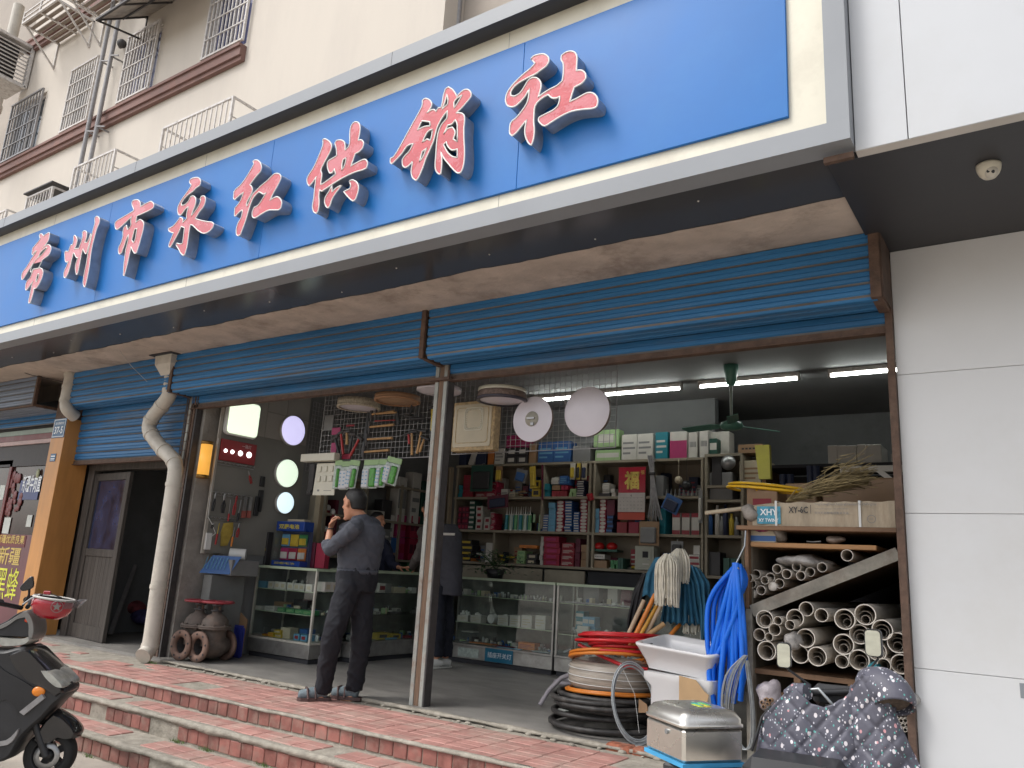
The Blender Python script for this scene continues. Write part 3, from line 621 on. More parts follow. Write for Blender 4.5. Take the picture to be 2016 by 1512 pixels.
XP0, XP1, YP0 = -10.62, -10.285, 4.948
pl = thing('pillar', 'orange wood laminate pillar with blue number plate 37-5 between two shops', 'pillar', ((XP0+XP1)/2, YP0, ZP))
MB().box((XP0, YP0, ZP-.4), (XP1, 5.3, 3.13), bev=.004).build('cladding', M_orange, pl)
MB().box((XP0-.03, YP0+.02, 3.13), (XP1-.03, 5.3, ZS)).build('head', M_rust, pl)
a = P(102, 863, y=YP0); b = P(132, 823, y=YP0)
M_plate = mat('plate_blue', (.03, .10, .20), .4, var=.05, bump=0); M_ptxt = mat('plate_white', (.75, .78, .8), .4, var=0, bump=0)
np_ = MB().box((a.x, YP0-.008, a.z), (XP1-.004, YP0-.001, b.z), bev=.002).build('number_plate', M_plate, pl)
w_ = XP1-.004-a.x; h_ = b.z-a.z; t_ = MB()
for q in ((a.x+.01, a.z+.01, a.x+w_-.01, a.z+.018), (a.x+.01, b.z-.018, a.x+w_-.01, b.z-.01), (a.x+.01, a.z+.018, a.x+.018, b.z-.018), (a.x+w_-.018, a.z+.018, a.x+w_-.01, b.z-.018)): t_.box((q[0], YP0-.0095, q[1]), (q[2], YP0-.008, q[3]))
t_.build('border', M_ptxt, np_)
text('37-5', (a.x+.05, YP0-.009, a.z+.05), X, Z, h_*.38, M_ptxt, 'lettering', np_, width=w_*.68, bold=.02)
text('清潭新村', (a.x+.05, YP0-.009, a.z+h_*.68), X, Z, h_*.13, M_ptxt, 'lettering', np_, width=w_*.7)
a = P(98, 909, y=YP0); b = P(110, 893, y=YP0)
n2p = MB().box((a.x, YP0-.006, a.z), (b.x+.02, YP0-.001, b.z), bev=.002).build('small_plate', M_plate, pl)
MB().box((a.x+.02, YP0-.0075, a.z+.06), (b.x, YP0-.006, a.z+.075)).box((a.x+.02, YP0-.0075, a.z+.03), (b.x, YP0-.006, a.z+.04)).box((a.x+.02, YP0-.0075, a.z+.015), (b.x, YP0-.006, a.z+.02)).build('lettering', M_ptxt, n2p)
cp = MB().box((-8.0, Y0+.031, ZP-.2), (-7.76, 5.62, 3.45)); kind(cp.build('concrete_pillar', mat('old_plaster', (.33, .31, .28), .9, var=.15, scale=4, bump=.5, bscale=30, dirt=(.2, .18, .165), dscale=3, damt=.6)), 'structure')
def downpipe(pts, r, label, collars, hopper=None):
    p = thing('downpipe', label, 'downpipe', (pts[-1][0], pts[-1][1], pts[-1][2]))
    sp = catmull(pts, 5, False, 200)
    MB().tube(sp, r, 18).build('pipe', M_pvc, p)
    for c in collars:
        i = min(range(len(sp)), key=lambda k: abs(sp[k][2]-c)); q = Vector(sp[i]); t = (Vector(sp[min(i+1, len(sp)-1)])-Vector(sp[max(i-1, 0)])).normalized()
        MB().cyl(q-t*.02, q+t*.02, r+.007, n=18).build('collar', M_pvc, p)
    return p
def PP(px, py, y): v = P(px, py, y=y); return (v.x, v.y, v.z)
D2 = 4.92
p2 = downpipe([PP(338, 742, D2), PP(336, 762, D2), PP(332, 780, D2), PP(318, 800, D2), PP(302, 820, D2), PP(294, 838, D2), PP(298, 855, D2), PP(318, 882, D2), PP(338, 902, D2), PP(345, 918, D2), PP(344, 940, D2), PP(330, 1035, D2), PP(312, 1155, D2), PP(297, 1262, D2), PP(290, 1282, D2-.03), PP(281, 1292, D2-.09)], .079,
              'thick pale plastic downpipe with a double bend and a hopper, beside the open wooden door', [3.3, 3.12, 2.98, 2.82, 2.62, 2.5, 2.28, 1.2, .62])
hc = P(339, 742, y=D2)
hp = MB()
for (w0, d0, z0), (w1, d1, z1) in zip([(.085, .085, 0), (.15, .14, .12)], [(.15, .14, .12), (.16, .15, .27)]):
    vs = [hc+Vector((sx*ww, sy*dd, zz)) for ww, dd, zz in ((w0, d0, z0), (w1, d1, z1)) for sx, sy in ((-1, -1), (1, -1), (1, 1), (-1, 1))]
    hp.add(vs, [[i, (i+1) % 4, 4+(i+1) % 4, 4+i] for i in range(4)])
hp.build('hopper', M_pvc, p2)
MB().box((hc.x-.2, D2-.2, ZS-.012), (hc.x+.22, YB-.01, ZS+.0)).build('hole', M_dark, p2)
D1 = 4.84
downpipe([PP(140, 718, D1), PP(139, 745, D1), PP(131, 788, D1), PP(133, 806, D1), PP(148, 820, D1+.12)], .075, 'short pale downpipe stub ending in an elbow on top of the orange pillar', [3.66, 3.5, 3.33])
tag(MB().tube([PP(-20, 710, 4.4), PP(60, 738, 4.6), PP(125, 752, 4.85)], .004, 5).build('cable', M_dark), 'black cable under the soffit at the left edge of the photo', 'cable')
tag(MB().tube([PP(232, 686, 4.45), PP(258, 720, 4.6), PP(290, 752, 4.82)], .002, 4).build('wire', M_wmetal), 'thin pale wire hanging from the soffit between the two downpipes', 'wire')

nb = thing('neighbour_shop', 'neighbouring shopfront with red framed glass and yellow lettering left of the orange pillar', 'shopfront', (-12, 5.2, ZP))
xb = -10.80; yb_ = 4.75; z0_, z1_ = 3.30, 3.715
for k in range(5): mb = MB(); pz = (ZS+.02-z0_)/5; slat(mb, -13.6, xb-.03, (yb_, z0_+(5-k)*pz), (yb_, z0_+(4-k)*pz), (-1, 0)); mb.build('slat', [M_shut2, M_grime], nb)
MB().box((xb-.04, yb_-.02, z0_-.02), (xb, yb_+.02, ZS+.01)).box((xb-.03, yb_+.02, z0_-.02), (xb, 5.25, z0_+.01)).box((-13.6, yb_-.02, z0_-.02), (xb-.04, yb_+.02, z0_)).box((-13.6, yb_-.02, ZS-.01), (xb-.04, yb_+.02, ZS+.015)).build('box_frame', M_rust, nb)
for k in range(4): mb = MB(); slat(mb, -13.6, xb-.04, (yb_+.03+k*.1, z0_-.005), (yb_+.13+k*.1, z0_-.002), (0, -1)); mb.build('slat', [M_shut2, M_grime], nb)
for k in range(2): mb = MB(); slat(mb, -13.6, XP0-.01, (5.17, 3.29-k*.075), (5.17, 3.215-k*.075), (-1, 0)); mb.build('slat', [M_shut, M_grime], nb)
YN = 5.24; MB().box((-14, 5.27, 2.6), (XP0-.01, 5.29, 3.5)).build('head_panel', M_dmetal, nb)
def band(px, p0, p1, m, name, yy=YN, t=.04, x0=-14, x1=XP0-.01):
    a = P(px, p0, y=yy); b = P(px, p1, y=yy); return MB().box((x0, yy, b.z), (x1, yy+t, a.z)).build(name, m, nb)
M_maroon = mat('maroon_frame', (.16, .03, .03), .45, var=.1, scale=4, dirt=(.22, .13, .12), dscale=3); M_mint = mat('mint_rail', (.32, .38, .33), .6, var=.12)
band(60, 846, 855, M_mint, 'rail'); band(60, 855.5, 866, M_maroon, 'frame'); band(60, 866.5, 874, mat('pink_strip', (.55, .40, .38), .6, var=.1), 'strip')
YG = 5.30
M_poster = mat('poster_maroon', (.13, .035, .045), .35, var=.12, scale=1.5, bump=.02, spec=.7)
gz = P(60, 876, y=YG).z
MB().box((-14, YG, ZP), (XP0-.01, YG+.012, gz)).build('glass', mat('shop_glass', (.06, .035, .032), .06, var=.4, scale=1.6, bump=0, spec=.5), nb)
a = P(30, 1052, y=YG); MB().box((-14, YG-.006, ZP), (XP0-.012, YG-.001, a.z)).build('maroon_poster', M_poster, nb)
a0 = P(44, 870, y=YG)
for (px, w1) in ((28, .07), (-30, .07)):
    q = P(px, 910, y=YG); MB().box((q.x-w1/2, YG-.03, ZP), (q.x+w1/2, YG-.007, q.z)).build('frame', M_maroon, nb)
q = P(5, 912, y=YG); MB().box((-14, YG-.03, q.z-.03), (P(28, 910, y=YG).x+.035, YG-.031+.02, q.z+.03)).build('frame', M_maroon, nb)
def sheet(px0, py0, px1, py1, m, name='paper', yy=YG-.012, t=.004, parent=nb):
    a = P(px0, py1, y=yy); b = P(px1, py0, y=yy); return MB().box((min(a.x, b.x), yy, a.z), (max(a.x, b.x), yy+t, b.z)).build(name, m, parent), a, b
M_paper = mat('paper_white', (.58, .60, .56), .7, var=.08, scale=8, bump=.02)
s1, a, b = sheet(34, 945, 80, 984, mat('poster_blue', (.05, .07, .20), .4, var=.2, scale=3), 'blue_poster')
text('新疆牛肉直', (a.x+.07, YG-.013, a.z+.1), X, Z, .24, M_ptxt, 'lettering', s1, width=(b.x-a.x)*.93, bold=.02)
sheet(-5, 955, 11, 984, M_paper); sheet(3, 1019, 22, 1050, M_paper); sheet(50, 1014, 64, 1037, M_paper)
s1, a, b = sheet(-14, 1054, 52, 1074, mat('band_maroon', (.15, .02, .02), .4, var=.1), 'text_band', yy=YG-.011)
M_gold = mat('letter_gold', (.62, .45, .12), .5, var=.1, bump=0); M_yel = mat('letter_yellow', (.66, .68, .06), .5, var=.1, bump=0)
text('新疆优质良果', (a.x+.1, YG-.012, a.z+.04), X, Z, .12, M_gold, 'lettering', s1, width=(b.x-a.x)*.86, bold=.01)
a = P(-6, 1110, y=YG-.008); text('新疆', a, X, Z, .24, M_gold, 'lettering', nb, width=.62, bold=.01)
a = P(-14, 1177, y=YG-.008); b = P(30, 1177, y=YG-.008); text('黑蜂', a, X, Z, .42, M_yel, 'lettering', nb, width=(b.x-a.x))
g_ = P(75, 932, y=YG-.02); MB().sphere(g_, .05, 10, 8, (.7, .4, 1.3)).build('gourd', mat('gourd', (.45, .48, .3), .6), nb)
mb = MB(); rg = rngs(5)
for (px, py) in ((28, 950), (31, 990), (22, 1000)):
    c = P(px, py, y=YG-.012)
    for k in range(7): mb.sphere(c+Vector((rg.uniform(-.12, .12), 0, rg.uniform(-.12, .12))), rg.uniform(.04, .08), 7, 4, (1, .1, 1))
mb.build('paper_cutting', M_maroon, nb)
MB().box((-14, YG+.35, ZP), (XP0-.3, YG+.4, gz)).build('inner_wall', mat('neighbour_inside', (.16, .15, .13), .9, var=.3, scale=2), nb)
nk = MB().box((-22, 5.6, 0), (-13.5, 5.8, 4)).box((-13.8, 5.2, 0), (-13.5, 5.7, 4)); kind(nk.build('side_wall', M_wall2), 'structure')

DY = 5.40
rm_ = MB(); rm_.box((-10.4, 7.4, ZP), (-7.9, 7.5, 3.6)).box((-10.42, 5.5, ZP), (-10.3, 7.5, 3.6)).box((-8.06, 5.62, ZP), (-7.98, 7.5, 3.6))
kind(rm_.build('store_wall', M_iwall), 'structure')
kind(MB().box((-10.4, 5.3, 2.62), (-7.9, 7.5, 2.72)).build('store_lintel', M_iwall), 'structure')
M_door = mat('old_door', (.065, .055, .047), .75, var=.25, scale=7, stretch=(7, 7, .35), bump=.4, dirt=(.13, .115, .10), dscale=3, damt=.4)
M_doorf = mat('door_frame', (.09, .078, .068), .75, var=.25, scale=6, stretch=(6, 6, .5), bump=.4)
df = thing('door_frame', 'weathered timber frame around the old wooden door', 'door frame', (-9.2, DY, ZP))
for x0, x1 in ((-10.26, -10.12), (-8.12, -8.02)): MB().box((x0, DY-.08, ZP), (x1, DY+.04, 2.58), bev=.004).build('post', M_doorf, df)
MB().box((-10.12, DY-.08, 2.50), (-8.12, DY+.04, 2.58)).build('head', M_doorf, df)
dr = thing('wooden_door', 'old dark wooden door leaf with a bluish glass upper panel standing ajar', 'door', (-10.12, DY-.02, ZP))
a = Vector((-10.12, DY-.03, 0)); b = P(204, 1268, z=ZP+.02); b.z = 0; ud = (b-a).normalized(); nd = ud.cross(Z); L = (b-a).length
Md = Matrix(((ud.x, nd.x, 0, a.x), (ud.y, nd.y, 0, a.y), (0, 0, 1, 0), (0, 0, 0, 1)))
zt = 2.46; zb = ZP+.03; zm = 1.50
for lo, hi, nm in (((0, -.02, zb), (.10, .025, zt), 'stile'), ((L-.10, -.02, zb), (L, .025, zt), 'stile'), ((.10, -.019, zb), (L-.10, .024, zb+.16), 'rail'), ((.10, -.019, zm-.06), (L-.10, .024, zm+.03), 'rail'), ((.10, -.019, zt-.09), (L-.10, .024, zt), 'rail')):
    MB().box(lo, hi, Md, bev=.004).build(nm, M_door, dr)
nbd = 8
for k in range(nbd): w0 = .10+(L-.2)*k/nbd; w1 = .10+(L-.2)*(k+1)/nbd; MB().box((w0+.002, -.008, zb+.16), (w1-.002, .01, zm-.06), Md, bev=.003).build('board', M_door, dr)
gp = mat('door_glass', (.03, .04, .09), .07, var=.5, scale=3, bump=0, spec=.9)
MB().box((.10, -.002, zm+.03), (L-.10, .004, zt-.09), Md).build('pane', gp, dr)
rg = rngs(31)
for q, (px, py, lab, m, sz) in enumerate(((232, 1215, 'pale slotted metal rail leaning inside the dark store room', M_gmetal, None), (262, 1165, 'thin plank leaning inside the dark store room', M_worn if 'M_worn' in globals() else M_doorf, None))):
    c = P(px, py, y=5.9); m_ = MB()
    if q == 0: m_.bar((c.x-.12, 6.1, ZP+.9), (c.x+.15, 5.75, ZP+.05), .05, .03)
    else: m_.bar((c.x-.5, 6.6, ZP+.05), (c.x+.7, 6.3, ZP+.75), .10, .03)
    tag(m_.build('plank' if q else 'metal_rail', m), lab, 'plank' if q else 'rail')
mb = MB()
for k in range(60):
    s_ = rg.uniform(.03, .11); mb.sphere((rg.uniform(-9.9, -8.1), rg.uniform(6.0, 7.2), ZP+s_*.3+max(0, rg.gauss(.1, .12))), s_, 6, 5, (1, 1, .7), Matrix.Rotation(rg.uniform(0, 3), 3, 'Z'))
kind(tag(mb.build('rubble', mat('rubble', (.12, .11, .10), .95, var=.4, scale=9)), 'heap of dark rubble on the store room floor', 'rubble'), 'stuff')
for k, (px, py, c, lab) in enumerate(((260, 1195, (.25, .06, .07), 'red cloth bundle on the store room rubble'), (285, 1215, (.08, .07, .2), 'blue cloth bundle on the store room rubble'))):
    p = P(px, py, y=6.3); mb = MB(); mb.sphere(p, .2, 12, 8, (1.3, .7, .5)); tag(mb.build('cloth_bundle', mat('bundle%d' % k, c, .9, var=.4, scale=14, bump=.8, bscale=14)), lab, 'bundle')
XLW = -7.655                                  # left side wall face
M_board = mat('tool_board', (.215, .21, .19), .8, var=.07, scale=2, bump=.05)
M_tilew = mat('wall_tile_pale', (.33, .31, .28), .5, var=.05, scale=3, bump=.03)
sw = kind(MB().box((-8.0, 5.62, ZF), (XLW-.012, 9.0, 3.72)).build('side_wall', M_iwall), 'structure')
tb = thing('tool_board', 'grey wall board hung with tools and lit lamps on the left side wall', 'wall board', (XLW, 6.0, 1.55))
MB().box((XLW-.011, 5.36, 1.56), (XLW, 6.60, 3.60)).build('board', M_board, tb)
MB().box((XLW-.011, 5.325, 1.55), (XLW+.008, 5.36, 3.60)).build('trim', mat('trim_pale', (.42, .39, .34), .6), tb)
for a, b, c, d in ((5.37, 5.95, 2.93, 3.58), (5.955, 6.24, 2.93, 3.24), (5.955, 6.24, 3.245, 3.58), (6.245, 6.59, 2.93, 3.24), (6.245, 6.59, 3.245, 3.58)):
    MB().box((XLW, a, c), (XLW+.006, b-.003, d-.003), bev=.002).build('wall_tile', M_tilew, tb)
def onw(px, py, d=0.): return P(px, py, x=XLW+d)
def E(key, c, s, ec=None): return mat(key, c, .4, var=0, bump=0, emit=s, ecol=ec or c)
L_warm = E('lit_green_white', (.84, .96, .74), .56); L_vio = E('lit_violet', (.60, .57, .86), .56); L_gr = E('lit_pale_green', (.74, .88, .70), .55); L_cy = E('lit_cool', (.68, .85, .93), .58); L_hot = E('lit_white', (1, 1, 1), 1.5)
M_rim = mat('lamp_rim', (.6, .6, .58), .4, var=0, bump=0)
Mx = Matrix(((0, 0, 1, 0), (0, 1, 0, 0), (-1, 0, 0, 0), (0, 0, 0, 1)))       # lathe axis z -> +x
def disc_wall(px, py, r, L, label, nm='round_lamp'):
    c = onw(px, py, .0); t = thing(nm, label, 'lamp', c, 'lit ceiling lamps shown on the board')
    T = Matrix.Translation(c) @ Mx
    MB().lathe([(.001, .0), (r, .0), (r, .035), (r*.97, .045)], T, 36).build('rim', M_rim, t)
    MB().lathe([(r*.97, .045), (r*.9, .06), (r*.6, .075), (.001, .082)], T, 36).build('diffuser', L, t); return t
disc_wall(573, 848, .185, L_vio, 'round violet-white lit lamp at the upper right of the tool board')
disc_wall(561, 932, .170, L_gr, 'round greenish lit lamp in the middle of the tool board')
disc_wall(557, 990, .130, L_cy, 'small round bluish-white lit lamp, lowest of the three round lamps')
a = onw(436, 866); b = onw(517, 800); t = thing('square_lamp', 'large square lit ceiling lamp with a beaded rim at the top of the tool board', 'lamp', onw(475, 835), 'lit ceiling lamps shown on the board')
y0, y1, z0, z1 = 5.372, 5.80, 2.875, 3.28
def rrect(x0, z0, x1, z1, r, n=5):
    o = []
    for cx_, cz_, a0 in ((x1-r, z1-r, 0), (x0+r, z1-r, 90), (x0+r, z0+r, 180), (x1-r, z0+r, 270)):
        for k in range(n+1): q = R(a0+90*k/n); o.append((cx_+r*math.cos(q), cz_+r*math.sin(q)))
    return o
MB().prism([rrect(y0, z0, y1, z1, .05)], (XLW+.005, 0, 0), Y, Z, (.06, 0, 0)).build('rim', M_rim, t)
bd_ = MB()
for (yy, zz) in rrect(y0, z0, y1, z1, .05, 9): bd_.sphere((XLW+.04, yy, zz), .010, 6, 4)
for k in range(26):
    for (yy, zz) in ((y0, z0+.05+k*.0122), (y0+.05+k*.013, z0), (y1, z0+.05+k*.0122)): bd_.sphere((XLW+.045, yy, zz), .010, 6, 4)
bd_.build('bead_rim', M_rim, t)
MB().prism([rrect(y0+.012, z0+.012, y1-.012, z1-.012, .045)], (XLW+.066, 0, 0), Y, Z, (.012, 0, 0)).build('diffuser', L_warm, t)
a = onw(440, 922, .01); b = onw(517, 892, .01)
t = thing('bulb_display', 'red display panel with four lit white spots under the square lamp', 'display panel', onw(480, 905))
MB().box((XLW+.004, 5.37, 2.575), (XLW+.03, 5.845, 2.815), bev=.003).build('panel', mat('display_red', (.30, .025, .03), .4, var=.05, bump=0), t)
for k, (yy, r_) in enumerate(((5.43, .022), (5.52, .024), (5.63, .031), (5.75, .035))): MB().lathe([(.001, .02), (r_*.7, .016), (r_, .0)], Matrix.Translation((XLW+.03, yy, 2.685)) @ Mx, 18).build('bulb', L_hot, t)
text('一路灯', (XLW+.031, 5.64, 2.75), Y, Z, .04, mat('print_white', (.7, .6, .6), .5, var=0, bump=0), 'lettering', t)
t = thing('wall_lantern', 'amber glass wall lantern with brass ends beside the tool board', 'wall lamp', onw(405, 905))
c = Vector((XLW-.02+.05, 5.23, 2.50)); c.z = P(402, 940, x=XLW).z
amb = E('lit_amber', (.75, .36, .06), .5)
zl, zh = P(402, 936, x=XLW).z, P(405, 875, x=XLW).z
MB().lathe([(.001, 0), (.062, 0), (.062, zh-zl), (.001, zh-zl)], Matrix.Translation((XLW+.01, 5.2, zl)), 20).build('glass', amb, t)
for z in (zl-.035, zh): MB().lathe([(.03, 0), (.068, 0), (.068, .035), (.03, .035)], Matrix.Translation((XLW+.01, 5.2, z)), 20).build('brass_end', mat('brass', (.30, .17, .05), .35, metal=.8), t)
M_red2 = mat('tool_red', (.36, .03, .03), .4, var=.1); M_blk = mat('tool_black', (.022, .022, .024), .45, var=.1); M_steel = mat('tool_steel', (.35, .35, .35), .35, metal=.7, var=.2)
M_yel2 = mat('tool_yellow', (.55, .42, .04), .45, var=.1); M_wood2 = mat('handle_wood', (.42, .25, .11), .55, var=.2, scale=12, stretch=(3, 3, .4)); M_org = mat('handle_orange', (.62, .20, .03), .4, var=.1)
for q, (y0_, z_, n_, lab) in enumerate(((5.36, 2.56, 9, 'upper hook rail on the tool board under the red display'), (5.36, 2.22, 9, 'middle hook rail on the tool board carrying pliers and brushes'), (5.33, 1.95, 6, 'lower hook rail on the tool board'))):
    t = thing('hook_rail', lab, 'hook rail', (XLW, y0_, z_)); m_ = MB().bar((XLW+.012, y0_, z_), (XLW+.012, y0_+.50, z_), .006).bar((XLW+.012, y0_, z_-.03), (XLW+.012, y0_+.50, z_-.03), .006); m_.build('rail', M_steel, t)
    for k in range(n_): MB().tube([(XLW+.01, y0_+.03+k*.055, z_), (XLW+.05, y0_+.03+k*.055, z_-.02), (XLW+.06, y0_+.03+k*.055, z_)], .003, 5).build('hook', M_steel, t)
def plier(px0, py0, px1, py1, m, label, w=.02, head=M_steel, kind_='pliers', cat='pliers'):
    a = onw(px0, py0, .045); b = onw(px1, py1, .045); t = thing(kind_, label, cat, a); L = (b-a)
    h = a.lerp(b, .35)
    MB().tube([a, a.lerp(b, .15), h], [w*.35, w*.8, w*.5], 8, flat=.5).build('head', head, t)
    s_ = L.cross(X).normalized()*w*.6
    for sg_ in (-1, 1): MB().tube([h, h.lerp(b, .4)+s_*sg_*1.3, b+s_*sg_*.8], [w*.4, w*.45, w*.4], 8).build('grip', m, t)
def slim(px0, py0, px1, py1, m, label, w=.012, cat='screwdriver', split=.5, m2=None):
    a = onw(px0, py0, .045); b = onw(px1, py1, .045); h = a.lerp(b, split); t = thing(cat.replace(' ', '_'), label, cat, a)
    MB().cyl(a, h, w*.35, n=8).build('shaft', m2 or M_steel, t); MB().tube([h, h.lerp(b, .15), b], [w*.8, w, w*.85], 8).build('handle', m, t)
plier(489, 927, 495, 952, M_red2, 'red gripped snips alone under the upper hook rail', .016)
plier(426, 969, 418, 1006, M_blk, 'leftmost pliers with black grips on the middle hook rail', .018)
plier(443, 972, 438, 1010, M_blk, 'dark pliers with a bright head, second on the middle hook rail', .024)
slim(454, 984, 449, 1026, M_red2, 'screwdriver with a red handle hanging below the second pliers', .012, split=.65)
plier(467, 976, 459, 1014, M_red2, 'all red cutters on the middle hook rail', .020, head=M_red2)
slim(475, 984, 467, 1026, M_blk, 'screwdriver with a black handle beside the paint brushes', .013, split=.62)
for k, (px, lab) in enumerate(((484, 'left of the two brushes with red bristle ends in their pack'), (494, 'right of the two brushes with red bristle ends in their pack'))):
    a = onw(px, 978, .04); t = thing('paint_brush', lab, 'brush', a); MB().box((a.x-.01, a.y-.02, a.z-.16), (a.x+.01, a.y+.02, a.z)).build('pack', M_steel, t); MB().box((a.x-.012, a.y-.022, a.z-.24), (a.x+.012, a.y+.022, a.z-.16)).build('bristle', mat('bristle_red', (.35, .10, .08), .8), t)
for k, (px, py, h, m, lab) in enumerate(((508, 978, .22, M_blk, 'black carded tool set hanging at the right of the brushes'), (518, 938, .12, M_blk, 'black combination lock pack hung high on the tool board'), (515, 965, .25, M_blk, 'long black carded tool below the lock pack'))):
    a = onw(px, py, .02); tag(MB().box((XLW+.005, a.y-.03, a.z-h), (XLW+.03, a.y+.03, a.z), bev=.004).build('carded_tool', m), lab, 'tool')
plier(421, 1030, 416, 1040, M_blk, 'small black tool at the left end of the lower hook rail', .014)
slim(432, 1030, 424, 1072, M_red2, 'yellow headed brush with a long red handle on the lower hook rail', .012, cat='long brush', m2=M_yel2)
slim(462, 1038, 455, 1076, M_org, 'putty knife with an orange handle on the lower hook rail', .013, cat='putty knife')
plier(472, 1030, 466, 1058, M_red2, 'red and black pliers at the right of the lower hook rail', .018)
a = onw(440, 1030, .02); tag(MB().prism([[(0, 0), (.12, .02), (.13, -.1), (.08, -.24), (.0, -.25), (-.02, -.1)]], (XLW+.02, a.y, a.z), Y, Z, (.012, 0, 0)).build('glove_pack', mat('glove_yellow', (.42, .31, .06), .5, var=.3)), 'yellow glove pack hanging on the lower hook rail', 'gloves')
s_ = thing('power_socket', 'white socket with a plugged adaptor and white cable on the tool board edge', 'socket', onw(406, 1070)); a = onw(398, 1078); M_wplas = mat('white_plastic', (.62, .62, .6), .4, var=.02, bump=0)
MB().box((XLW+.001, 5.345, a.z-.02), (XLW+.03, 5.42, a.z+.16), bev=.006).build('adaptor', M_wplas, s_); MB().tube([(XLW+.04, 5.38, a.z+.11), (XLW+.06, 5.43, a.z+.16), (XLW+.04, 5.39, a.z+.25), (XLW+.02, 5.335, a.z+.33), (XLW+.012, 5.33, a.z+.8), (XLW+.012, 5.33, a.z+1.2)], .004, 6).build('cable', M_wplas, s_)

M_shelf = mat('shelf_board', (.26, .225, .17), .7, var=.12, scale=3, bump=.1); M_shback = mat('shelf_back', (.22, .185, .14), .8, var=.12, scale=2)
YS = 8.60; YSB = 8.95; ZSH = (2.945, 2.505, 2.068, 1.650)
def sx(px, py=980): return P(px, py, y=YS).x
X0s, X1s = sx(893), sx(1385)
sm = thing('wall_shelf', 'long brown shelf unit full of small boxes on the back wall', 'shelf unit', ((X0s+X1s)/2, YS, ZF))
for z in ZSH: MB().box((X0s, YS, z-.032), (X1s, YSB, z), bev=.003).build('shelf', M_shelf, sm)
for px, z0, z1 in ((897, ZF, 2.913), (1067, 2.10, 2.913), (977, 1.65, 2.036), (1160, 1.65, 2.913), (1169, 1.65, 2.913), (1283, 2.068, 2.913), (1382, ZF, 2.913)):
    x = sx(px); MB().box((x-.014, YS+.002, z0), (x+.014, YSB-.002, z1)).build('upright', M_shelf, sm)
for z0, z1 in zip(ZSH[1:], ZSH): MB().box((X0s+.01, YSB-.02, z0), (X1s-.01, YSB-.004, z1-.032)).build('back_panel', M_shback, sm)
xx = X0s+.02
M_cab = mat('cabinet_door', (.30, .265, .20), .6, var=.1)
for px0, px1 in ((905, 1068), (1071, 1152), (1156, 1340)):
    a, b = sx(px0, 1130), sx(px1, 1130); MB().box((a, YS+(.005 if px0 < 1100 else .02), ZF), (b-.012, YS+.03, 1.60), bev=.004).build('cabinet_door', M_cab if px0 < 1100 else M_dark, sm)
MB().box((X0s, YSB, ZF), (X1s+.02, YSB+.03, 3.3)).build('backing', M_iwall, sm)
kind(MB().box((-7.7, YSB+.031, ZF), (X1s, YSB+.15, 3.72)).build('partition', mat('partition', (.14, .145, .145), .8, var=.1, scale=1.2, dirt=(.07, .07, .07), dscale=2.6, damt=.6, dpos=.6)), 'structure')
X2s = sx(1462)
s2 = thing('wall_shelf', 'narrow end bay of the brown shelving behind the pipe rack', 'shelf unit', (X2s-.2, YS, ZF))
for z in (2.975, 2.62, 2.46, 2.07, 1.63): MB().box((X1s+.02, YS-.02, z-.03), (X2s, YSB, z)).build('shelf', M_shelf, s2)
for x in (X1s+.035, X2s): MB().box((x-.015, YS-.018, ZF), (x+.015, YSB, 2.945)).build('upright', M_shelf, s2)
MB().box((X1s+.02, YSB, ZF), (X2s+.2, YSB+.02, 2.975)).build('back_panel', M_shback, s2)
XLS = -7.36
s3 = thing('wall_shelf', 'dark shelf unit along the left wall behind the hanging tool grid', 'shelf unit', (XLS, 7.7, ZF))
for z in (2.60, 2.12, 1.62): MB().box((XLW, 6.75, z-.03), (XLS, YSB, z)).build('shelf', M_shelf, s3)
for y in (6.76, 7.45, 8.12, 8.80): MB().box((XLW, y, ZF), (XLS-.002, y+.03, 2.62)).build('upright', M_shelf, s3)
def pm(key, c, r=.5): return mat(key, c, r, var=.06, scale=9, bump=.02)
G = dict(red=pm('box_red', (.24, .018, .03)), crimson=pm('box_crimson', (.30, .02, .05)), pink=pm('box_pink', (.34, .03, .12)), blue=pm('box_blue', (.03, .10, .28)), navy=pm('box_navy', (.018, .025, .06)), teal=pm('box_teal', (.01, .17, .22)), white=pm('box_white', (.50, .48, .44)), cream=pm('box_cream', (.46, .40, .29)), brown=pm('box_brown', (.27, .165, .09)), green=pm('box_green', (.05, .20, .08)), lgreen=pm('box_pale_green', (.28, .42, .20)), dark=pm('box_dark', (.03, .028, .03)), yellow=pm('box_yellow', (.5, .36, .04)), grey=pm('box_grey', (.18, .18, .18)), lblue=pm('box_light_blue', (.12, .30, .45)), dgreen=pm('box_dark_green', (.015, .07, .05)), maroon=pm('box_maroon', (.10, .012, .03)), orange=pm('box_orange', (.5, .16, .03)))
KR = rngs(99)
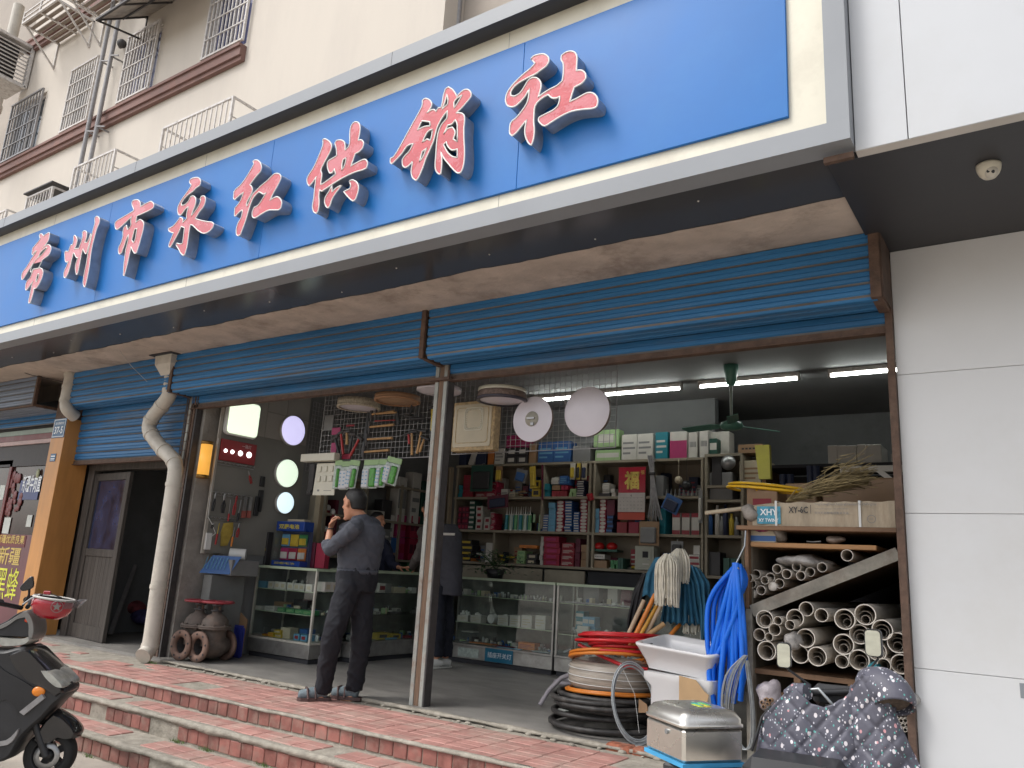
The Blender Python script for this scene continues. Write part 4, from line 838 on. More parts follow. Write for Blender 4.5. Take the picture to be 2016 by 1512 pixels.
def boxmesh(w, d, h, m, lab=None, style='band'):
    mb = MB().box((-w/2, -d/2, 0), (w/2, d/2, h), bev=min(w, h)*.03); ms = [m]
    if lab is not None:
        mb.mi(1); ms.append(lab); e = -d/2-.0012
        if style == 'band': mb.add([(-w*.44, e, h*.3), (w*.44, e, h*.3), (w*.44, e, h*.72), (-w*.44, e, h*.72)], [[0, 1, 2, 3]])
        elif style == 'oval': mb.add([(w*.46*math.cos(a*math.pi/8), e, h/2+h*.46*math.sin(a*math.pi/8)) for a in range(16)], [list(range(16))])
        elif style == 'square': mb.add([(-w*.3, e, h*.25), (w*.3, e, h*.25), (w*.3, e, h*.75), (-w*.3, e, h*.75)], [[0, 1, 2, 3]])
        elif style == 'lines':
            for k in range(3): z = h*(.22+.2*k); mb.add([(-w*.4, e, z), (w*(.1+.1*((k*7) % 4)), e, z), (w*(.1+.1*((k*7) % 4)), e, z+h*.08), (-w*.4, e, z+h*.08)], [[0, 1, 2, 3]])
        elif style == 'cap': mb.add([(-w*.5, e, h*.8), (w*.5, e, h*.8), (w*.5, e, h), (-w*.5, e, h)], [[0, 1, 2, 3]]); mb.add([(-w*.5, e, 0), (w*.5, e, 0), (w*.5, e, h*.2), (-w*.5, e, h*.2)], [[0, 1, 2, 3]])
        elif style == 'lower': mb.add([(-w*.5, e, 0), (w*.5, e, 0), (w*.5, e, h*.66), (-w*.5, e, h*.66)], [[0, 1, 2, 3]])
        elif style == 'text':
            for k in range(5): x = w*(-.35+.15*k); mb.add([(x, e, h*.4), (x+w*.1, e, h*.4), (x+w*.1, e, h*.6), (x, e, h*.6)], [[0, 1, 2, 3]])
    return mb.mesh('box', ms)
def goods(px0, px1, ptop, zb, cols, rows, col, label, lab=None, style='band', d=.18, y=YS+.03, name='box', cat='box', loose=.006, rag=0, gap=.94, tilt=0):
    a, b = P(px0, ptop, y=y), P(px1, ptop, y=y); w = (b.x-a.x)/cols; h = max(.01, (a.z+b.z)/2-zb)/rows
    me = boxmesh(w*gap, d, h*.97, G.get(col, MATS.get(col)), G.get(lab) if lab else None, style); n = cols*rows; out = []
    for i in range(cols):
        rr = rows - (KR.randint(0, rag) if rag else 0)
        for j in range(rr):
            o = bpy.data.objects.new('carton' if name == 'box' and 'carton' in label else name, me); scene.collection.objects.link(o)
            o.location = (a.x+w*(i+.5)+KR.uniform(-loose, loose), y+d/2+KR.uniform(-loose, loose*2), zb+h*j); o.rotation_euler = (0, tilt, KR.uniform(-.05, .05)*(loose/.006))
            uniq(o, label, 'carton' if cat == 'box' and 'carton' in label else cat, i, cols, j, rows); out.append(o)
    return out
z0, z1, z2, z3 = [z+.001 for z in ZSH]
BK = MB(); BKC = ['red', 'grey', 'brown', 'navy', 'white', 'teal', 'maroon', 'cream', 'blue', 'dgreen', 'dark']
goods(905, 920, 888, z0, 1, 1, 'navy', 'dark blue carton at the left end of the shelf top, behind the cream square lamp')
goods(922, 934, 886, z0, 1, 1, 'white', 'pale flat pack leaning on the left of the shelf top', tilt=.35)
goods(936, 958, 886, z0, 1, 1, 'navy', 'navy carton between the leaning pack and the orange box on the shelf top')
goods(960, 973, 885, z0, 1, 1, 'orange', 'narrow orange box on the shelf top under the cream square lamp')
goods(974, 993, 882, z0, 1, 1, 'white', 'off-white printed box right of the orange box on the shelf top', 'grey', 'lines')
goods(997, 1039, 881, z0, 2, 2, 'dark', 'black carton with a small white label stacked on the shelf top', 'white', 'square')
goods(997, 1039, 856, z0+P(1018, 881, y=YS+.03).z-z0+.002, 1, 1, 'pink', 'magenta printed carton on top of the black cartons', 'crimson', 'lines')
goods(1041, 1056, 872, z0, 1, 1, 'brown', 'upright brown carton between black and blue cartons on the shelf top')
goods(1058, 1124, 868, z0, 2, 1, 'blue', 'big blue carton below the two white lamp discs', 'lblue', 'lines')
goods(1127, 1163, 876, z0, 1, 1, 'grey', 'grey plastic bin with wrapped goods on the shelf top')
goods(1169, 1221, 885, z0, 1, 1, 'lgreen', 'lower pale green printed carton at the right of the lamp disc', 'white', 'band')
goods(1169, 1221, 845, z0+.17, 1, 1, 'lgreen', 'upper pale green carton with a white picture panel', 'white', 'square', d=.15)
goods(1223, 1288, 853, z0, 2, 1, 'white', 'tall white kettle carton standing in the pair right of the green cartons', 'grey', 'lines')
goods(1290, 1316, 849, z0, 1, 1, 'teal', 'tall teal carton between the white kettle cartons and the magenta one', 'white', 'lines')
goods(1318, 1354, 848, z0, 1, 1, 'white', 'white carton with a magenta lower part on the shelf top', 'pink', 'lower')
goods(1355, 1373, 847, z0, 1, 1, 'white', 'slim white carton with a vertical line of print, left of its taller twin', 'grey', 'text')
goods(1376, 1394, 844, z0, 1, 1, 'white', 'slim tallest white carton near the right end of the shelf top', 'grey', 'text')
goods(1396, 1412, 862, z0+.03, 1, 1, 'dgreen', 'small dark green and white carton at the right end of the shelf top', 'white', 'band')
goods(1398, 1436, 848, z0+.03, 1, 1, 'white', 'large pale carton behind the small green one at the end of the shelf top', y=YS+.16)
goods(1453, 1505, 874, 2.98, 1, 1, 'brown', 'plain brown carton on top of the end bay shelf', 'dark', 'text', d=.3)
goods(1455, 1512, 905, 2.63, 1, 1, 'cream', 'flat printed carton under the plain brown carton', 'brown', 'lines', d=.3)
goods(1394, 1442, 928, 2.461, 1, 1, 'grey', 'dusty grey bagged bundle in the upper compartment of the end bay', d=.2); goods(1400, 1420, 893, 2.621, 1, 1, 'dark', 'small dark box high in the end bay')
goods(1392, 1420, 1085, 1.631, 1, 1, 'dark', 'black flat case low in the end bay'); goods(1424, 1450, 1098, 1.631, 2, 1, 'dgreen', 'green bagged box low in the end bay')
_c = P(1432, 910, y=YS-.15); _t = thing('round_reflector', 'round shiny reflector hanging in front of the end bay', 'reflector', _c); MB().lathe([(.001, .02), (.05, .01), (.075, -.02), (.085, -.03), (.075, -.028)], Matrix.Translation(_c) @ Matrix.Rotation(R(90), 4, 'X'), 28).build('dish', M_steel, _t)
goods(903, 911, 955, z1, 1, 3, 'teal', 'tiny teal box at the left end of the upper shelf')
goods(912, 934, 935, z1, 1, 5, 'red', 'red box in the tall stack at the left of the upper shelf', 'crimson', 'lines')
goods(935, 956, 961, z1, 1, 2, 'red', 'red box in the low middle stack of the upper shelf', 'white', 'lines')
goods(957, 978, 948, z1, 1, 3, 'crimson', 'crimson box with a white lid label on the upper shelf', 'white', 'lines')
goods(986, 1000, 962, z1, 1, 1, 'white', 'small white box among the loose tools on the upper shelf', 'grey', 'text')
goods(1001, 1014, 969, z1, 1, 1, 'cream', 'small cream box among the loose tools on the upper shelf', 'grey', 'text')
goods(1047, 1064, 945, z1, 1, 2, 'yellow', 'black fronted box with a yellow frame', 'dark', 'square', gap=.98)
goods(1069, 1083, 952, z1, 1, 4, 'teal', 'thin teal box in the stack right of the purple strip')
goods(1086, 1117, 966, z1, 6, 1, 'red', 'tiny red box in the row on the upper shelf')
goods(1104, 1117, 955, z1+.085, 2, 1, 'crimson', 'tiny crimson box on top of the red row')
goods(1086, 1102, 955, z1+.085, 1, 1, 'brown', 'small open brown tray on the red row')
goods(1085, 1100, 940, z1+.16, 1, 3, 'white', 'white tube box stacked over the brown tray', 'white', 'oval')
goods(1101, 1117, 936, z1+.155, 1, 1, 'blue', 'blue carton over the red row of the upper shelf', 'lblue', 'lines')
goods(1121, 1134, 962, z1, 2, 2, 'lgreen', 'tiny mint box on the upper shelf')
goods(1136, 1151, 946, z1, 1, 7, 'navy', 'thin blue and white box in a stack of seven', 'white', 'band')
goods(1186, 1200, 951, z1+.04, 1, 4, 'white', 'thin white box in the leaning stack left of the calendar', 'grey', 'text')
goods(1178, 1202, 970, z1, 1, 1, 'dark', 'dark tray carrying white boxes left of the calendar')
goods(1203, 1211, 962, z1, 1, 2, 'white', 'small white box standing next to the calendar')
goods(1290, 1306, 935, z1, 1, 1, 'grey', 'grey upright carton behind the hanging cable ties')
goods(903, 924, 997, z2, 3, 4, 'maroon', 'small maroon box with a pale edge in the left block', 'crimson', 'square', rag=1)
goods(925, 936, 985, z2, 1, 6, 'dgreen', 'dark green and white box in the column at the left block', 'white', 'band')
goods(938, 951, 996, z2, 1, 4, 'white', 'white box with a red front panel in the left block', 'red', 'square')
goods(953, 965, 1018, z2, 1, 2, 'white', 'white and red box in the short pile of the left block', 'red', 'square')
goods(967, 975, 1010, z2, 1, 3, 'crimson', 'small crimson box at the right of the left block', 'white', 'lines')
goods(1069, 1080, 1013, z2, 1, 7, 'blue', 'thin blue box at the left of the tall stacks', 'white', 'band')
goods(1081, 1095, 989, z2, 1, 5, 'lblue', 'bright blue box in the tall blue stack')
goods(1097, 1111, 986, z2, 1, 9, 'crimson', 'box with a white oval end, left tall stack of oval ends', 'white', 'oval')
goods(1113, 1127, 986, z2, 1, 11, 'blue', 'blue and white box in the tall striped stack', 'white', 'band')
goods(1129, 1140, 1008, z2, 1, 8, 'blue', 'blue and white box in the lower striped stack', 'white', 'band')
goods(1143, 1157, 983, z2, 1, 10, 'crimson', 'box with a white oval end, stack left of the upright', 'white', 'oval')
goods(1172, 1180, 1001, z2, 1, 5, 'lblue', 'pale blue box right of the upright')
goods(1181, 1194, 983, z2, 1, 9, 'crimson', 'box with a white oval end, stack right of the upright', 'white', 'oval')
goods(1195, 1208, 1014, z2+.0, 1, 4, 'navy', 'navy striped box beside the oval end stack', 'blue', 'band')
goods(1195, 1211, 983, z2+.21, 1, 1, 'maroon', 'dark maroon carton above the navy boxes')
goods(1212, 1233, 1027, z2, 1, 1, 'red', 'left red cube box under the calendar')
goods(1236, 1257, 1027, z2, 1, 1, 'crimson', 'right red cube box under the calendar')
goods(1322, 1338, 1009, z2, 1, 1, 'white', 'tall white box with red ends, left of three', 'red', 'cap')
goods(1341, 1357, 1009, z2, 1, 1, 'white', 'tall white box with red ends, middle of three', 'red', 'cap')
goods(1361, 1377, 1009, z2, 1, 1, 'white', 'tall white box with red ends, right of three', 'red', 'cap')
goods(1299, 1312, 1000, z2, 1, 1, 'teal', 'dark teal upright carton beside the hanging pump pack')
goods(1070, 1103, 1056, z3, 1, 5, 'crimson', 'crimson carton in the left stack of the lower shelf', 'pink', 'square')
goods(1105, 1131, 1068, z3, 1, 4, 'red', 'red carton in the right stack of the lower shelf', 'white', 'lines')
goods(1064, 1070, 1056, z3, 1, 6, 'white', 'narrow white box end beside the crimson cartons')
goods(1133, 1143, 1060, z3, 1, 4, 'maroon', 'maroon carton next to the red stacks')
goods(1144, 1156, 1072, z3, 1, 3, 'brown', 'brown carton next to the upright on the lower shelf')
goods(1167, 1193, 1103, z3, 1, 1, 'brown', 'open brown carton under the white one on the lower shelf')
goods(1167, 1190, 1091, z3+.105, 1, 1, 'white', 'white printed carton under the green flat box', 'grey', 'text')
goods(1160, 1216, 1081, z3+.195, 1, 1, 'dgreen', 'dark green flat box carrying two red lamps')
goods(1201, 1216, 1103, z3, 3, 2, 'green', 'small green carton near the meter box')
goods(1217, 1228, 1098, z3, 2, 1, 'dgreen', 'dark green tube box near the meter box')
goods(1356, 1378, 1092, z3, 1, 3, 'white', 'white medicine-like box in the stack behind the mops', 'red', 'band')
goods(1364, 1378, 1073, z3+.2, 1, 1, 'white', 'small white box on the stack behind the mops')
goods(906, 930, 1062, z3, 1, 4, 'dark', 'dark flat box under papers behind the plant', 'yellow', 'band')
goods(955, 972, 1068, z3, 1, 2, 'white', 'pale crumpled carton behind the plant')
goods(1018, 1034, 1084, z3, 1, 3, 'lgreen', 'green printed box on the lower shelf', 'green', 'lines')
goods(1036, 1057, 1090, z3, 1, 2, 'dark', 'black box with a cream label on the lower shelf', 'cream', 'square')
goods(1022, 1058, 1073, z3+.20, 2, 1, 'orange', 'orange packet lying on top of the lower shelf boxes')
goods(905, 928, 1098, z3, 1, 1, 'orange', 'orange edged pack at the left end of the lower shelf')
for zz_, nm_, hh in ((z1, 'upper', .30), (z2, 'middle', .28), (z3, 'lower', .27)):
    px = 903
    while px < 1378:
        w_ = KR.uniform(8, 22); c_ = P(px, 1000, y=YS+.24); h_ = KR.uniform(.10, hh)
        if KR.random() < .85:
            x_ = P(px+w_/2, 1000, y=YS+.26).x; ww = .022+w_*.002; BK.mi(KR.randrange(11)).box((x_-ww, YS+.22, zz_), (x_+ww, YS+.31, zz_+h_), bev=.003).mi(KR.choice((4, 4, 0, 8))); e_ = YS+.2185
            for q_ in range(3): zz2 = zz_+h_*(.25+.22*q_); BK.add([(x_-ww*.8, e_, zz2), (x_+ww*KR.uniform(.1, .8), e_, zz2), (x_+ww*.5, e_, zz2+h_*.07), (x_-ww*.8, e_, zz2+h_*.07)], [[0, 1, 2, 3]])
        px += w_
kind(tag(BK.build('back_row_cartons', [G[c] for c in BKC]), 'mixed cartons crowded at the back of the brown wall shelves', 'cartons'), 'stuff')

def pile(px0, px1, z, n, lab, mats, cat='tool', seed=1, y=YS+.05, hmax=.09):
    r_ = rngs(seed); a, b = P(px0, 1000, y=y).x, P(px1, 1000, y=y).x
    for k in range(n):
        mb = MB(); L = r_.uniform(.06, .16); ang = r_.uniform(-.5, .5); c = Vector((r_.uniform(a, b), y+r_.uniform(0, .2), z+r_.uniform(.012, hmax)))
        d = Vector((math.cos(ang), r_.uniform(-.5, .5), math.sin(ang)*.4)).normalized()*L/2
        mb.tube([c-d, c, c+d], [.008, .016, .011], 7)
        tag(mb.build(cat.replace(' ', '_'), mats[k % len(mats)]), lab, cat, 'alike: '+lab)
pile(984, 1045, z1, 12, 'loose small tool heaped on the upper shelf beside the red boxes', [M_blk, M_red2, M_steel, G['brown']], seed=3)
pile(906, 1010, z3, 14, 'loose tool heaped on the lower shelf behind the plant', [M_blk, G['yellow'], M_steel, G['dgreen'], G['white']], seed=4, hmax=.15)
pile(1172, 1250, z3, 8, 'loose small fitting on the lower shelf by the meter box', [M_steel, G['green'], G['yellow'], M_blk], 'fitting', seed=6, hmax=.04)
cart = None
for k in range(11):
    px = 997+k*4.6; c = P(px, 1030, y=YS+.04+.03*(k % 2)); c.z = z2
    if k in (0, 1, 2):
        m = (M_tube1 := pm('tube_teal', (.03, .20, .24), .35)) if k == 0 else pm('tube_green', (.08, .25, .10), .35) if k == 1 else pm('tube_pale', (.35, .42, .38), .35)
        t = thing('sealant_tube', 'sealant cartridge with a long nozzle in the row on the middle shelf', 'sealant tube', c, 'sealant cartridges on the middle shelf')
        MB().cyl(c, c+Vector((0, 0, .20)), .024, n=14).build('cartridge', m, t); MB().cyl(c+Vector((0, 0, .20)), c+Vector((0, 0, .215)), .018, n=12).cyl(c+Vector((0, 0, .215)), c+Vector((0, 0, .31)), .008, .003, n=8).build('nozzle', G['white'], t); MB().cyl(c-Vector((0, 0, 0)), c+Vector((0, 0, .012)), .0255, n=14).build('base', G['white'], t)
        carts = (carts if k else [])+[t]
    else: clone(carts[k % 3], loc=c)
for k, (px, zz) in enumerate(((1043, 0), (1050, .11), (1061, 0), (1062, .11))):
    c = P(px, 1040, y=YS+.03); tag(MB().cyl((c.x, YS+.04, z2+zz), (c.x, YS+.04, z2+zz+.10), .017, n=12).build('glue_bottle', pm('glue', (.30, .45, .28))), 'small pale green glue bottle at the right of the sealant tubes', 'bottle', 'glue bottles')
for k, (px, h, c_, lab) in enumerate(((1398, .27, 'blue', 'tall blue spray can at the left of the end bay'), (1412, .33, 'white', 'white pump bottle with a cap in the end bay'), (1421, .21, 'grey', 'clear squat bottle beside the pump bottle'), (1428, .34, 'navy', 'tall navy spray can with a grey cap'), (1440, .24, 'yellow', 'yellow and black can in the end bay'), (1450, .2, 'grey', 'grey bottle next to the rack upright'))):
    c = P(px, 1040, y=YS+.04); mb = MB().lathe([(.001, 0), (.028, 0), (.028, h*.72), (.014, h*.8), (.016, h), (.001, h)], Matrix.Translation((c.x, YS+.05, 2.071)), 14)
    tag(mb.build('bottle', G[c_]), lab, 'bottle')
for k in range(10):
    px = 1296+k*8.4; c = P(px, 970, y=YS+.06); r_ = KR.uniform(.014, .022); tag(MB().lathe([(.001, 0), (r_, 0), (r_, .03), (r_*.6, .045), (r_*.6, KR.uniform(.05, .09)), (.001, .09)], Matrix.Translation((c.x, YS+.06, z1)), 12).build('brass_fitting', M_steel), 'small metal fitting standing in the row on the upper right shelf', 'fitting', 'metal fittings on the upper right shelf')
for px, lab in ((1180, 'left red lamp cover lying on the green flat box'), (1205, 'right red lamp cover lying on the green flat box')):
    c = P(px, 1076, y=YS+.1); tag(MB().sphere(c, .062, 16, 10, (1.1, 1, .8)).build('lamp_cover', mat('lamp_red', (.5, .02, .02), .2, var=0, bump=0)), lab, 'lamp cover')
a, b = P(1216, 1023, y=YS-.02), P(1271, 919, y=YS-.02); zc = P(1245, 968, y=YS-.02).z
cl_ = thing('calendar', 'red and gold wall calendar with a large fortune character', 'calendar', (a.x, YS-.02, a.z))
cz = [a.z, P(1245, 1008, y=YS-.02).z, P(1245, 970, y=YS-.02).z, b.z]
MB().box((a.x, YS-.02, cz[2]), (b.x, YS-.012, cz[3])).build('red_header', pm('calendar_red', (.34, .012, .03), .25), cl_)
MB().box((a.x, YS-.024, cz[1]), (b.x, YS-.012, cz[2]-.002)).build('month_sheet', pm('calendar_paper', (.48, .44, .42)), cl_)
MB().box((a.x, YS-.02, cz[0]), (b.x, YS-.012, cz[1]-.002)).build('red_footer', pm('calendar_orange', (.42, .05, .025), .4), cl_)
W_ = b.x-a.x
mg = mat('gold_foil', (.62, .46, .12), .3, metal=.6, var=.2, scale=30)
text('福', (a.x+W_*.22, YS-.021, cz[2]+.04), X, Z, (cz[3]-cz[2])*.72, mg, 'fortune_character', cl_, width=W_*.56, bold=.035)
text('福', (a.x+W_*.82, YS-.021, cz[3]-.09), X, Z, .05, mg, 'small_character', cl_)
text('4', (a.x+W_*.46, YS-.0245, cz[2]-.05), X, Z, .03, M_blk, 'month', cl_)
nm_ = MB()
for r_ in range(4):
    for c_ in range(7): text(str(r_*7+c_+1), (a.x+W_*(.07+.13*c_), YS-.0245, cz[1]+.03+.042*(3-r_)), X, Z, .017, None, mb=nm_)
nm_.build('dates', G['grey'], cl_)
MB().box((a.x+.02, YS-.0245, cz[2]-.06), (b.x-.02, YS-.0243, cz[2]-.058)).build('rule', G['grey'], cl_)
c0 = P(1281, 897, y=YS-.05); c1 = P(1291, 1024, y=YS-.05); t = thing('cable_tie_bundle', 'bundle of long grey cable ties hanging right of the calendar', 'cable ties', c0)
mb = MB(); r_ = rngs(8)
for k in range(26):
    a_ = r_.uniform(-1, 1); e = c1+Vector((a_*.09, r_.uniform(-.03, .03), r_.uniform(-.02, .12)))
    mb.tube([c0+Vector((a_*.04, r_.uniform(-.02, .02), 0)), c0.lerp(c1, .3)+Vector((a_*.02, 0, 0)), c0.lerp(c1, .7)+Vector((a_*.05, 0, 0)), e], .0045, 4)
mb.build('ties', mat('tie_grey', (.33, .32, .33), .5, var=.15, scale=30), t); MB().cyl(c0.lerp(c1, .28)+Vector((-.035, 0, 0)), c0.lerp(c1, .28)+Vector((.035, 0, 0)), .02).build('band', M_dmetal, t)
def pack(px0, py0, px1, py1, c, lab, y=YS-.06, rot=0, c2=None, name='hanging_pack', cat='pack', t=.03):
    a, b = P(px0, py1, y=y), P(px1, py0, y=y); w, h = b.x-a.x, b.z-a.z; r0 = thing(name, lab, cat, (a.x+w/2, y, b.z))
    Mr = Matrix.Translation((a.x+w/2, y, b.z)) @ Matrix.Rotation(rot, 4, 'Y')
    MB().box((-w/2, -.002, -h), (w/2, .004, 0), Mr, bev=.001).build('card', G.get(c, MATS.get(c)), r0)
    if c2: MB().sphere((0, 0, 0), 1, 12, 8, (w*.40, t, h*.38), M=None) if 0 else MB().box((-w*.38, -t, -h*.92), (w*.38, -.003, -h*.25), Mr, bev=.012).build('blister', G.get(c2, MATS.get(c2)), r0)
    MB().tube([Vector((a.x+w/2, y, b.z-.005)), Vector((a.x+w/2, y, b.z+.02)), Vector((a.x+w/2, y+.05, b.z+.03))], .003, 5).build('hook', M_steel, r0)
pack(925, 915, 972, 968, 'dgreen', 'dark green plastic pack hanging in front of the red boxes', c2='dark')
pack(975, 918, 990, 948, 'brown', 'brown and gold carded pack hanging on the upper shelf', c2='yellow')
pack(1016, 924, 1040, 950, 'grey', 'clear bag with a steel tool hanging on the upper shelf', rot=.25, c2='blue')
pack(1040, 918, 1054, 962, 'yellow', 'bunch of yellow cords hanging on the upper shelf', rot=-.1, c2='yellow')
pack(958, 975, 1000, 1001, 'maroon', 'dark red and blue bag hanging over the edge of the middle shelf', rot=-.1, c2='navy')
pack(1122, 912, 1133, 944, 'white', 'white carded pack left of the yellow carded pack', c2='yellow')
pack(1135, 912, 1143, 944, 'yellow', 'yellow carded pack in the middle of three', c2='dark')
pack(1145, 912, 1156, 944, 'cream', 'cream carded pack left of the shelf upright', c2='navy')
pack(1258, 1027, 1298, 1073, 'brown', 'hanging pack with pump parts on a brown card', c2='grey', t=.05)
pack(1312, 978, 1346, 1010, 'blue', 'blue and yellow pack hanging tilted on the right shelf', rot=.45, c2='navy')
pack(1321, 1066, 1345, 1090, 'grey', 'grey tool pack hanging behind the mop heads', c2='dark')
pack(1375, 965, 1383, 1030, 'grey', 'strip of white clips hanging on the right upright', c2='white')
tag(MB().cyl(P(1160, 972, y=YS-.05), P(1162, 984, y=YS-.05)+Vector((0, .03, 0)), .04, n=18).build('tape_roll', mat('tape_red', (.35, .02, .03), .35)), 'red tape roll hanging on the shelf upright', 'tape roll')
tag(MB().bar(P(1068, 915, y=YS-.02), P(1068, 985, y=YS-.02), .03, .01).build('hanging_strip', G['maroon']), 'narrow purple strip hanging on the upright of the upper shelf', 'strip')
for px, py, r_, m, lab in ((1336, 945, .045, G['cream'], 'small beige bell-like fitting hanging from a cord'), (1352, 956, .06, M_blk, 'black ball float hanging from a cord')):
    c = P(px, py, y=YS-.03); tag(MB().sphere(c, r_, 14, 10).cyl(c, Vector((c.x, c.y, 2.93)), .003, n=5).build('hanging_float', m), lab, 'float')
for px, lab in ((884, 'left pale wooden moulding strip leaning in the shelf corner'), (893, 'right pale wooden moulding strip leaning in the shelf corner')):
    c = P(px, 920, y=YS-.05); tag(MB().bar((c.x, c.y, ZF+.9), (c.x-.03, c.y, c.z), .06, .03).build('moulding', mat('moulding_wood', (.30, .24, .17), .6, stretch=(5, 5, .3))), lab, 'moulding')
a, b = P(1250, 1124, y=YS-.02), P(1288, 1076, y=YS-.02); t = thing('meter_box', 'grey green steel meter box with a small window and key', 'meter box', (a.x, YS, a.z)); mm = mat('meter_grey', (.34, .35, .29), .45, var=.05)
a.z = z3
MB().box((a.x, YS-.03, a.z), (b.x, YS+.15, b.z), bev=.004).build('case', mm, t); MB().box((a.x+.02, YS-.036, a.z+.03), (b.x-.03, YS-.031, b.z-.03), bev=.002).build('door', mm, t); MB().box((a.x+.1, YS-.039, b.z-.13), (a.x+.17, YS-.0365, b.z-.06)).build('window', M_dark, t); MB().box((a.x+.1, YS-.039, a.z+.06), (a.x+.18, YS-.0365, a.z+.075)).build('label', G['white'], t); MB().cyl((b.x-.06, YS-.037, a.z+.12), (b.x-.06, YS-.05, a.z+.12), .008).build('lock', M_steel, t)
def goodsx(px0, px1, ptop, zb, cols, rows, col, label, lab=None, style='band', d=.16):
    xf = XLS-.03; a, b = P(px0, ptop, x=xf), P(px1, ptop, x=xf); w = abs(b.y-a.y)/cols; h = max(.02, (a.z+b.z)/2-zb)/rows
    me = boxmesh(w*.94, d, h*.97, G[col], G.get(lab) if lab else None, style)
    for i in range(cols):
        for j in range(rows):
            o = bpy.data.objects.new('box', me); scene.collection.objects.link(o); o.location = (xf-d/2+KR.uniform(-.01, .01), min(a.y, b.y)+w*(i+.5), zb+h*j); o.rotation_euler = (0, 0, R(90)+KR.uniform(-.04, .04)); uniq(o, label, 'box', i, cols, j, rows)
goodsx(787, 804, 937, 2.12, 1, 1, 'white', 'white and grey carton on the left wall shelf beside the hanging cable packs', 'grey', 'band')
goodsx(815, 832, 928, 2.12, 1, 1, 'white', 'white paper pack on the left wall shelf next to the post', 'grey', 'lines')
goodsx(834, 846, 945, 2.12, 1, 1, 'dgreen', 'green carton behind the post on the left wall shelf')
goodsx(736, 758, 1003, 1.62, 1, 1, 'white', 'upright white pack behind the head of the seated person')
goodsx(760, 780, 1011, 1.62, 1, 1, 'white', 'white box beside the red boxes on the left wall shelf', 'grey', 'lines')
goodsx(782, 802, 1013, 1.62, 2, 2, 'pink', 'magenta box on the left wall shelf left of the upright', 'crimson')
goodsx(810, 828, 1015, 1.62, 2, 2, 'crimson', 'crimson box on the left wall shelf right of the upright', 'maroon')
goodsx(755, 775, 983, 1.86, 1, 2, 'dark', 'flat dark box above the white packs on the left wall shelf')
goodsx(752, 770, 1040, 1.10, 1, 3, 'grey', 'grey printed carton low on the left wall shelf', 'white', 'lines')
goodsx(771, 785, 1055, 1.10, 1, 1, 'blue', 'blue packet low on the left wall shelf')
goodsx(806, 822, 1068, 1.05, 1, 1, 'green', 'bright green bin low on the left wall shelf')
goodsx(765, 778, 1085, 1.05, 1, 1, 'brown', 'small brown carton low on the left wall shelf')

LZ = 3.66
for x0, x1, lab in ((-5.25, -3.34, 'long lit fluorescent tube behind the hanging lamp discs'), (-3.09, -2.06, 'lit fluorescent tube above the ceiling fan'), (-1.72, -.80, 'lit fluorescent tube nearest the right wall')):
    t = thing('tube_light', lab, 'tube light', ((x0+x1)/2, 8.12, LZ))
    MB().box((x0-.03, 8.09, LZ+.012), (x1+.03, 8.15, LZ+.058), bev=.004).build('fitting', M_wmetal, t); MB().cyl((x0, 8.12, LZ-.008), (x1, 8.12, LZ-.008), .014, n=12).build('tube', E('tube_lit', (.95, 1, .96), 15), t)
    for x in (x0-.02, x1+.02): MB().box((x-.012, 8.1, LZ-.025), (x+.012, 8.14, LZ+.012)).build('end_cap', M_wmetal, t)
fc = P(1440, 838, y=7.6); M_fan = mat('fan_green', (.10, .26, .20), .35, var=.08, bump=.02)
fn = thing('ceiling_fan', 'green ceiling fan with three blades hanging on a rod', 'ceiling fan', (fc.x, fc.y, fc.z))
MB().lathe([(.001, -.045), (.06, -.045), (.10, -.03), (.115, 0), (.10, .03), (.04, .05), (.03, .09), (.001, .09)], Matrix.Translation(fc), 28).build('motor', M_fan, fn)
MB().cyl(fc+Vector((0, 0, .08)), (fc.x, fc.y, 3.60), .014, n=10).build('rod', mat('fan_rod', (.30, .36, .32), .4), fn)
MB().lathe([(.02, 3.50), (.045, 3.52), (.07, 3.66), (.075, 3.715), (.001, 3.718)], Matrix.Translation((fc.x, fc.y, 0)), 20).build('canopy', M_fan, fn)
for k in range(3):
    a_ = R(172+120*k); d = Vector((math.cos(a_), math.sin(a_), 0)); s_ = Vector((-d.y, d.x, .28)).normalized(); mb = MB()
    q = [fc+d*.10+s_*.025, fc+d*.10-s_*.025, fc+d*.2-s_*.05, fc+d*.52-s_*.075, fc+d*.55+s_*.03, fc+d*.2+s_*.06]; up = Vector((0, 0, .006))
    mb.add(q+[p+up for p in q], [[0, 1, 2, 5], [2, 3, 4, 5], [6, 11, 8, 7], [8, 11, 10, 9], [0, 6, 7, 1], [1, 7, 8, 2], [2, 8, 9, 3], [3, 9, 10, 4], [4, 10, 11, 5], [5, 11, 6, 0]]); mb.build('blade', M_fan, fn)
def wire_grid(px0, px1, y, z0, z1, label, sp=.055):
    x0, x1 = P(px0, 900, y=y).x, P(px1, 900, y=y).x; mb = MB(); n = round((x1-x0)/sp); m = round((z1-z0)/sp)
    for k in range(n+1): x = x0+(x1-x0)*k/n; mb.bar((x, y, z0), (x, y, z1), .0035)
    for k in range(m+1): z = z0+(z1-z0)*k/m; mb.bar((x0, y-.003, z), (x1, y-.003, z), .0035)
    mb.bar((x0, y, z0), (x1, y, z0), .007).bar((x0, y, z0), (x0, y, z1), .007).bar((x1, y, z0), (x1, y, z1), .007)
    return tag(mb.build('wire_grid', M_gmetal), label, 'wire grid')
YG1 = 5.80
zg = P(760, 903, y=YG1).z
wire_grid(628, 868, YG1, zg, 3.42, 'wire grid full of hammers and saws behind the smoking man')
wire_grid(889, 1211, YG1, P(1000, 890, y=YG1).z, 3.42, 'wire grid behind the white lamp discs in the right opening')
mb = MB()
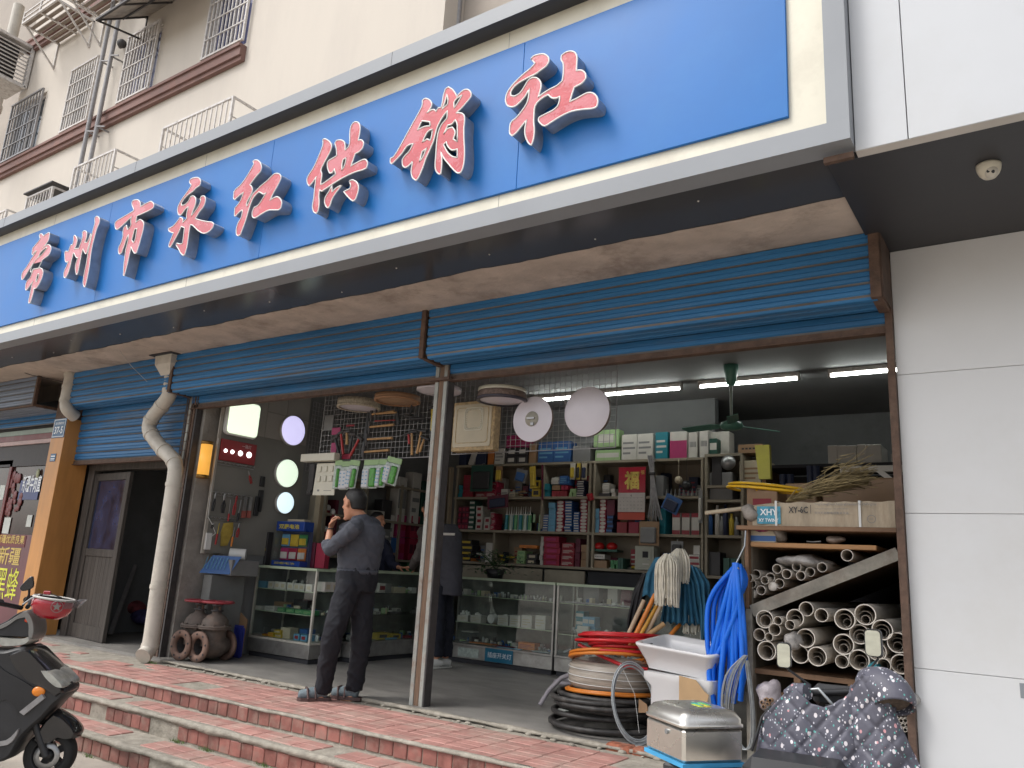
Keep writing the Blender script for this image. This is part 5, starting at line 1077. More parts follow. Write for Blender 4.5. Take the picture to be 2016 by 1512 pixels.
for k in range(14): mb.bar((XLW+.02, 6.62+k*.05, 2.62), (XLW+.02, 6.62+k*.05, 3.5), .004)
for k in range(17): mb.bar((XLW+.02, 6.62, 2.62+k*.055), (XLW+.02, 7.27, 2.62+k*.055), .004)
tag(mb.build('wire_grid', M_gmetal), 'dark wire grid on the side wall right of the lit lamps', 'wire grid')
def on1(px, py, d=.04): return P(px, py, y=YG1-d)
def ham(hx0, hy0, hx1, hy1, m, label, r=.013, head=None, cat='hammer', hm=None, hl=.05, d=.05):
    """handle from a to b, head across at b"""
    a, b = on1(hx0, hy0, d), on1(hx1, hy1, d); t = thing(cat.replace(' ', '_'), label, cat, a)
    MB().tube([a, a.lerp(b, .5), b], [r, r*.85, r*.8], 8).build('handle', m, t)
    if head != 'none':
        u = (b-a).normalized().cross(Y).normalized(); MB().tube([b-u*hl, b-u*hl*.3, b+u*hl*.4, b+u*hl*1.2], [r*1.1, r*1.2, r*1.1, r*.45], 8).build('head', hm or M_dmetal, t)
for k, (x0, y0_, x1, y1_, lab) in enumerate(((776, 810, 731, 816, 'top hammer of the four lying sideways on the grid'), (775, 836, 727, 841, 'second sideways hammer with a pale wooden handle'), (772, 862, 722, 865, 'third sideways hammer with a pale wooden handle'), (766, 886, 716, 890, 'lowest sideways hammer with a pale wooden handle'))): ham(x0, y0_, x1, y1_, M_wood2, lab, .014, hl=.06)
ham(780, 812, 740, 815, M_wood2, 'thin wooden handled hammer crossing the top sideways hammer', .010); ham(738, 829, 778, 827, M_red2, 'thin red rod above the second sideways hammer', .006, 'none', 'rod')
for x0, y0_, x1, y1_, m, lab in ((676, 895, 671, 852, M_red2, 'red and white handled hammer at the left of the cluster'), (683, 875, 683, 850, M_wood2, 'short wooden handled hammer in the middle of the cluster'), (688, 888, 694, 855, M_blk, 'black handled hammer in the cluster'), (690, 897, 708, 862, M_red2, 'red handled axe leaning right in the cluster'), (668, 896, 660, 862, M_blk, 'black handled tool leaning left in the cluster')): ham(x0, y0_, x1, y1_, m, lab, .016)
for x0, y0_, x1, y1_, m, lab in ((806, 874, 804, 853, M_red2, 'short red handled hammer in the right group'), (811, 896, 811, 851, M_wood2, 'pale wooden handled hammer hanging upright in the right group'), (821, 893, 830, 848, M_wood2, 'wooden handled claw hammer leaning right'), (826, 890, 836, 862, M_wood2, 'small hammer behind the leaning claw hammer')): ham(x0, y0_, x1, y1_, m, lab, .014, hm=M_blk, hl=.07)
ham(812, 795, 806, 820, M_blk, 'left dark geologist pick hanging head down', .014, hm=M_blk, hl=.07); ham(824, 790, 820, 824, M_blk, 'right dark geologist pick hanging head down', .014, hm=M_blk, hl=.09)
t_ = on1(853, 802); ham(851, 848, 852, 803, M_yel2, 'black and yellow handled hammer beside the post', .018, hm=M_blk)
for px0, py0, px1, py1, lab, c in ((652, 841, 670, 856, 'pink carded tool pack high at the left of the hammers', 'pink'), (650, 871, 663, 892, 'pink carded pack below the other one', 'pink'), (672, 893, 690, 904, 'small red pack under the hammer cluster', 'crimson'), (681, 835, 697, 840, 'narrow red pack above the hammer cluster', 'red'), (636, 817, 657, 848, 'grey carded pack high on the left of the grid', 'grey')):
    a, b = on1(px0, py1, .02), on1(px1, py0, .02); tag(MB().box((a.x, a.y, a.z), (b.x, a.y+.012, b.z), bev=.003).build('carded_pack', G[c]), lab, 'pack')
a, b = on1(725, 850, .03), on1(723, 895, .03); tag(MB().bar(on1(726, 812, .03), on1(713, 900, .03), .02, .03).build('saw_frame', M_blk), 'black vertical tool shaft at the left of the sideways hammers', 'saw')
tag(MB().bar(on1(780, 795, .03), on1(784, 835, .03), .02, .03).build('saw_frame', M_blk), 'black vertical tool at the right of the top sideways hammer', 'saw')
t = thing('switch_board', 'white sample board with six switches hanging from the grid', 'sample board', on1(640, 975)); M_ivory = mat('ivory', (.60, .58, .48), .45, var=.04, bump=.01)
a, b = on1(615, 975, .06), on1(664, 911, .06); MB().prism([[(0, 0), (b.x-a.x, 0), (b.x-a.x, b.z-a.z), (.02, b.z-a.z)]], (a.x, a.y, a.z), X, Z, (0, .01, 0)).build('board', M_ivory, t)
w_, h_ = b.x-a.x, b.z-a.z
for i in range(3):
    for j in range(2): MB().box((a.x+w_*(.14+.28*i), a.y-.012, a.z+h_*(.42+.30*j)), (a.x+w_*(.14+.28*i)+.052, a.y-.001, a.z+h_*(.42+.30*j)+.062), bev=.003).build('switch', M_ivory, t)
MB().box((a.x+w_*.2, a.y-.001, a.z+.04), (a.x+w_*.3, a.y-.0002, a.z+.06)).box((a.x+w_*.5, a.y-.001, a.z+.045), (a.x+w_*.85, a.y-.0002, a.z+.05)).build('print', G['grey'], t)
a, b = on1(602, 911, .05), on1(670, 893, .05); tag(MB().box((a.x, a.y-.08, a.z), (b.x, a.y+.0, b.z), bev=.004).build('carton', M_ivory), 'long ivory carton behind the wires above the switch board', 'carton')
a, b = on1(603, 974, -.1), on1(620, 913, -.1); tag(MB().box((a.x, a.y, a.z), (b.x, a.y+.03, b.z), bev=.004).box((a.x+.02, a.y-.02, a.z+.02), (b.x, a.y, a.z+.05)).build('lock_display', M_blk), 'black lock display panel left of the switch board', 'display panel')
M_film = mat('plastic_film', (.40, .46, .42), .25, var=.2, scale=30, bump=.3, bscale=40); M_strip = mat('strip_white', (.52, .53, .55), .4, var=.05)
def strip_pack(px0, py0, px1, py1, lab, rot=0, green=True, white=True):
    c = on1((px0+px1)/2, py0, .09); w = on1(px1, py0).x-on1(px0, py0).x; h = on1(px0, py0).z-on1(px0, py1).z; t = thing('power_strip_pack', lab, 'power strip', c, 'power strips in green packs on the grid')
    Mr = Matrix.Translation(c) @ Matrix.Rotation(rot, 4, 'Y')
    MB().box((-w/2, -.006, -.055), (w/2, .006, 0), Mr, bev=.003).build('header', G['lgreen'], t)
    MB().box((-w/2, -.015, -h), (w/2, .004, -.056), Mr, bev=.012).build('film', M_film, t)
    if white: MB().box((-w*.45, -.036, -h*.97), (-w*.02 if green else w*.4, -.012, -h*.33), Mr, bev=.008).build('socket_strip', M_strip, t)
    if green: MB().box((w*.02, -.04, -h*.95), (w*.42, -.012, -h*.3), Mr, bev=.012).build('cable_wrap', mat('wrap_green', (.06, .28, .03), .35, var=.3, scale=40), t)
    if white:
        for k in range(4):
            for s_ in ((-.36, -.14) if green else (-.28, .1)): MB().box((w*s_-.008, -.038, -h*(.42+.13*k)-.012), (w*s_+.012, -.0362, -h*(.42+.13*k)), Mr).build('socket', G['lblue'], t)
strip_pack(661, 906, 675, 962, 'flat green pack at the left of the power strips', white=False)
strip_pack(674, 908, 692, 964, 'power strip with eight sockets in the left pair of packs', green=False)
strip_pack(691, 906, 710, 962, 'tilted power strip pack with a bright green cable in the left pair', .12)
strip_pack(718, 905, 748, 961, 'widest power strip pack left in the right group')
strip_pack(747, 904, 765, 959, 'middle power strip pack in the right group', .06)
strip_pack(764, 901, 793, 954, 'rightmost power strip pack, tilted towards the post', .22)
def drum(px, py, hw, h, label, y, m_side, m_bot, taper=1., band=None, dome=.012, ring=None):
    c = P(px, py, y=y); dist = (c-EYE).dot(CF); r = hw*dist/FPX; t = thing('drum_lamp', label, 'lamp', c); T = Matrix.Translation(c)
    MB().lathe([(r*.96, 0), (r, .004), (r*taper, h), (.001, h)], T, 40).build('shade', m_side, t)
    MB().lathe([(r*.955, .004), (r*.86, .003), (r*.5, -dome), (.001, -dome*1.3)], T, 40).build('diffuser', m_bot, t)
    if band: MB().lathe([(r*taper+.004, h*.68), (r*taper+.006, h*.72), (r*taper+.006, h*1.0), (r*taper+.001, h*1.01)], T, 40).build('band', band, t)
    if ring: MB().lathe([(r*.86, -.002), (r*.9, -.01), (r*1.01, -.008), (r*1.02, .012), (r, .014)], T, 40).build('ring', ring, t)
    for k in range(3): a_ = k*2.1; MB().cyl(c+Vector((r*.6*math.cos(a_), r*.6*math.sin(a_), h)), c+Vector((r*.6*math.cos(a_), r*.6*math.sin(a_), 3.46-c.z)), .002, n=4).build('wire', M_gmetal, t)
    return t
M_lampw = mat('lamp_white', (.68, .65, .71), .35, var=.02, bump=0); M_weave = mat('lamp_weave', (.45, .40, .31), .8, var=.25, scale=60, bump=.5, bscale=120); M_ash = mat('lamp_wood', (.36, .20, .11), .5, var=.15, scale=10, stretch=(1, 1, 8))
drum(706, 803, 42, .075, 'round woven drum lamp hanging left in the middle opening', 5.62, M_weave, M_lampw, ring=M_weave)
drum(782, 790, 45, .05, 'round wooden lamp hanging beside the woven drum lamp', 5.55, M_ash, mat('lamp_orange_glass', (.42, .27, .17), .4, var=.1), ring=M_ash)
drum(864, 772, 44, .04, 'flat white round lamp hanging behind the middle post', 5.45, M_lampw, M_lampw)
drum(988, 789, 50, .10, 'brown cloth drum lamp with a cream band hanging in the right opening', 5.5, mat('lamp_brown_cloth', (.17, .12, .10), .85, var=.3, scale=50, bump=.4), M_lampw, taper=.93, band=M_ivory, ring=mat('lamp_ring_dark', (.05, .045, .06), .4))
def disc(px, py, hh, label, mount=False, y=5.60):
    c = P(px, py, y=y); r = hh*(c-EYE).dot(CF)/FPX; t = thing('lamp_disc', label, 'lamp', c); T = Matrix.Translation(c) @ Matrix.Rotation(R(90), 4, 'X')
    MB().lathe([(r*.99, -.03), (r, -.012), (r*.99, 0)], T, 44).build('rim', mat('rim_brown', (.2, .15, .12), .5), t)
    MB().lathe([(r*.995, 0), (r*.9, .012), (r*.5, .022), (.001, .026)] if not mount else [(r*.995, 0), (r*.9, .004), (r*.3, .006), (.001, .006)], T, 44).build('face', M_lampw, t)
    if mount: MB().lathe([(r*.33, .007), (r*.33, .012), (.001, .013)], T, 24).build('mount', mat('mount_beige', (.42, .40, .34), .6), t); MB().box(c+Vector((-.04, -.03, -.004)), c+Vector((.035, -.014, .012))).box(c+Vector((.0, -.03, -.06)), c+Vector((.03, -.014, -.035))).build('clip', M_steel, t)
disc(1048, 825, 45.5, 'left white lamp disc with a metal mount in its centre', True); disc(1155, 810, 50.5, 'right and larger plain white lamp disc')
a, b = P(887, 889, y=5.62), P(977, 768, y=5.62); t = thing('square_lamp', 'cream square lamp with a carved border beside the middle post', 'lamp', (a.x, 5.62, a.z))
M_crm = mat('lamp_cream', (.50, .44, .32), .5, var=.06); M_crmw = mat('lamp_carved', (.44, .32, .17), .55, var=.25, scale=30, bump=.6, bscale=60)
b.z = a.z+.46; MB().box((a.x, 5.62, a.z), (b.x, 5.72, b.z), bev=.006).build('body', M_crmw, t)
MB().prism([rrect(a.x+.02, a.z+.035, b.x-.03, b.z-.03, .02)], (0, 5.612, 0), X, Z, (0, .02, 0)).build('face', M_crm, t)
w_ = b.x-a.x; mb = MB()
for r0, r1, yy in (((.10, .09), (.06, .06), 5.608), ): mb.prism([rrect(a.x+.05, a.z+.07, b.x-.06, b.z-.06, .03), rrect(a.x+.054, a.z+.074, b.x-.064, b.z-.064, .03)[::-1]], (0, yy, 0), X, Z, (0, .004, 0))
mb.build('inner_line', M_crmw, t)
q0 = P(912, 848, y=5.6); q1 = P(951, 800, y=5.6); mb = MB(); mb.prism([rrect(q0.x, q0.z, q1.x, q1.z, .03), rrect(q0.x+.007, q0.z+.007, q1.x-.007, q1.z-.007, .026)[::-1]], (0, 5.606, 0), X, Z, (0, .006, 0))
for (u_, v_) in rrect(q0.x+.02, q0.z+.02, q1.x-.02, q1.z-.02, .02, 8): mb.sphere((u_, 5.61, v_), .008, 6, 4)
for k in range(9):
    for uu, vv in ((q0.x+.02, q0.z+.03+k*(q1.z-q0.z-.06)/8), (q1.x-.02, q0.z+.03+k*(q1.z-q0.z-.06)/8), (q0.x+.03+k*(q1.x-q0.x-.06)/8, q0.z+.02), (q0.x+.03+k*(q1.x-q0.x-.06)/8, q1.z-.02)): mb.sphere((uu, 5.611, vv), .007, 6, 4)
mb.build('carved_border', M_ivory, t)

def glassmat():
    m = bpy.data.materials.new('case_glass'); m.use_nodes = True; t = m.node_tree; t.nodes.clear(); o = t.nodes.new('ShaderNodeOutputMaterial')
    tr = t.nodes.new('ShaderNodeBsdfTransparent'); tr.inputs[0].default_value = (.94, .97, .955, 1); gl = t.nodes.new('ShaderNodeBsdfGlossy'); gl.inputs['Roughness'].default_value = .03
    lw = t.nodes.new('ShaderNodeLayerWeight'); lw.inputs[0].default_value = .5; pw = t.nodes.new('ShaderNodeMath'); pw.operation = 'POWER'; pw.inputs[1].default_value = 4
    fr = t.nodes.new('ShaderNodeMath'); fr.operation = 'MULTIPLY_ADD'; fr.inputs[1].default_value = .9; fr.inputs[2].default_value = .045; mx = t.nodes.new('ShaderNodeMixShader')
    t.links.new(lw.outputs['Facing'], pw.inputs[0]); t.links.new(pw.outputs[0], fr.inputs[0]); t.links.new(fr.outputs[0], mx.inputs[0]); t.links.new(tr.outputs[0], mx.inputs[1]); t.links.new(gl.outputs[0], mx.inputs[2]); t.links.new(mx.outputs[0], o.inputs[0]); return m
M_cg = glassmat()
M_cedge = mat('glass_edge', (.42, .50, .36), .2, var=.1, bump=0); M_alu = mat('case_steel', (.34, .33, .31), .35, metal=.55, var=.15, scale=8, dirt=(.16, .14, .12), dscale=5); M_wpost = mat('case_white_post', (.50, .48, .42), .5, var=.1, dirt=(.2, .17, .13), dscale=9)
M_cin = mat('case_inside', (.13, .135, .125), .6, var=.2)
def case(lo, hi, label, axis, shelves, post=M_alu):
    """glass case; axis 'y-' faces the street, 'x+' faces right"""
    (x0, y0, z0), (x1, y1, z1) = lo, hi; t = thing('display_case', label, 'display case', ((x0+x1)/2, (y0+y1)/2, z0), 'glass display cases in the shop')
    MB().box((x0+.02, y0+.02, z0), (x1-.02, y1-.02, z0+.05)).build('plinth', M_dark, t)
    MB().box((x0, y0, z0+.05), (x1, y1, z0+.19), bev=.004).build('kick_panel', M_alu, t)
    MB().box((x0-.004, y0-.006, z0+.1905), (x1+.004, y1, z0+.215), bev=.003).build('bottom_rail', post, t)
    for x in (x0+.012, x1-.012):
        for y in (y0+.012, y1-.012): MB().box((x-.012, y-.012, z0+.215), (x+.012, y+.012, z1-.02)).build('post', post, t)
    MB().box((x0, y0-.004, z1-.02), (x1, y1, z1-.004), bev=.001).build('top_glass', M_cg, t)
    rl = MB().box((x0, y0-.008, z1-.028), (x1, y0+.008, z1-.0), bev=.002).box((x1-.008, y0+.008, z1-.028), (x1+.008, y1, z1)).box((x0-.008, y0+.008, z1-.028), (x0+.008, y1, z1)); rl.build('top_rail', M_cedge, t)
    g_ = .004
    if axis == 'y-': MB().box((x0+.025, y0, z0+.216), (x1-.025, y0+g_, z1-.03)).build('front_glass', M_cg, t); MB().box((x0+.02, y1-.012, z0+.216), (x1-.02, y1, z1-.03)).build('back_panel', M_cin, t); MB().box((x1-g_, y0+.025, z0+.216), (x1, y1-.025, z1-.03)).build('side_glass', M_cg, t)
    else: MB().box((x1-g_, y0+.025, z0+.216), (x1, y1-.025, z1-.03)).build('front_glass', M_cg, t); MB().box((x0, y0+.02, z0+.216), (x0+.012, y1-.02, z1-.03)).build('back_panel', M_cin, t); MB().box((x0+.025, y0, z0+.216), (x1-.025, y0+g_, z1-.03)).build('side_glass', M_cg, t)
    for z in shelves:
        MB().box((x0+.02, y0+.03, z-.006), (x1-.02, y1-.02, z)).build('glass_shelf', M_cg, t); MB().box((x0+.02, y0+.026, z-.007), (x1-.02, y0+.03, z+.0005)).build('shelf_edge', M_cedge, t)
    return t
Y1c = 6.05
zt1 = P(600, 1118, y=Y1c).z; s11 = P(560, 1161, y=Y1c+.03).z; s12 = P(560, 1206, y=Y1c+.03).z
case((-7.60, Y1c, ZF), (-6.60, 6.52, zt1), 'left glass display case with white boxes beside the valves', 'y-', (s11, s12), M_wpost)
XC3 = -6.50
case((-6.95, 6.56, ZF), (XC3, 8.35, 1.47), 'glass display case at right angles behind the smoking man', 'x+', (1.22, .98))
Y2c = 7.79
zt2 = P(1095, 1147, y=Y2c).z; s21 = P(1000, 1178, y=Y2c+.03).z; s22 = P(1000, 1233, y=Y2c+.03).z
case((-6.35, Y2c, ZF), (-4.655, 8.25, zt2), 'middle glass display case holding white pipe fittings and orange boxes', 'y-', (s21, s22))
case((-4.63, Y2c, ZF), (-2.95, 8.25, zt2), 'right glass display case behind the mops and red hoses', 'y-', (s21, s22-.02))
def inc(px0, px1, ptop, zb, col, label, lab=None, style='band', cols=1, rows=1, d=.12, y=Y1c+.06, **k): return goods(px0, px1, ptop, zb+.001, cols, rows, col, label, lab, style, d, y, **k)
zb1 = ZF+.216
inc(528, 615, 1147, s11, 'white', 'small open white box in the row on the upper shelf of the left case', 'cream', 'square', cols=7)
inc(496, 524, 1143, s11, 'lblue', 'light blue box at the left of the white row in the left case')
inc(545, 612, 1199, s12, 'green', 'flat green tray on the middle shelf of the left case', 'lgreen', 'lines', cols=4, name='tray', cat='tray')
inc(495, 516, 1192, s12, 'white', 'clear flat box at the left of the green trays'); inc(519, 541, 1193, s12, 'white', 'white flat packet left of the green trays', 'grey', 'lines')
inc(488, 512, 1262, zb1, 'white', 'white carton with a red lid low in the left case', 'red', 'cap'); inc(516, 527, 1248, zb1, 'orange', 'orange yellow box at the left of the bottom row', 'yellow', 'band', rows=2)
inc(528, 539, 1245, zb1, 'yellow', 'yellow box in the middle of the bottom row', 'orange', 'band', rows=2); inc(540, 553, 1240, zb1, 'yellow', 'taller yellow box in the bottom row of the left case', 'cream', 'band', rows=2)
inc(553, 573, 1235, zb1, 'cream', 'large cream carton standing in the left case', y=Y1c+.1); inc(577, 603, 1249, zb1, 'lblue', 'light blue box with a dark label in the left case', 'red', 'square', cols=2); inc(590, 607, 1238, zb1, 'blue', 'blue box standing behind the light blue ones', y=Y1c+.22)
inc(493, 522, 1232, zb1, 'grey', 'crumpled grey bag in the back of the left case', y=Y1c+.25)
inc(578, 606, 1180, s12, 'dark', 'dark flat box in the back of the left case', y=Y1c+.25); inc(540, 575, 1185, s12, 'brown', 'brown flat carton in the back of the left case', y=Y1c+.28)
c = P(505, 1195, y=Y1c+.2); tag(MB().lathe([(.001, 0), (.05, 0), (.055, .06), (.02, .14), (.015, .16), (.001, .16)], Matrix.Translation((c.x, c.y, s12+.001)), 14).build('bottle', pm('bottle_green', (.08, .30, .07), .3)), 'green bottle in the left glass case', 'bottle')
r_ = rngs(17)
for k in range(16):
    px = r_.uniform(520, 610); c = P(px, 1140, y=Y1c+r_.uniform(.1, .4)); tag(MB().sphere((c.x, c.y, zt1+.0), 0.001, 4, 2).lathe([(.001, 0), (.016, 0), (.018, .03), (.001, .05)], Matrix.Translation((c.x, c.y, s11+.001+.06*(k % 2))), 8).build('fitting', (M_steel, M_blk, G['red'], G['white'])[k % 4]), 'small metal part in the top compartment of the left case', 'fitting', 'small parts in the left case')
def inx(px0, px1, ptop, zb, col, label, lab=None, style='band', cols=1, rows=1, d=.12, x=XC3-.05):
    a, b = P(px0, ptop, x=x), P(px1, ptop, x=x); w = abs(b.y-a.y)/cols; h = max(.02, (a.z+b.z)/2-zb)/rows; me = boxmesh(w*.94, d, h*.97, G[col], G.get(lab) if lab else None, style)
    for i in range(cols):
        for j in range(rows):
            o = bpy.data.objects.new('box', me); scene.collection.objects.link(o); o.location = (x-d/2, min(a.y, b.y)+w*(i+.5), zb+.001+h*j); o.rotation_euler = (0, 0, R(90)); uniq(o, label, 'box', i, cols, j, rows)
inx(748, 760, 1148, 1.22, 'white', 'white tin in the upper shelf of the right angled case', 'red', 'band'); inx(762, 772, 1149, 1.22, 'grey', 'grey tin next to the white one'); inx(776, 800, 1156, 1.22, 'cream', 'flat cream box on the upper shelf of the right angled case')
inx(737, 750, 1204, .98, 'white', 'white switch box on the lower shelf of the right angled case', 'grey', 'square'); inx(770, 800, 1212, .98, 'dark', 'dark flat parts box on the lower shelf', cols=3)
inx(742, 768, 1246, ZF+.22, 'yellow', 'yellow framed black box low in the right angled case', 'dark', 'square'); inx(770, 790, 1248, ZF+.22, 'yellow', 'second yellow framed box low in the right angled case', 'dark', 'square'); inx(797, 812, 1252, ZF+.22, 'red', 'red packet low in the right angled case'); inx(760, 782, 1266, ZF+.22, 'lblue', 'pale blue packet at the front of the right angled case', x=XC3-.02, d=.03)
inx(664, 676, 1235, ZF+.22, 'grey', 'grey wrapped packet seen between the legs of the smoking man')
inx(640, 668, 1146, 1.22, 'white', 'white box at the near end of the right angled case', 'cream', 'square', cols=2)
for i, px in enumerate((900, 924, 979, 1003, 1027, 1053)):
    zz = s22
    t = inc(px, px+22, 1211, zz, 'white', ('leftmost', 'second', 'third', 'fourth', 'fifth', 'sixth')[i]+' open white box of pipe fittings in the middle case', 'cream', 'lines', y=Y2c+.05, d=.12)[0]
    for k in range(3):
        c = Vector(t.location)+Vector((r_.uniform(-.03, .03), r_.uniform(-.03, .03), .085)); mb = MB(); an = r_.uniform(0, 3); d_ = Vector((math.cos(an), .2, math.sin(an))).normalized()*.035
        mb.cyl(c-d_, c+d_, .018, n=10).cyl(c, c+Vector((-d_.z, 0, d_.x))*1.1, .016, n=10); tag(mb.build('pipe_fitting', M_wplas), 'white plastic pipe fitting lying in an open box of the middle case', 'pipe fitting', 'pipe fittings in the middle case')
c = P(966, 1218, y=Y2c+.08); tag(MB().cyl(c, c+Vector((0, .09, 0)), .05, n=16).cyl(c-Vector((0, .004, 0)), c, .03, n=16).build('pipe_elbow', M_wplas), 'larger white pipe elbow between the boxes of the middle case', 'pipe fitting')
for k in range(26):
    px = 905+k*6.4; c = P(px, 1165, y=Y2c+r_.uniform(.06, .2)); h_ = r_.uniform(.02, .055); tag(MB().lathe([(.001, 0), (.013, 0), (.013, h_), (.008, h_*1.2), (.001, h_*1.2)], Matrix.Translation((c.x, c.y, s21+.001)), 8).build('tap_fitting', M_steel), 'small steel fitting on the upper shelf of the middle case', 'fitting', 'small steel fittings in the middle case')
for k in range(22):
    px = 1108+k*6.8; c = P(px, 1175, y=Y2c+r_.uniform(.05, .12)); a_ = r_.uniform(-.5, .5); d_ = Vector((math.cos(a_), math.sin(a_), 0))*.022; q = Vector((c.x, c.y, s21+.012)); tag(MB().cyl(q-d_, q+d_, .009, n=8).build('tap_fitting', M_steel), 'small chrome tap part on the upper shelf of the right case', 'fitting', 'chrome parts in the right case')
zb2 = ZF+.216
inc(902, 924, 1269, zb2, 'grey', 'grey box at the left end of the middle case', y=Y2c+.08); inc(923, 970, 1272, zb2+.01, 'orange', 'long orange box with black print in the middle case', 'dark', 'text', y=Y2c+.05); inc(906, 930, 1257, zb2+.12, 'white', 'small white carton on top of the grey box', y=Y2c+.1)
inc(972, 1003, 1278, zb2, 'crimson', 'magenta flat box beside the orange one', y=Y2c+.06); inc(977, 1026, 1286, zb2, 'lblue', 'light blue flat box in front of the magenta one', 'white', 'lines', y=Y2c+.02, d=.04); inc(1018, 1052, 1265, zb2, 'orange', 'orange brown carton in the middle case', 'red', 'lines', y=Y2c+.12); inc(1045, 1086, 1283, zb2, 'white', 'white flat box with a blue edge in the middle case', 'lblue', 'cap', rows=2, y=Y2c+.04)
a, b = P(953, 1319, y=Y2c-.004), P(1010, 1289, y=Y2c-.004); a.z = ZF+.055; t = tag(MB().box((a.x, Y2c-.008, a.z), (b.x, Y2c-.004, ZF+.20)).build('blue_sign', mat('sign_blue', (.01, .13, .22), .4, var=.1, bump=0)), 'small blue sign with white characters on the base of the middle case', 'sign')
text('插座开关灯', (a.x+.04, Y2c-.009, a.z+.045), X, Z, .06, M_ptxt, 'lettering', t, width=(b.x-a.x)*.85)
a = P(915, 1290, y=Y2c-.003); tag(MB().box((a.x-.1, Y2c-.005, ZF+.07), (a.x+.2, Y2c-.003, ZF+.17)).build('film_sticker', M_film), 'torn film sticker on the base of the middle case', 'sticker')
inc(1133, 1150, 1203, s22-.02, 'teal', 'pale teal box in the stack of the right case', 'white', 'band', rows=3, y=Y2c+.12); inc(1146, 1172, 1214, s22-.02, 'lblue', 'light blue box in the right stack of the right case', 'white', 'band', cols=2, rows=2, y=Y2c+.08); inc(1136, 1160, 1232, s22-.03, 'white', 'white box in front of the teal boxes', y=Y2c+.03, d=.04)
for k in range(14):
    px = 1115+r_.uniform(0, 150); lev = (s22-.02, zb2)[k % 2]; c = P(px, 1200, y=Y2c+r_.uniform(.08, .3)); c.z = lev+.03; an = r_.uniform(0, 3); d_ = Vector((math.cos(an), .3, math.sin(an)*.5))*.05; tag(MB().cyl(c-d_, c+d_, .02, n=10).sphere(c+d_, .028, 10, 6).build('metal_fitting', (M_steel, M_wplas, M_gmetal)[k % 3]), 'grey pipe part lying in the right glass case', 'fitting', 'pipe parts in the right case')
for px0, px1, c_, lab in ((1148, 1180, 'grey', 'crumpled grey bag on the top level of the right case'), (1195, 1216, 'white', 'white bag on the top level of the right case'), (1222, 1244, 'maroon', 'dark red bag on the top level of the right case')): inc(px0, px1, 1155, s21+.01, c_, lab, y=Y2c+.25)

def fillcase(label, spots, n, seed):
    r_ = rngs(seed); mb = MB()
    for (x0, x1, y0, y1, z) in spots:
        for k in range(n):
            c = Vector((r_.uniform(x0, x1), r_.uniform(y0, y1), z)); w, h = r_.uniform(.012, .04), r_.uniform(.015, .075); mb.mi(r_.randrange(8)); M_ = Matrix.Translation(c) @ Matrix.Rotation(r_.uniform(-.6, .6), 4, 'Z')
            if r_.random() < .6: mb.box((-w, -w, 0), (w, w, h), M_, bev=.002)
            else: mb.lathe([(.001, 0), (w*.6, 0), (w*.6, h*.6), (w*.3, h), (.001, h)], M_, 8)
    kind(tag(mb.build('assorted_parts', [G[c] for c in ('white', 'cream', 'grey', 'blue', 'dark', 'lgreen')]+[M_steel, M_wplas]), label, 'small parts'), 'stuff')
fillcase('assorted small parts crowded inside the left glass case', [(-7.5, -6.7, Y1c+.2, Y1c+.4, z) for z in (s11+.001, s12+.001, zb1+.001)], 26, 61)
fillcase('assorted small parts crowded inside the right angled glass case', [(-6.85, -6.6, 6.65, 8.2, z) for z in (1.221, .981, zb1+.001)], 40, 62)
fillcase('assorted small parts crowded inside the middle glass case', [(-6.25, -4.75, Y2c+.15, Y2c+.38, z) for z in (s21+.001, s22+.001, ZF+.217)], 42, 63)
fillcase('assorted small parts crowded inside the right glass case', [(-4.55, -3.05, Y2c+.12, Y2c+.38, z) for z in (s21+.001, s22-.019, ZF+.217)], 42, 64)
ztc = zt1+.001
def onc(px, py, y=Y1c+.15): return P(px, py, y=y)
a, b = onc(533, 1108), onc(600, 1027); t = thing('battery_display', 'blue countertop battery display with yellow lettering and rows of packs', 'display stand', (a.x, a.y, ztc)); h_ = b.z-ztc; w_ = b.x-a.x; x0, x1 = a.x+.02, b.x
M_bblue = mat('display_blue', (.02, .06, .28), .3, var=.08, bump=0)
MB().box((x0, Y1c+.15, ztc+h_*.78), (x1, Y1c+.30, ztc+h_), bev=.006).build('header', M_bblue, t); MB().box((x0, Y1c+.26, ztc), (x1, Y1c+.30, ztc+h_*.78)).build('back', mat('display_back', (.08, .10, .18), .4), t)
MB().box((x0, Y1c+.14, ztc), (x1, Y1c+.26, ztc+h_*.12), bev=.004).build('tray', M_bblue, t); [MB().box((x_, Y1c+.15, ztc+h_*.12), (x_+.006, Y1c+.26, ztc+h_*.78)).build('side', M_cg, t) for x_ in (x0, x1-.006)]
text('双鹿电池', (x0+.05, Y1c+.149, ztc+h_*.83), X, Z, h_*.11, mat('print_yellow', (.62, .52, .05), .4, var=0, bump=0), 'lettering', t, width=w_*.7, bold=.02)
text('超霸电池', (x0+.05, Y1c+.139, ztc+h_*.04), X, Z, h_*.05, mat('print_yellow'), 'lettering', t, width=w_*.7)
cc = ['lblue', 'yellow', 'green', 'pink', 'crimson', 'orange']
for r0 in range(2):
    for c0_ in range(3):
        xx = x0+.02+c0_*(w_-.05)/3; zz = ztc+h_*(.45-.31*r0); MB().box((xx, Y1c+.235, zz), (xx+(w_-.09)/3, Y1c+.25, zz+h_*.27), bev=.004).mi(1).box((xx+.012, Y1c+.225, zz+.015), (xx+(w_-.12)/3, Y1c+.2349, zz+h_*.18), bev=.004).build('battery_pack', [G[cc[r0*3+c0_]], G['white'] if r0 else G['yellow']], t)
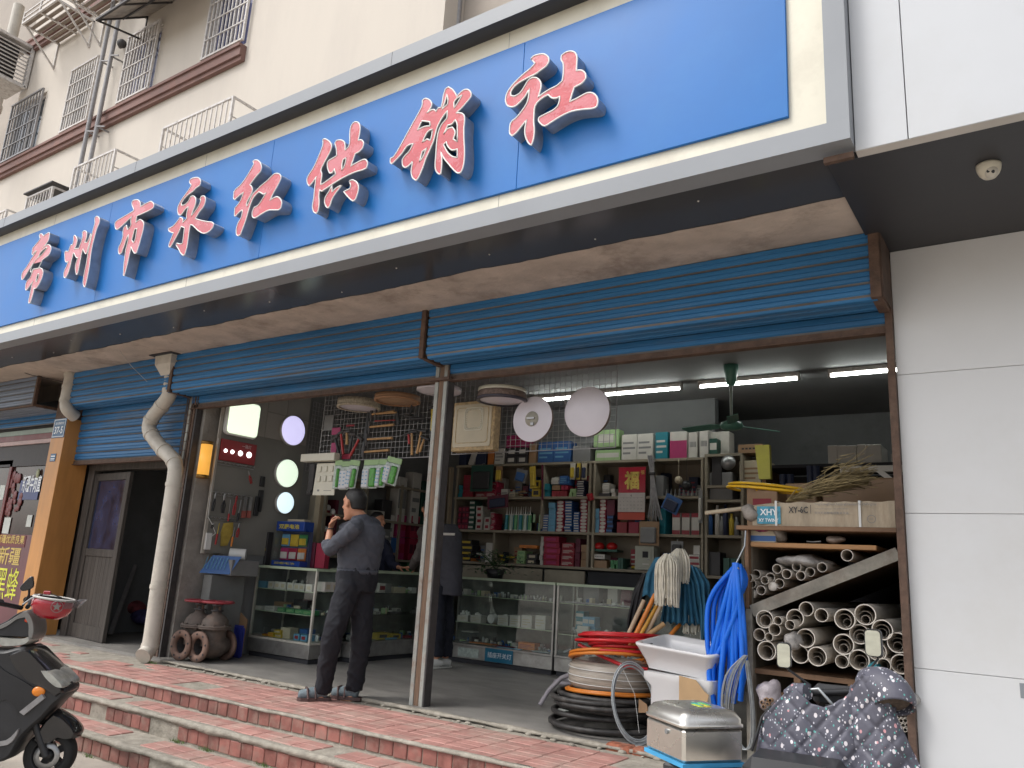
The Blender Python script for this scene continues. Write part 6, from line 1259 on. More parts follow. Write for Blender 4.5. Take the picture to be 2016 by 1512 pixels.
a, b = onc(563, 1027), onc(597, 1017); tag(MB().box((a.x, Y1c+.17, ztc+h_+.001), (b.x, Y1c+.27, ztc+h_+.025), bev=.003).build('flat_box', G['cream']), 'flat cream box on top of the battery display', 'box')
for px0, px1, pt, c_, lab in ((485, 493, 1043, 'white', 'long white spirit level standing at the left end of the case top'), (494, 500, 1052, 'cream', 'narrow cream carton beside the white spirit level'), (501, 512, 1050, 'dark', 'black box standing between the level and the battery display'), (512, 530, 1045, 'dark', 'black and gold box left of the battery display'), (602, 622, 1066, 'maroon', 'maroon board standing right of the battery display'), (623, 642, 1068, 'crimson', 'dark red box right of the maroon board')):
    goods(px0, px1, pt, ztc, 1, 1, c_, lab, 'yellow' if 'gold' in lab else None, 'lines', .08, Y1c+.12 if px0 < 600 else Y1c+.3)
pack(590, 970, 608, 1020, 'navy', 'dark blue pack hanging right of the lowest round lamp', y=6.9, c2='navy')
for k, (px, py) in enumerate(((634, 995), (646, 1000), (655, 1008), (624, 1035), (641, 1042), (650, 1060))):
    c = P(px, py, y=6.9); t = thing('light_bulb', ('upper left', 'upper middle', 'upper right', 'lower left', 'lower middle', 'lowest')[k]+' white bulb of the red bulb display behind the case', 'light bulb', c)
    MB().sphere(c, .035, 12, 8, (1, 1, 1.15)).build('globe', M_wplas, t); MB().cyl(c-Vector((0, 0, .09)), c-Vector((0, 0, .03)), .02, .026, n=12).build('cap', G['red'], t)
a, b = P(617, 1060, y=7.05), P(668, 985, y=7.05); tag(MB().box((a.x, 7.0, a.z), (b.x, 7.05, b.z)).build('bulb_stand', G['maroon']), 'dark red panel behind the white bulbs', 'display panel')
a, b = P(609, 1110, y=6.62), P(623, 975, y=6.62); tag(MB().box((a.x, 6.6, ZF), (a.x+.09, 6.66, b.z), bev=.004).build('timber_post', mat('beige_timber', (.30, .24, .16), .7, var=.12)), 'beige timber post rising behind the left case', 'post')
cb = tag(MB().box((-7.654, 5.40, ZF), (-7.51, 5.84, 1.33), bev=.006).build('metal_cabinet', mat('cabinet_grey', (.17, .175, .17), .5, var=.1, scale=3, dirt=(.1, .1, .09), dscale=3)), 'plain grey cabinet standing between the concrete pillar and the left glass case', 'cabinet')
a = P(396, 1128, y=5.2); t = thing('hardware_box', 'open box with a blue printed flap and grey side on the grey cabinet', 'box', (-7.45, 5.5, 1.332))
MB().box((-7.64, 5.52, 1.332), (-7.36, 5.88, 1.50), bev=.004).build('carton', G['grey'], t); MB().prism([[(0, 0), (.34, 0), (.40, .2), (.08, .2)]], (-7.66, 5.34, 1.345), Vector((.85, .5, 0)), Vector((0, .3, 1)).normalized(), (0, .006, 0)).build('printed_flap', G['blue'], t)
for k in range(7): q = Vector((-7.62+k*.032, 5.36+k*.019, 1.39)); MB().bar(q, q+Vector((.006, .035, .13)), .008, .004).build('print', G['lblue'], t)
for q, (px0, py0, px1, py1, r_0, m, lab) in enumerate(((452, 1092, 484, 1092, .062, M_wplas, 'white plastic film roll lying on the box of the grey cabinet'), (418, 1088, 450, 1084, .05, G['grey'], 'grey plastic film roll behind the white roll'), (405, 1092, 440, 1096, .028, G['blue'], 'thin blue roll under the grey film roll'))):
    a, b = P(px0, py0, y=5.62), P(px1, py1, y=5.74); a.z = b.z = 1.50+r_0 if q < 2 else 1.53; t = thing('film_roll', lab, 'film roll', a); MB().cyl(a, b, r_0, n=18).build('roll', m, t); MB().cyl(a-(b-a).normalized()*.003, a, r_0*.35, n=12).build('core', G['grey'], t)
M_iron = mat('cast_iron', (.125, .10, .085), .7, metal=.1, var=.2, scale=9, bump=.35, bscale=40, dirt=(.20, .13, .095), dscale=5, damt=.6); M_flange = mat('flange_rust', (.20, .125, .095), .8, var=.2, scale=10, bump=.4); M_wheel = mat('wheel_red', (.26, .035, .045), .5, var=.2, scale=8, bump=.15)
def valve(px, py, label, s=1.):
    f = P(px, py, z=ZF); R0 = .15*s; c = Vector((f.x, f.y+.20, ZF+R0)); t = thing('gate_valve', label, 'gate valve', (c.x, c.y, ZF), 'cast iron gate valves')
    T = Matrix.Translation(c) @ Matrix.Rotation(R(4), 4, 'Z') @ Matrix.Rotation(R(90), 4, 'X')      # bore towards the street
    L = .16*s
    for nm, z0_, z1_ in (('flange', L, L+.03), ('flange', -L-.03, -L)):
        MB().lathe([(R0*.56, z0_), (R0, z0_), (R0, z1_), (R0*.56, z1_), (R0*.56, z0_)], T, 32).build(nm, M_flange, t)
    MB().lathe([(R0*.52, L+.001), (R0*.52, -L)], T, 28).build('bore', M_dmetal, t)
    MB().lathe([(R0*.56, L), (R0*.62, L*.8), (R0*.78, L*.5), (R0*.86, 0), (R0*.78, -L*.5), (R0*.62, -L*.8), (R0*.56, -L)], T, 28).build('body', M_iron, t)
    bl = MB()
    for k in range(8): a_ = 2*math.pi*k/8+.2; p = T @ Vector((R0*.82*math.cos(a_), R0*.82*math.sin(a_), L+.0305)); q = T @ Vector((R0*.82*math.cos(a_), R0*.82*math.sin(a_), L+.033)); MB().cyl(p, q, .011*s, n=8).build('bolt_hole', M_dark, t)
    V = Matrix.Translation(c) @ Matrix.Rotation(R(4), 4, 'Z')
    MB().lathe([(R0*.8, 0), (R0*.82, R0*1.0), (R0*.86, R0*1.12)], V, 24).build('neck', M_iron, t)
    MB().lathe([(.001, R0*1.12), (R0*1.12, R0*1.12), (R0*1.14, R0*1.22), (R0*1.1, R0*1.235), (R0*1.14, R0*1.25), (R0*1.12, R0*1.36), (R0*.9, R0*1.37)], V, 28).build('bonnet_flange', M_iron, t)
    MB().lathe([(R0*.92, R0*1.37), (R0*.86, R0*1.7), (R0*.62, R0*2.0), (R0*.34, R0*2.12), (R0*.30, R0*2.28)], V, 28).build('bonnet', M_iron, t)
    MB().lathe([(R0*.3, R0*2.28), (R0*.42, R0*2.3), (R0*.42, R0*2.38), (R0*.16, R0*2.4), (R0*.16, R0*2.62), (R0*.36, R0*2.64), (R0*.38, R0*2.74), (R0*.1, R0*2.76), (.001, R0*2.86)], V, 20).build('stem', M_dmetal, t)
    for k in range(8): a_ = 2*math.pi*k/8; p = V @ Vector((R0*1.0*math.cos(a_), R0*1.0*math.sin(a_), R0*1.05)); MB().cyl(p, p+Vector((0, 0, R0*.4)), .012*s, n=6).build('bolt', M_iron, t)
    for k in range(2): p = V @ Vector((R0*.26*(1-2*k), 0, R0*2.36)); MB().cyl(p, p+Vector((0, 0, R0*.34)), .014*s, n=8).build('gland_bolt', M_rust, t)
    W = V @ Matrix.Translation((0, 0, R0*2.86)); RW = R0*1.02; pts = [W @ Vector((RW*math.cos(2*math.pi*k/32), RW*math.sin(2*math.pi*k/32), .008)) for k in range(32)]
    MB().tube(pts, .017*s, 8, closed=True, flat=.75).build('handwheel_rim', M_wheel, t)
    for k in range(4): a_ = k*math.pi/2+.4; p = [W @ Vector((RW*q_*math.cos(a_+.25*(1-q_)), RW*q_*math.sin(a_+.25*(1-q_)), -.012+.02*q_)) for q_ in (0, .5, 1)]; MB().tube(p, [.02*s, .013*s, .015*s], 8, flat=.6).build('handwheel_spoke', M_wheel, t)
    MB().cyl(W @ Vector((0, 0, -.02)), W @ Vector((0, 0, .02)), .03*s, n=12).build('hub', M_wheel, t)
valve(346, 1300, 'left and rear rusty cast iron gate valve against the concrete pillar'); valve(380, 1304, 'right and nearer rusty cast iron gate valve with a red handwheel')
a, b = P(451, 1289, y=5.78), P(478, 1232, y=5.78); t = thing('crate_lid', 'ribbed blue plastic crate panel leaning against the left case', 'plastic panel', (a.x, 5.8, ZF)); MB().box((a.x, 5.78, ZF), (b.x, 5.80, b.z), bev=.003).build('panel', mat('crate_blue', (.03, .04, .26), .4, var=.1), t)
for k in range(8): MB().box((a.x+.02+k*.026, 5.768, ZF+.02), (a.x+.03+k*.026, 5.7795, b.z-.02)).build('rib', mat('crate_blue'), t)
a, b = P(455, 1235, y=5.84), P(483, 1205, y=5.84); tag(MB().prism([[(0, ZF), (.24, ZF), (.27, b.z-.08), (.12, b.z), (0, b.z)]], (a.x, 5.83, 0), X, Z, (0, .012, 0)).build('cardboard_sheet', G['brown']), 'brown cardboard sheet behind the blue crate panel', 'cardboard')
r_ = rngs(4)
for k in range(7):
    c = P(350+k*8, 1298, z=ZP); tag(MB().sphere((c.x, c.y+.02, ZF), r_.uniform(.014, .03), 7, 5, (1.3, 1, .7)).build('stone', M_mortar), 'small pale stone at the foot of the gate valves', 'stone', 'small stones by the valves')
c = P(975, 1128, y=8.05); c.z = zt2; t = thing('potted_plant', 'leafy dark green potted plant on the middle glass case', 'plant', c); MB().lathe([(.001, 0), (.09, 0), (.12, .11), (.10, .11)], Matrix.Translation(c), 16).build('pot', M_blk, t)
M_leaf = mat('plant_leaf', (.045, .10, .035), .45, var=.3, scale=30); fo = MB(); r_ = rngs(21)
for k in range(330):
    th = r_.uniform(0, 6.28); rr = abs(r_.gauss(0, .18)); h_ = r_.uniform(-.05, .26)*(1-rr*.9)+.08; p = c+Vector((rr*math.cos(th)*1.4, rr*math.sin(th)*.8, h_)); d = Vector((math.cos(th+r_.uniform(-1, 1)), math.sin(th+r_.uniform(-1, 1)), r_.uniform(-.6, .5))).normalized(); s_ = d.cross(Z).normalized(); L = r_.uniform(.035, .07); up = s_.cross(d)*.006
    fo.add([p, p+d*L*.5+s_*L*.3+up, p+d*L, p+d*L*.5-s_*L*.3+up], [[0, 1, 2, 3]], True)
kind(fo.build('foliage', M_leaf, t), 'stuff')
for k in range(9): a_ = r_.uniform(0, 6.3); MB().tube([c+Vector((0, 0, .1)), c+Vector((.1*math.cos(a_), .06*math.sin(a_), .2)), c+Vector((.22*math.cos(a_), .1*math.sin(a_), .28))], .004, 5).build('stem', M_leaf, t)
RX0, RX1, RY = P(1470, 1100, y=5.33).x, XR-.04, 5.33
rk = thing('pipe_rack', 'deep home-made timber rack stacked with plastic pipes at the right end of the shop', 'rack', ((RX0+RX1)/2, RY, ZF))
M_rkw = mat('rack_wood', (.20, .115, .065), .7, var=.2, scale=5, stretch=(.5, 3, 3), bump=.2); M_rkg = mat('rack_grey', (.27, .25, .21), .75, var=.25, scale=8, bump=.4, dirt=(.14, .08, .05), dscale=5, damt=.5)
zt_ = P(1600, 1037, y=RY).z
MB().box((RX0-.06, RY-.03, zt_-.028), (RX1, 8.4, zt_), bev=.003).build('top_board', M_rkw, rk)
zm_ = P(1600, 1070, y=RY).z; xm_ = P(1725, 1072, y=RY+.02).x
MB().box((RX0+.02, RY+.02, zm_-.03), (xm_, 6.6, zm_), bev=.003).build('shelf', mat('rack_pine', (.36, .19, .08), .6, var=.2, scale=4, stretch=(.4, 4, 4)), rk)
MB().box((RX0-.015, RY, 1.40), (RX0+.012, RY+.06, zt_-.028), bev=.003).build('post', M_rkw, rk)
MB().box((RX0-.01, RY-.01, ZF), (RX0+.035, RY+.06, 1.40), bev=.003).build('post', M_rkg, rk)
MB().box((RX0+.001, RY+.061, ZF), (RX0+.02, 8.4, zt_-.03)).build('side_panel', mat('rack_inside', (.15, .125, .095), .85, var=.2), rk)
a, b = P(1481, 1203, y=RY), P(1782, 1090, y=RY)
MB().bar((a.x, RY+.0, a.z), (RX1, RY+.0, b.z), .03, .075).build('diagonal_rail', M_rkg, rk)
MB().box((0, 0, 0), (1, 1, 1)).mesh
dq = MB(); dq.add([(a.x, RY+.02, a.z), (RX1, RY+.02, b.z), (RX1, 7.5, b.z), (a.x, 7.5, a.z), (a.x, RY+.02, a.z+.02), (RX1, RY+.02, b.z+.02), (RX1, 7.5, b.z+.02), (a.x, 7.5, a.z+.02)], [[0, 3, 2, 1], [4, 5, 6, 7], [0, 1, 5, 4], [2, 3, 7, 6]]); dq.build('diagonal_shelf', M_rkw, rk)
zb_ = P(1600, 1328, y=RY).z
MB().box((RX0+.035, RY+.03, zb_-.035), (RX1, 7.8, zb_-.005)).build('lower_shelf', M_rkw, rk); MB().bar((RX0+.30, RY+.05, ZF), (RX0+.30, RY+.05, zb_-.035), .04).build('post', M_rkw, rk); MB().bar((RX0+.62, RY+.05, ZF), (RX0+.62, RY+.05, zb_-.035), .04).build('post', M_rkw, rk)
M_pw = mat('pipe_white', (.62, .57, .50), .45, var=.06, scale=6, bump=.02, dirt=(.28, .24, .2), dscale=5); M_pin = mat('pipe_inner', (.52, .46, .39), .6, var=.1); M_pend = mat('pipe_end', (.68, .63, .56), .5, var=.04)
def pvc(px, py, rpx, lab, y=RY-.02, L=2.3, m=M_pw, capped=False, grp='plastic pipes stacked in the rack'):
    c = P(px, py, y=y); r = rpx*(c-EYE).dot(CF)/FPX; t = thing('plastic_pipe', lab, 'pipe', c, grp); T = Matrix.Translation(c) @ Matrix.Rotation(R(-90), 4, 'X')
    MB().lathe([(r, 0), (r, L)], T, 26).build('wall', m, t); MB().lathe([(r*.9, .0), (r*.9, L)], T, 26).build('bore', M_pin, t)
    MB().lathe([(r*.9, .0005), (r, .0005)] if not capped else [(.001, -.004), (r*1.03, -.004), (r*1.03, .04)], T, 26).build('end', M_pend, t); return t
S1 = 3.273
big = [(672,553,58,'wide pipe with a smaller one inside, upper left of the lower stack'), (757,563,28,'small brownish pipe near the upper left of the lower stack'), (737,620,40,'empty medium pipe below the upper left one'), (868,545,57,'wide pipe half hidden by the wrapped pipe'), (940,487,47,'empty pipe at the top of the lower stack'), (1038,527,44,'pipe with one small pipe inside at the top of the lower stack'), (1188,553,67,'wide pipe holding two others near the top'), (1320,523,68,'widest pipe at the top right of the lower stack'), (638,653,40,'empty pipe at the left edge of the lower stack'), (700,668,27,'small pipe beside the left edge pipe'), (937,675,61,'wide pipe with one inside in the middle of the lower stack'), (1180,715,67,'wide pipe holding two others in the middle right'), (1283,650,64,'wide pipe behind the right mirror'), (1430,622,66,'wide pipe right of the right mirror'), (1530,705,67,'wide pipe with three nested at the right edge'), (685,755,62,'wide pipe at the lower left of the stack'), (900,780,58,'empty wide pipe behind the left mirror'), (1010,793,62,'wide pipe holding two others at the bottom'), (1170,825,43,'grey pipe at the bottom middle'), (1280,815,66,'wide pipe with small ones inside at the bottom'), (1395,760,60,'wide pipe under the right mirror'), (1440,850,44,'empty grey pipe at the bottom right'), (1550,843,64,'wide pipe with four nested at the bottom right')]
for i, (a_, b_, r_, lab) in enumerate(big): pvc(1300+a_/S1, 1050+b_/S1, r_/S1*.97, lab, RY-.03-.02*((i*7) % 4), m=M_pw if r_ > 45 or i % 2 else M_pw)
inner = [(678,562,38),(870,560,34),(1042,540,26),(1186,563,46),(1205,577,27),(1322,545,46),(1322,556,29),(940,685,44),(1180,728,46),(1182,742,29),(1290,665,45),(1292,672,28),(1430,633,47),(1430,642,30),(1532,718,46),(1530,728,29),(685,766,43),(1012,806,44),(1010,818,27),(1172,828,28),(1290,825,42),(1400,768,42),(1440,852,27),(1552,860,45),(1556,872,30),(1562,880,17),(1300,850,17)]
seen = {}
for i, (a_, b_, r_) in enumerate(inner):
    hl_ = min(big, key=lambda q: (q[0]-a_)**2+(q[1]-b_)**2)[3]; seen[hl_] = seen.get(hl_, 0)+1; pvc(1300+a_/S1, 1050+b_/S1, r_/S1*.97, ' '.join((('inner', 'innermost', 'tiniest')[min(seen[hl_], 3)-1]+' pipe of the '+hl_).split()[:16]), RY+.02+.02*(i % 3), grp='nested smaller pipes')
t = pvc(1300+835/S1, 1050+590/S1, 31/S1, 'slim pipe wrapped in printed film sticking out of the lower stack', RY-.14, grp='plastic pipes stacked in the rack')
S2 = 4.878
for i, (a_, b_, r_, cap_, lab) in enumerate([(165,1062,40,0,'dark pipe at the left of the upper stack'),(235,1028,45,0,'upper left pipe of the upper stack'),(195,1118,42,0,'dark pipe in the second row of the upper stack'),(320,1085,38,0,'narrow pipe between others in the upper stack'),(372,1058,44,0,'pipe with a bright rim, left of centre in the upper stack'),(437,975,44,0,'topmost left pipe of the upper stack'),(530,1025,46,0,'bright rimmed pipe in the centre of the upper stack'),(625,955,42,0,'topmost middle pipe of the upper stack'),(460,1115,46,0,'low bright rimmed pipe above the diagonal rail'),(283,1180,44,0,'dark pipe beside the left capped one'),(195,1213,44,1,'lowest capped white pipe end of the upper stack'),(395,1145,40,1,'second capped white pipe end above the diagonal rail'),(665,1040,44,0,'dark pipe resting on the diagonal rail'),(755,1005,44,0,'brownish pipe resting on the diagonal rail'),(870,960,46,0,'bright rimmed pipe at the right of the upper stack'),(1110,845,56,0,'single wide pipe on the upper end of the diagonal rail')]): pvc(1440+a_/S2, 920+b_/S2, r_/S2, lab, RY+.02+.03*((i*5) % 3), L=1.9, capped=bool(cap_), grp='plastic pipes above the diagonal rail')
def blob(cx, cy, w, h, m, label, nm, cat, y, d=.1, seed=1, n=1, stuff=False):
    """crumpled bag: noisy ellipsoid"""
    rr = rngs(seed); c = P(cx, cy, y=y); s_ = (c-EYE).dot(CF)/FPX; mb = MB(); mb.sphere(c, 1, 18, 12, (w*s_/2, d, h*s_/2))
    ph = [rr.uniform(0, 6) for _ in range(6)]
    for v in mb.v:
        q = v-c; k = 1+.12*math.sin(q.x*40+ph[0]+q.z*23)+.10*math.sin(q.z*55+ph[1]-q.x*20)+.06*math.sin(q.x*90+q.z*80+ph[2]); v.x = c.x+q.x*k; v.y = c.y+q.y*k; v.z = c.z+q.z*k
    return tag(mb.build(nm, m), label, cat)
M_bag = mat('clear_bag', (.36, .34, .32), .3, var=.35, scale=18, bump=.9, bscale=30); M_fab = mat('old_fabric', (.28, .25, .22), .9, var=.3, scale=16, bump=.8, bscale=25)
blob(1590, 1107, 100, 26, M_bag, 'crumpled film wrap lying over the upper pipes', 'film_wrap', 'plastic film', 5.6, .25, 2)
blob(1780, 1372, 60, 46, M_bag, 'crumpled clear bag by the right post of the rack', 'plastic_bag', 'plastic bag', 5.15, .1, 3)
blob(1516, 1368, 44, 56, mat('white_film', (.38, .34, .36), .35, var=.2, scale=20, bump=.8), 'white film bundle at the lower left of the rack', 'film_bundle', 'plastic film', 5.18, .1, 5)
blob(1562, 1262, 36, 34, M_bag, 'clear bag of thin pipes between the large ones', 'plastic_bag', 'plastic bag', 5.29, .06, 6)
mb = MB()
for i in range(6):
    for j in range(6):
        c = P(1762+i*8+4*(j % 2), 1392+j*9, y=5.22); mb = MB(); rr_ = 4.3*(c-EYE).dot(CF)/FPX; mb.lathe([(rr_, 0), (rr_, .8)], Matrix.Translation(c) @ Matrix.Rotation(R(-90), 4, 'X'), 10).lathe([(rr_*.75, 0), (rr_, 0)], Matrix.Translation(c) @ Matrix.Rotation(R(-90), 4, 'X'), 10); tag(mb.build('thin_pipe', M_pw), 'thin white pipe in the honeycomb bundle low beside the white wall', 'pipe', 'bundle of thin pipes')
for i, (px, py) in enumerate(((1500, 1383), (1507, 1378), (1503, 1391), (1511, 1386), (1516, 1379))):
    c = P(px, py, y=5.07); rr_ = 4*(c-EYE).dot(CF)/FPX; tag(MB().lathe([(rr_*.7, 0), (rr_, 0), (rr_, .5)], Matrix.Translation(c) @ Matrix.Rotation(R(-90), 4, 'X'), 12).build('thin_pipe', G['brown']), 'thin brown tube end in the white film bundle', 'pipe', 'brown tubes in the film bundle')
tag(MB().cyl(P(1718, 1317, y=5.2), P(1724, 1312, y=5.3), .03, .03, n=14).build('teal_plug', pm('cap_teal', (.02, .22, .28), .3)), 'teal pipe cap below the right mirror', 'cap')
a, b = P(1478, 1068, y=RY+.05), P(1527, 1043, y=RY+.05); t = thing('paper_box', 'cream and blue carton with a round emblem on the pine shelf', 'box', (a.x, RY+.05, zm_)); MB().box((a.x, RY+.05, zm_), (b.x, RY+.25, b.z), bev=.004).build('carton', G['cream'], t); MB().box((a.x, RY+.048, zm_+.01), (b.x, RY+.0495, zm_+.045)).build('blue_band', G['blue'], t); c = Vector(((a.x+b.x)/2-.02, RY+.046, zm_+.09)); MB().lathe([(.018, 0), (.023, 0)], Matrix.Translation(c) @ Matrix.Rotation(R(90), 4, 'X'), 20).build('emblem', G['navy'], t)
blob(1536, 1052, 26, 32, M_fab, 'grey cloth sack beside the cream carton', 'sack', 'sack', RY+.12, .08, 8); blob(1502, 1040, 34, 12, mat('pink_net', (.35, .02, .12), .8, var=.3, scale=60), 'magenta net bag on the cream carton', 'net_bag', 'net', RY+.05, .04, 9)
blob(1645, 1062, 36, 16, mat('clear_brown', (.25, .2, .17), .3, var=.4, scale=20, bump=.6), 'small brown bag at the right of the pine shelf', 'bag', 'bag', RY+.1, .05, 10)
tag(MB().tube([P(1588, 1066, y=RY+.08), P(1600, 1067, y=RY+.1), P(1616, 1066, y=RY+.08)], .006, 6).build('chain', M_steel), 'short steel chain on the pine shelf', 'chain')
x0, x1 = P(1482, 1000, y=RY).x, RX1-.005; z0_, z1_ = zt_+.001, P(1600, 987, y=RY).z
t = thing('long_carton', 'long battered carton printed XY-6C tied with white straps on the rack', 'carton', ((x0+x1)/2, RY, z0_)); M_ctn = mat('carton_tan', (.40, .33, .24), .75, var=.12, scale=5, stretch=(4, 1, 1), bump=.12, dirt=(.25, .19, .13), dscale=4)
nseg = 24; mb = MB(); vs = []; rr = rngs(12)
for i in range(nseg+1):
    q = i/nseg; x = x0+(x1-x0)*q; sag = -.03*math.exp(-((q-.03)*9)**2)+.004*math.sin(q*40); yy = RY-.01+.006*math.sin(q*31)
    vs += [(x, yy, z0_), (x, yy+.004*math.sin(q*17), (z0_+z1_)/2), (x, yy+.01, z1_+sag-.01*(1-q)), (x, yy+.22, z1_+sag*.5), (x, yy+.22, z0_)]
mb.add(vs, [[i*5+j, (i+1)*5+j, (i+1)*5+(j+1) % 5, i*5+(j+1) % 5] for i in range(nseg) for j in range(5)]+[[0, 1, 2, 3, 4], [nseg*5+4-k for k in range(5)]]); mb.build('carton', M_ctn, t)
h_ = z1_-z0_; f_ = RY-.022
bx0, bx1 = P(1492, 1000, y=RY).x, P(1538, 1000, y=RY).x; MB().box((bx0, f_+.003, z0_+.012), (bx1, f_+.0045, z1_-.035)).build('blue_print', mat('print_blue', (.06, .27, .38), .6, var=.25, scale=30), t)
text('XHY', (bx0+.02, f_+.002, z0_+h_*.42), X, Z, h_*.26, M_ptxt, 'lettering', t, width=(bx1-bx0)*.75, bold=.02); text('XY TWINY', (bx0+.01, f_+.002, z0_+h_*.15), X, Z, h_*.14, M_ptxt, 'lettering', t, width=(bx1-bx0)*.85, bold=.02)
xa = P(1554, 1000, y=RY).x; text('XY-6C', (xa, f_+.002, z0_+h_*.52), X, Z, h_*.26, M_blk, 'lettering', t, width=P(1592, 1000, y=RY).x-xa, bold=.015)
MB().box((P(1597, 1000, y=RY).x, f_+.002, z0_+h_*.5), (P(1597, 1000, y=RY).x+.003, f_+.003, z0_+h_*.85)).build('rule', M_blk, t)
xa = P(1605, 1000, y=RY).x; xe = P(1727, 1000, y=RY).x; text('YingGuangDenChaoJingDianGanYinZhiPingGai', (xa, f_+.001, z0_+h_*.80), X, Z, h_*.13, G['grey'], 'lettering', t, width=xe-xa); text('Voltage/Frequency : AC220V~50Hz', (xa, f_+.001, z0_+h_*.66), X, Z, h_*.06, G['grey'], 'lettering', t, width=(xe-xa)*.55); text('荧光灯超静电感整支平盖', (xa, f_+.001, z0_+h_*.48), X, Z, h_*.1, G['grey'], 'lettering', t, width=(xe-xa)*.56)
text('CCC', (xe-.05, f_+.001, z0_+h_*.28), X, Z, h_*.06, G['grey'], 'lettering', t); MB().lathe([(.022, 0), (.025, 0)], Matrix.Translation((xe-.032, f_+.001, z0_+h_*.31)) @ Matrix.Rotation(R(90), 4, 'X'), 20).build('mark', G['grey'], t)
for px in (1529, 1693): xx = P(px, 1000, y=RY).x; MB().box((xx-.006, f_+.0, z0_), (xx+.008, f_+.002, z1_)).box((xx-.006, f_+.0, z1_), (xx+.008, RY+.2, z1_+.002)).build('strap', M_wplas, t)
blob(1478, 1010, 40, 30, M_fab, 'torn grey paper end wrapped round the long carton', 'paper_wrap', 'paper', RY+.02, .07, 13)
a, b = P(1388, 1010, y=RY-.02), P(1470, 997, y=RY+.1); tag(MB().cyl(a, b+Vector((.15, .1, .02)), .014, n=12).build('wooden_stick', mat('pale_stick', (.50, .42, .30), .6, stretch=(1, 4, 4))), 'pale wooden stick poking out left from the long carton', 'stick')
mb = MB(); rr = rngs(14); c0 = P(1545, 990, y=5.5); c1 = P(1705, 950, y=5.75)
for k in range(560):
    q = rr.random()**.8; p = c0.lerp(c1, q*.85); sp_ = .02+.10*q; p = p+Vector((0, rr.gauss(0, sp_*.8), abs(rr.gauss(0, sp_))*.62)); d = (c1-c0).normalized()+Vector((rr.gauss(0, .25), rr.gauss(0, .3), rr.gauss(0, .17))); L = rr.uniform(.08, .19); d = d.normalized()*L
    mb.bar(p, p+d, rr.uniform(.002, .0048))
t = thing('straw_broom', 'dry straw broom lying on the long carton', 'broom', c0); kind(mb.build('straw', mat('straw', (.36, .28, .14), .8, var=.4, scale=20, bump=0), t), 'stuff')
c = P(1508, 951, y=5.55); t = thing('yellow_hose', 'yellow plastic hose looped flat above the long carton', 'hose', c); M_yh = mat('hose_yellow', (.62, .36, .01), .35, var=.06, bump=0)
for q, (dz, rx, ry) in enumerate(((0, .30, .24), (.02, .29, .2))): MB().tube([Vector((c.x+rx*math.cos(k/28*2*math.pi*.93+2.6+q*.3), c.y+.1+ry*math.sin(k/28*2*math.pi*.93+2.6+q*.3), zt_+.265+dz+.03*math.cos(k/28*6.28+2.6)*-1+.012*k/28)) for k in range(29)], .0105, 8).build('loop', M_yh, t)
goods(1466, 1530, 958, zt_+.001, 1, 1, 'brown', 'large brown carton behind the yellow hose on the rack', 'red', 'square', y=5.85, d=.4); goods(1545, 1610, 948, zt_+.001, 1, 1, 'brown', 'second brown carton behind the straw broom', y=6.1, d=.4); goods(1612, 1768, 938, zt_+.001, 1, 1, 'brown', 'widest brown carton behind the straw broom by the right wall', y=6.15, d=.5)
a, b = P(1494, 938, y=6.2), P(1508, 893, y=6.2); tag(MB().prism([[(0, 0), (.09, 0), (.085, .27), (-.03, .27)]], (a.x, 6.2, a.z-.02), X, Z, (0, .05, 0)).build('bottle_box', pm('box_olive', (.38, .36, .04))), 'yellow printed box with a blue cap standing above the yellow hose', 'box')
bs_ = thing('back_rack', 'dark rack with black cans behind the pipe rack', 'rack', (-1.3, 8.3, ZF)); zz = P(1700, 911, y=8.0).z
MB().box((-2.4, 8.0, zz-.03), (-.76, 8.6, zz)).build('top_board', M_dark, bs_); MB().box((-2.6, 8.62, ZF), (-.76, 8.66, zz-.04)).build('back', M_dark, bs_); MB().box((-2.4, 8.0, ZF), (-2.36, 8.6, zz-.03)).build('post', M_rkw, bs_)
for i, px in enumerate((1542, 1556, 1596, 1607)): c = P(px, 942, y=7.9); tag(MB().cyl((c.x, 7.9, c.z-.08), (c.x, 7.9, c.z+(.04 if i < 2 else .12)), .035, n=14).build('dark_can', G['navy']), ('first', 'second', 'third', 'fourth')[i]+' dark can from the left standing behind the yellow hose', 'can')
xs_ = [1629, 1647, 1664, 1686, 1703, 1735]
for i in range(5): goods(xs_[i], xs_[i+1], 876-(i > 2)*2, zz+.001, 1, 1, 'white', ('first', 'second', 'third', 'fourth', 'fifth')[i]+' of the white foam blocks from the left on the back rack', y=8.05, d=.35, gap=.985, loose=.003)
goods(1755, 1764, 893, zz+.001, 1, 1, 'white', 'small white foam piece at the far right of the back rack', y=8.1)
a, b = P(1655, 925, y=6.9), P(1768, 928, y=6.9); t = thing('white_brace', 'white painted timber brace under the back rack', 'brace', a); MB().bar((a.x, 6.9, a.z), (RX1, 6.9, a.z), .05, .05).build('beam', M_pvc, t); c = P(1750, 945, y=6.9); MB().bar((P(1727, 930, y=6.9).x, 6.88, a.z), (c.x+.06, 6.88, c.z-.04), .03, .04).build('diagonal', M_pvc, t)

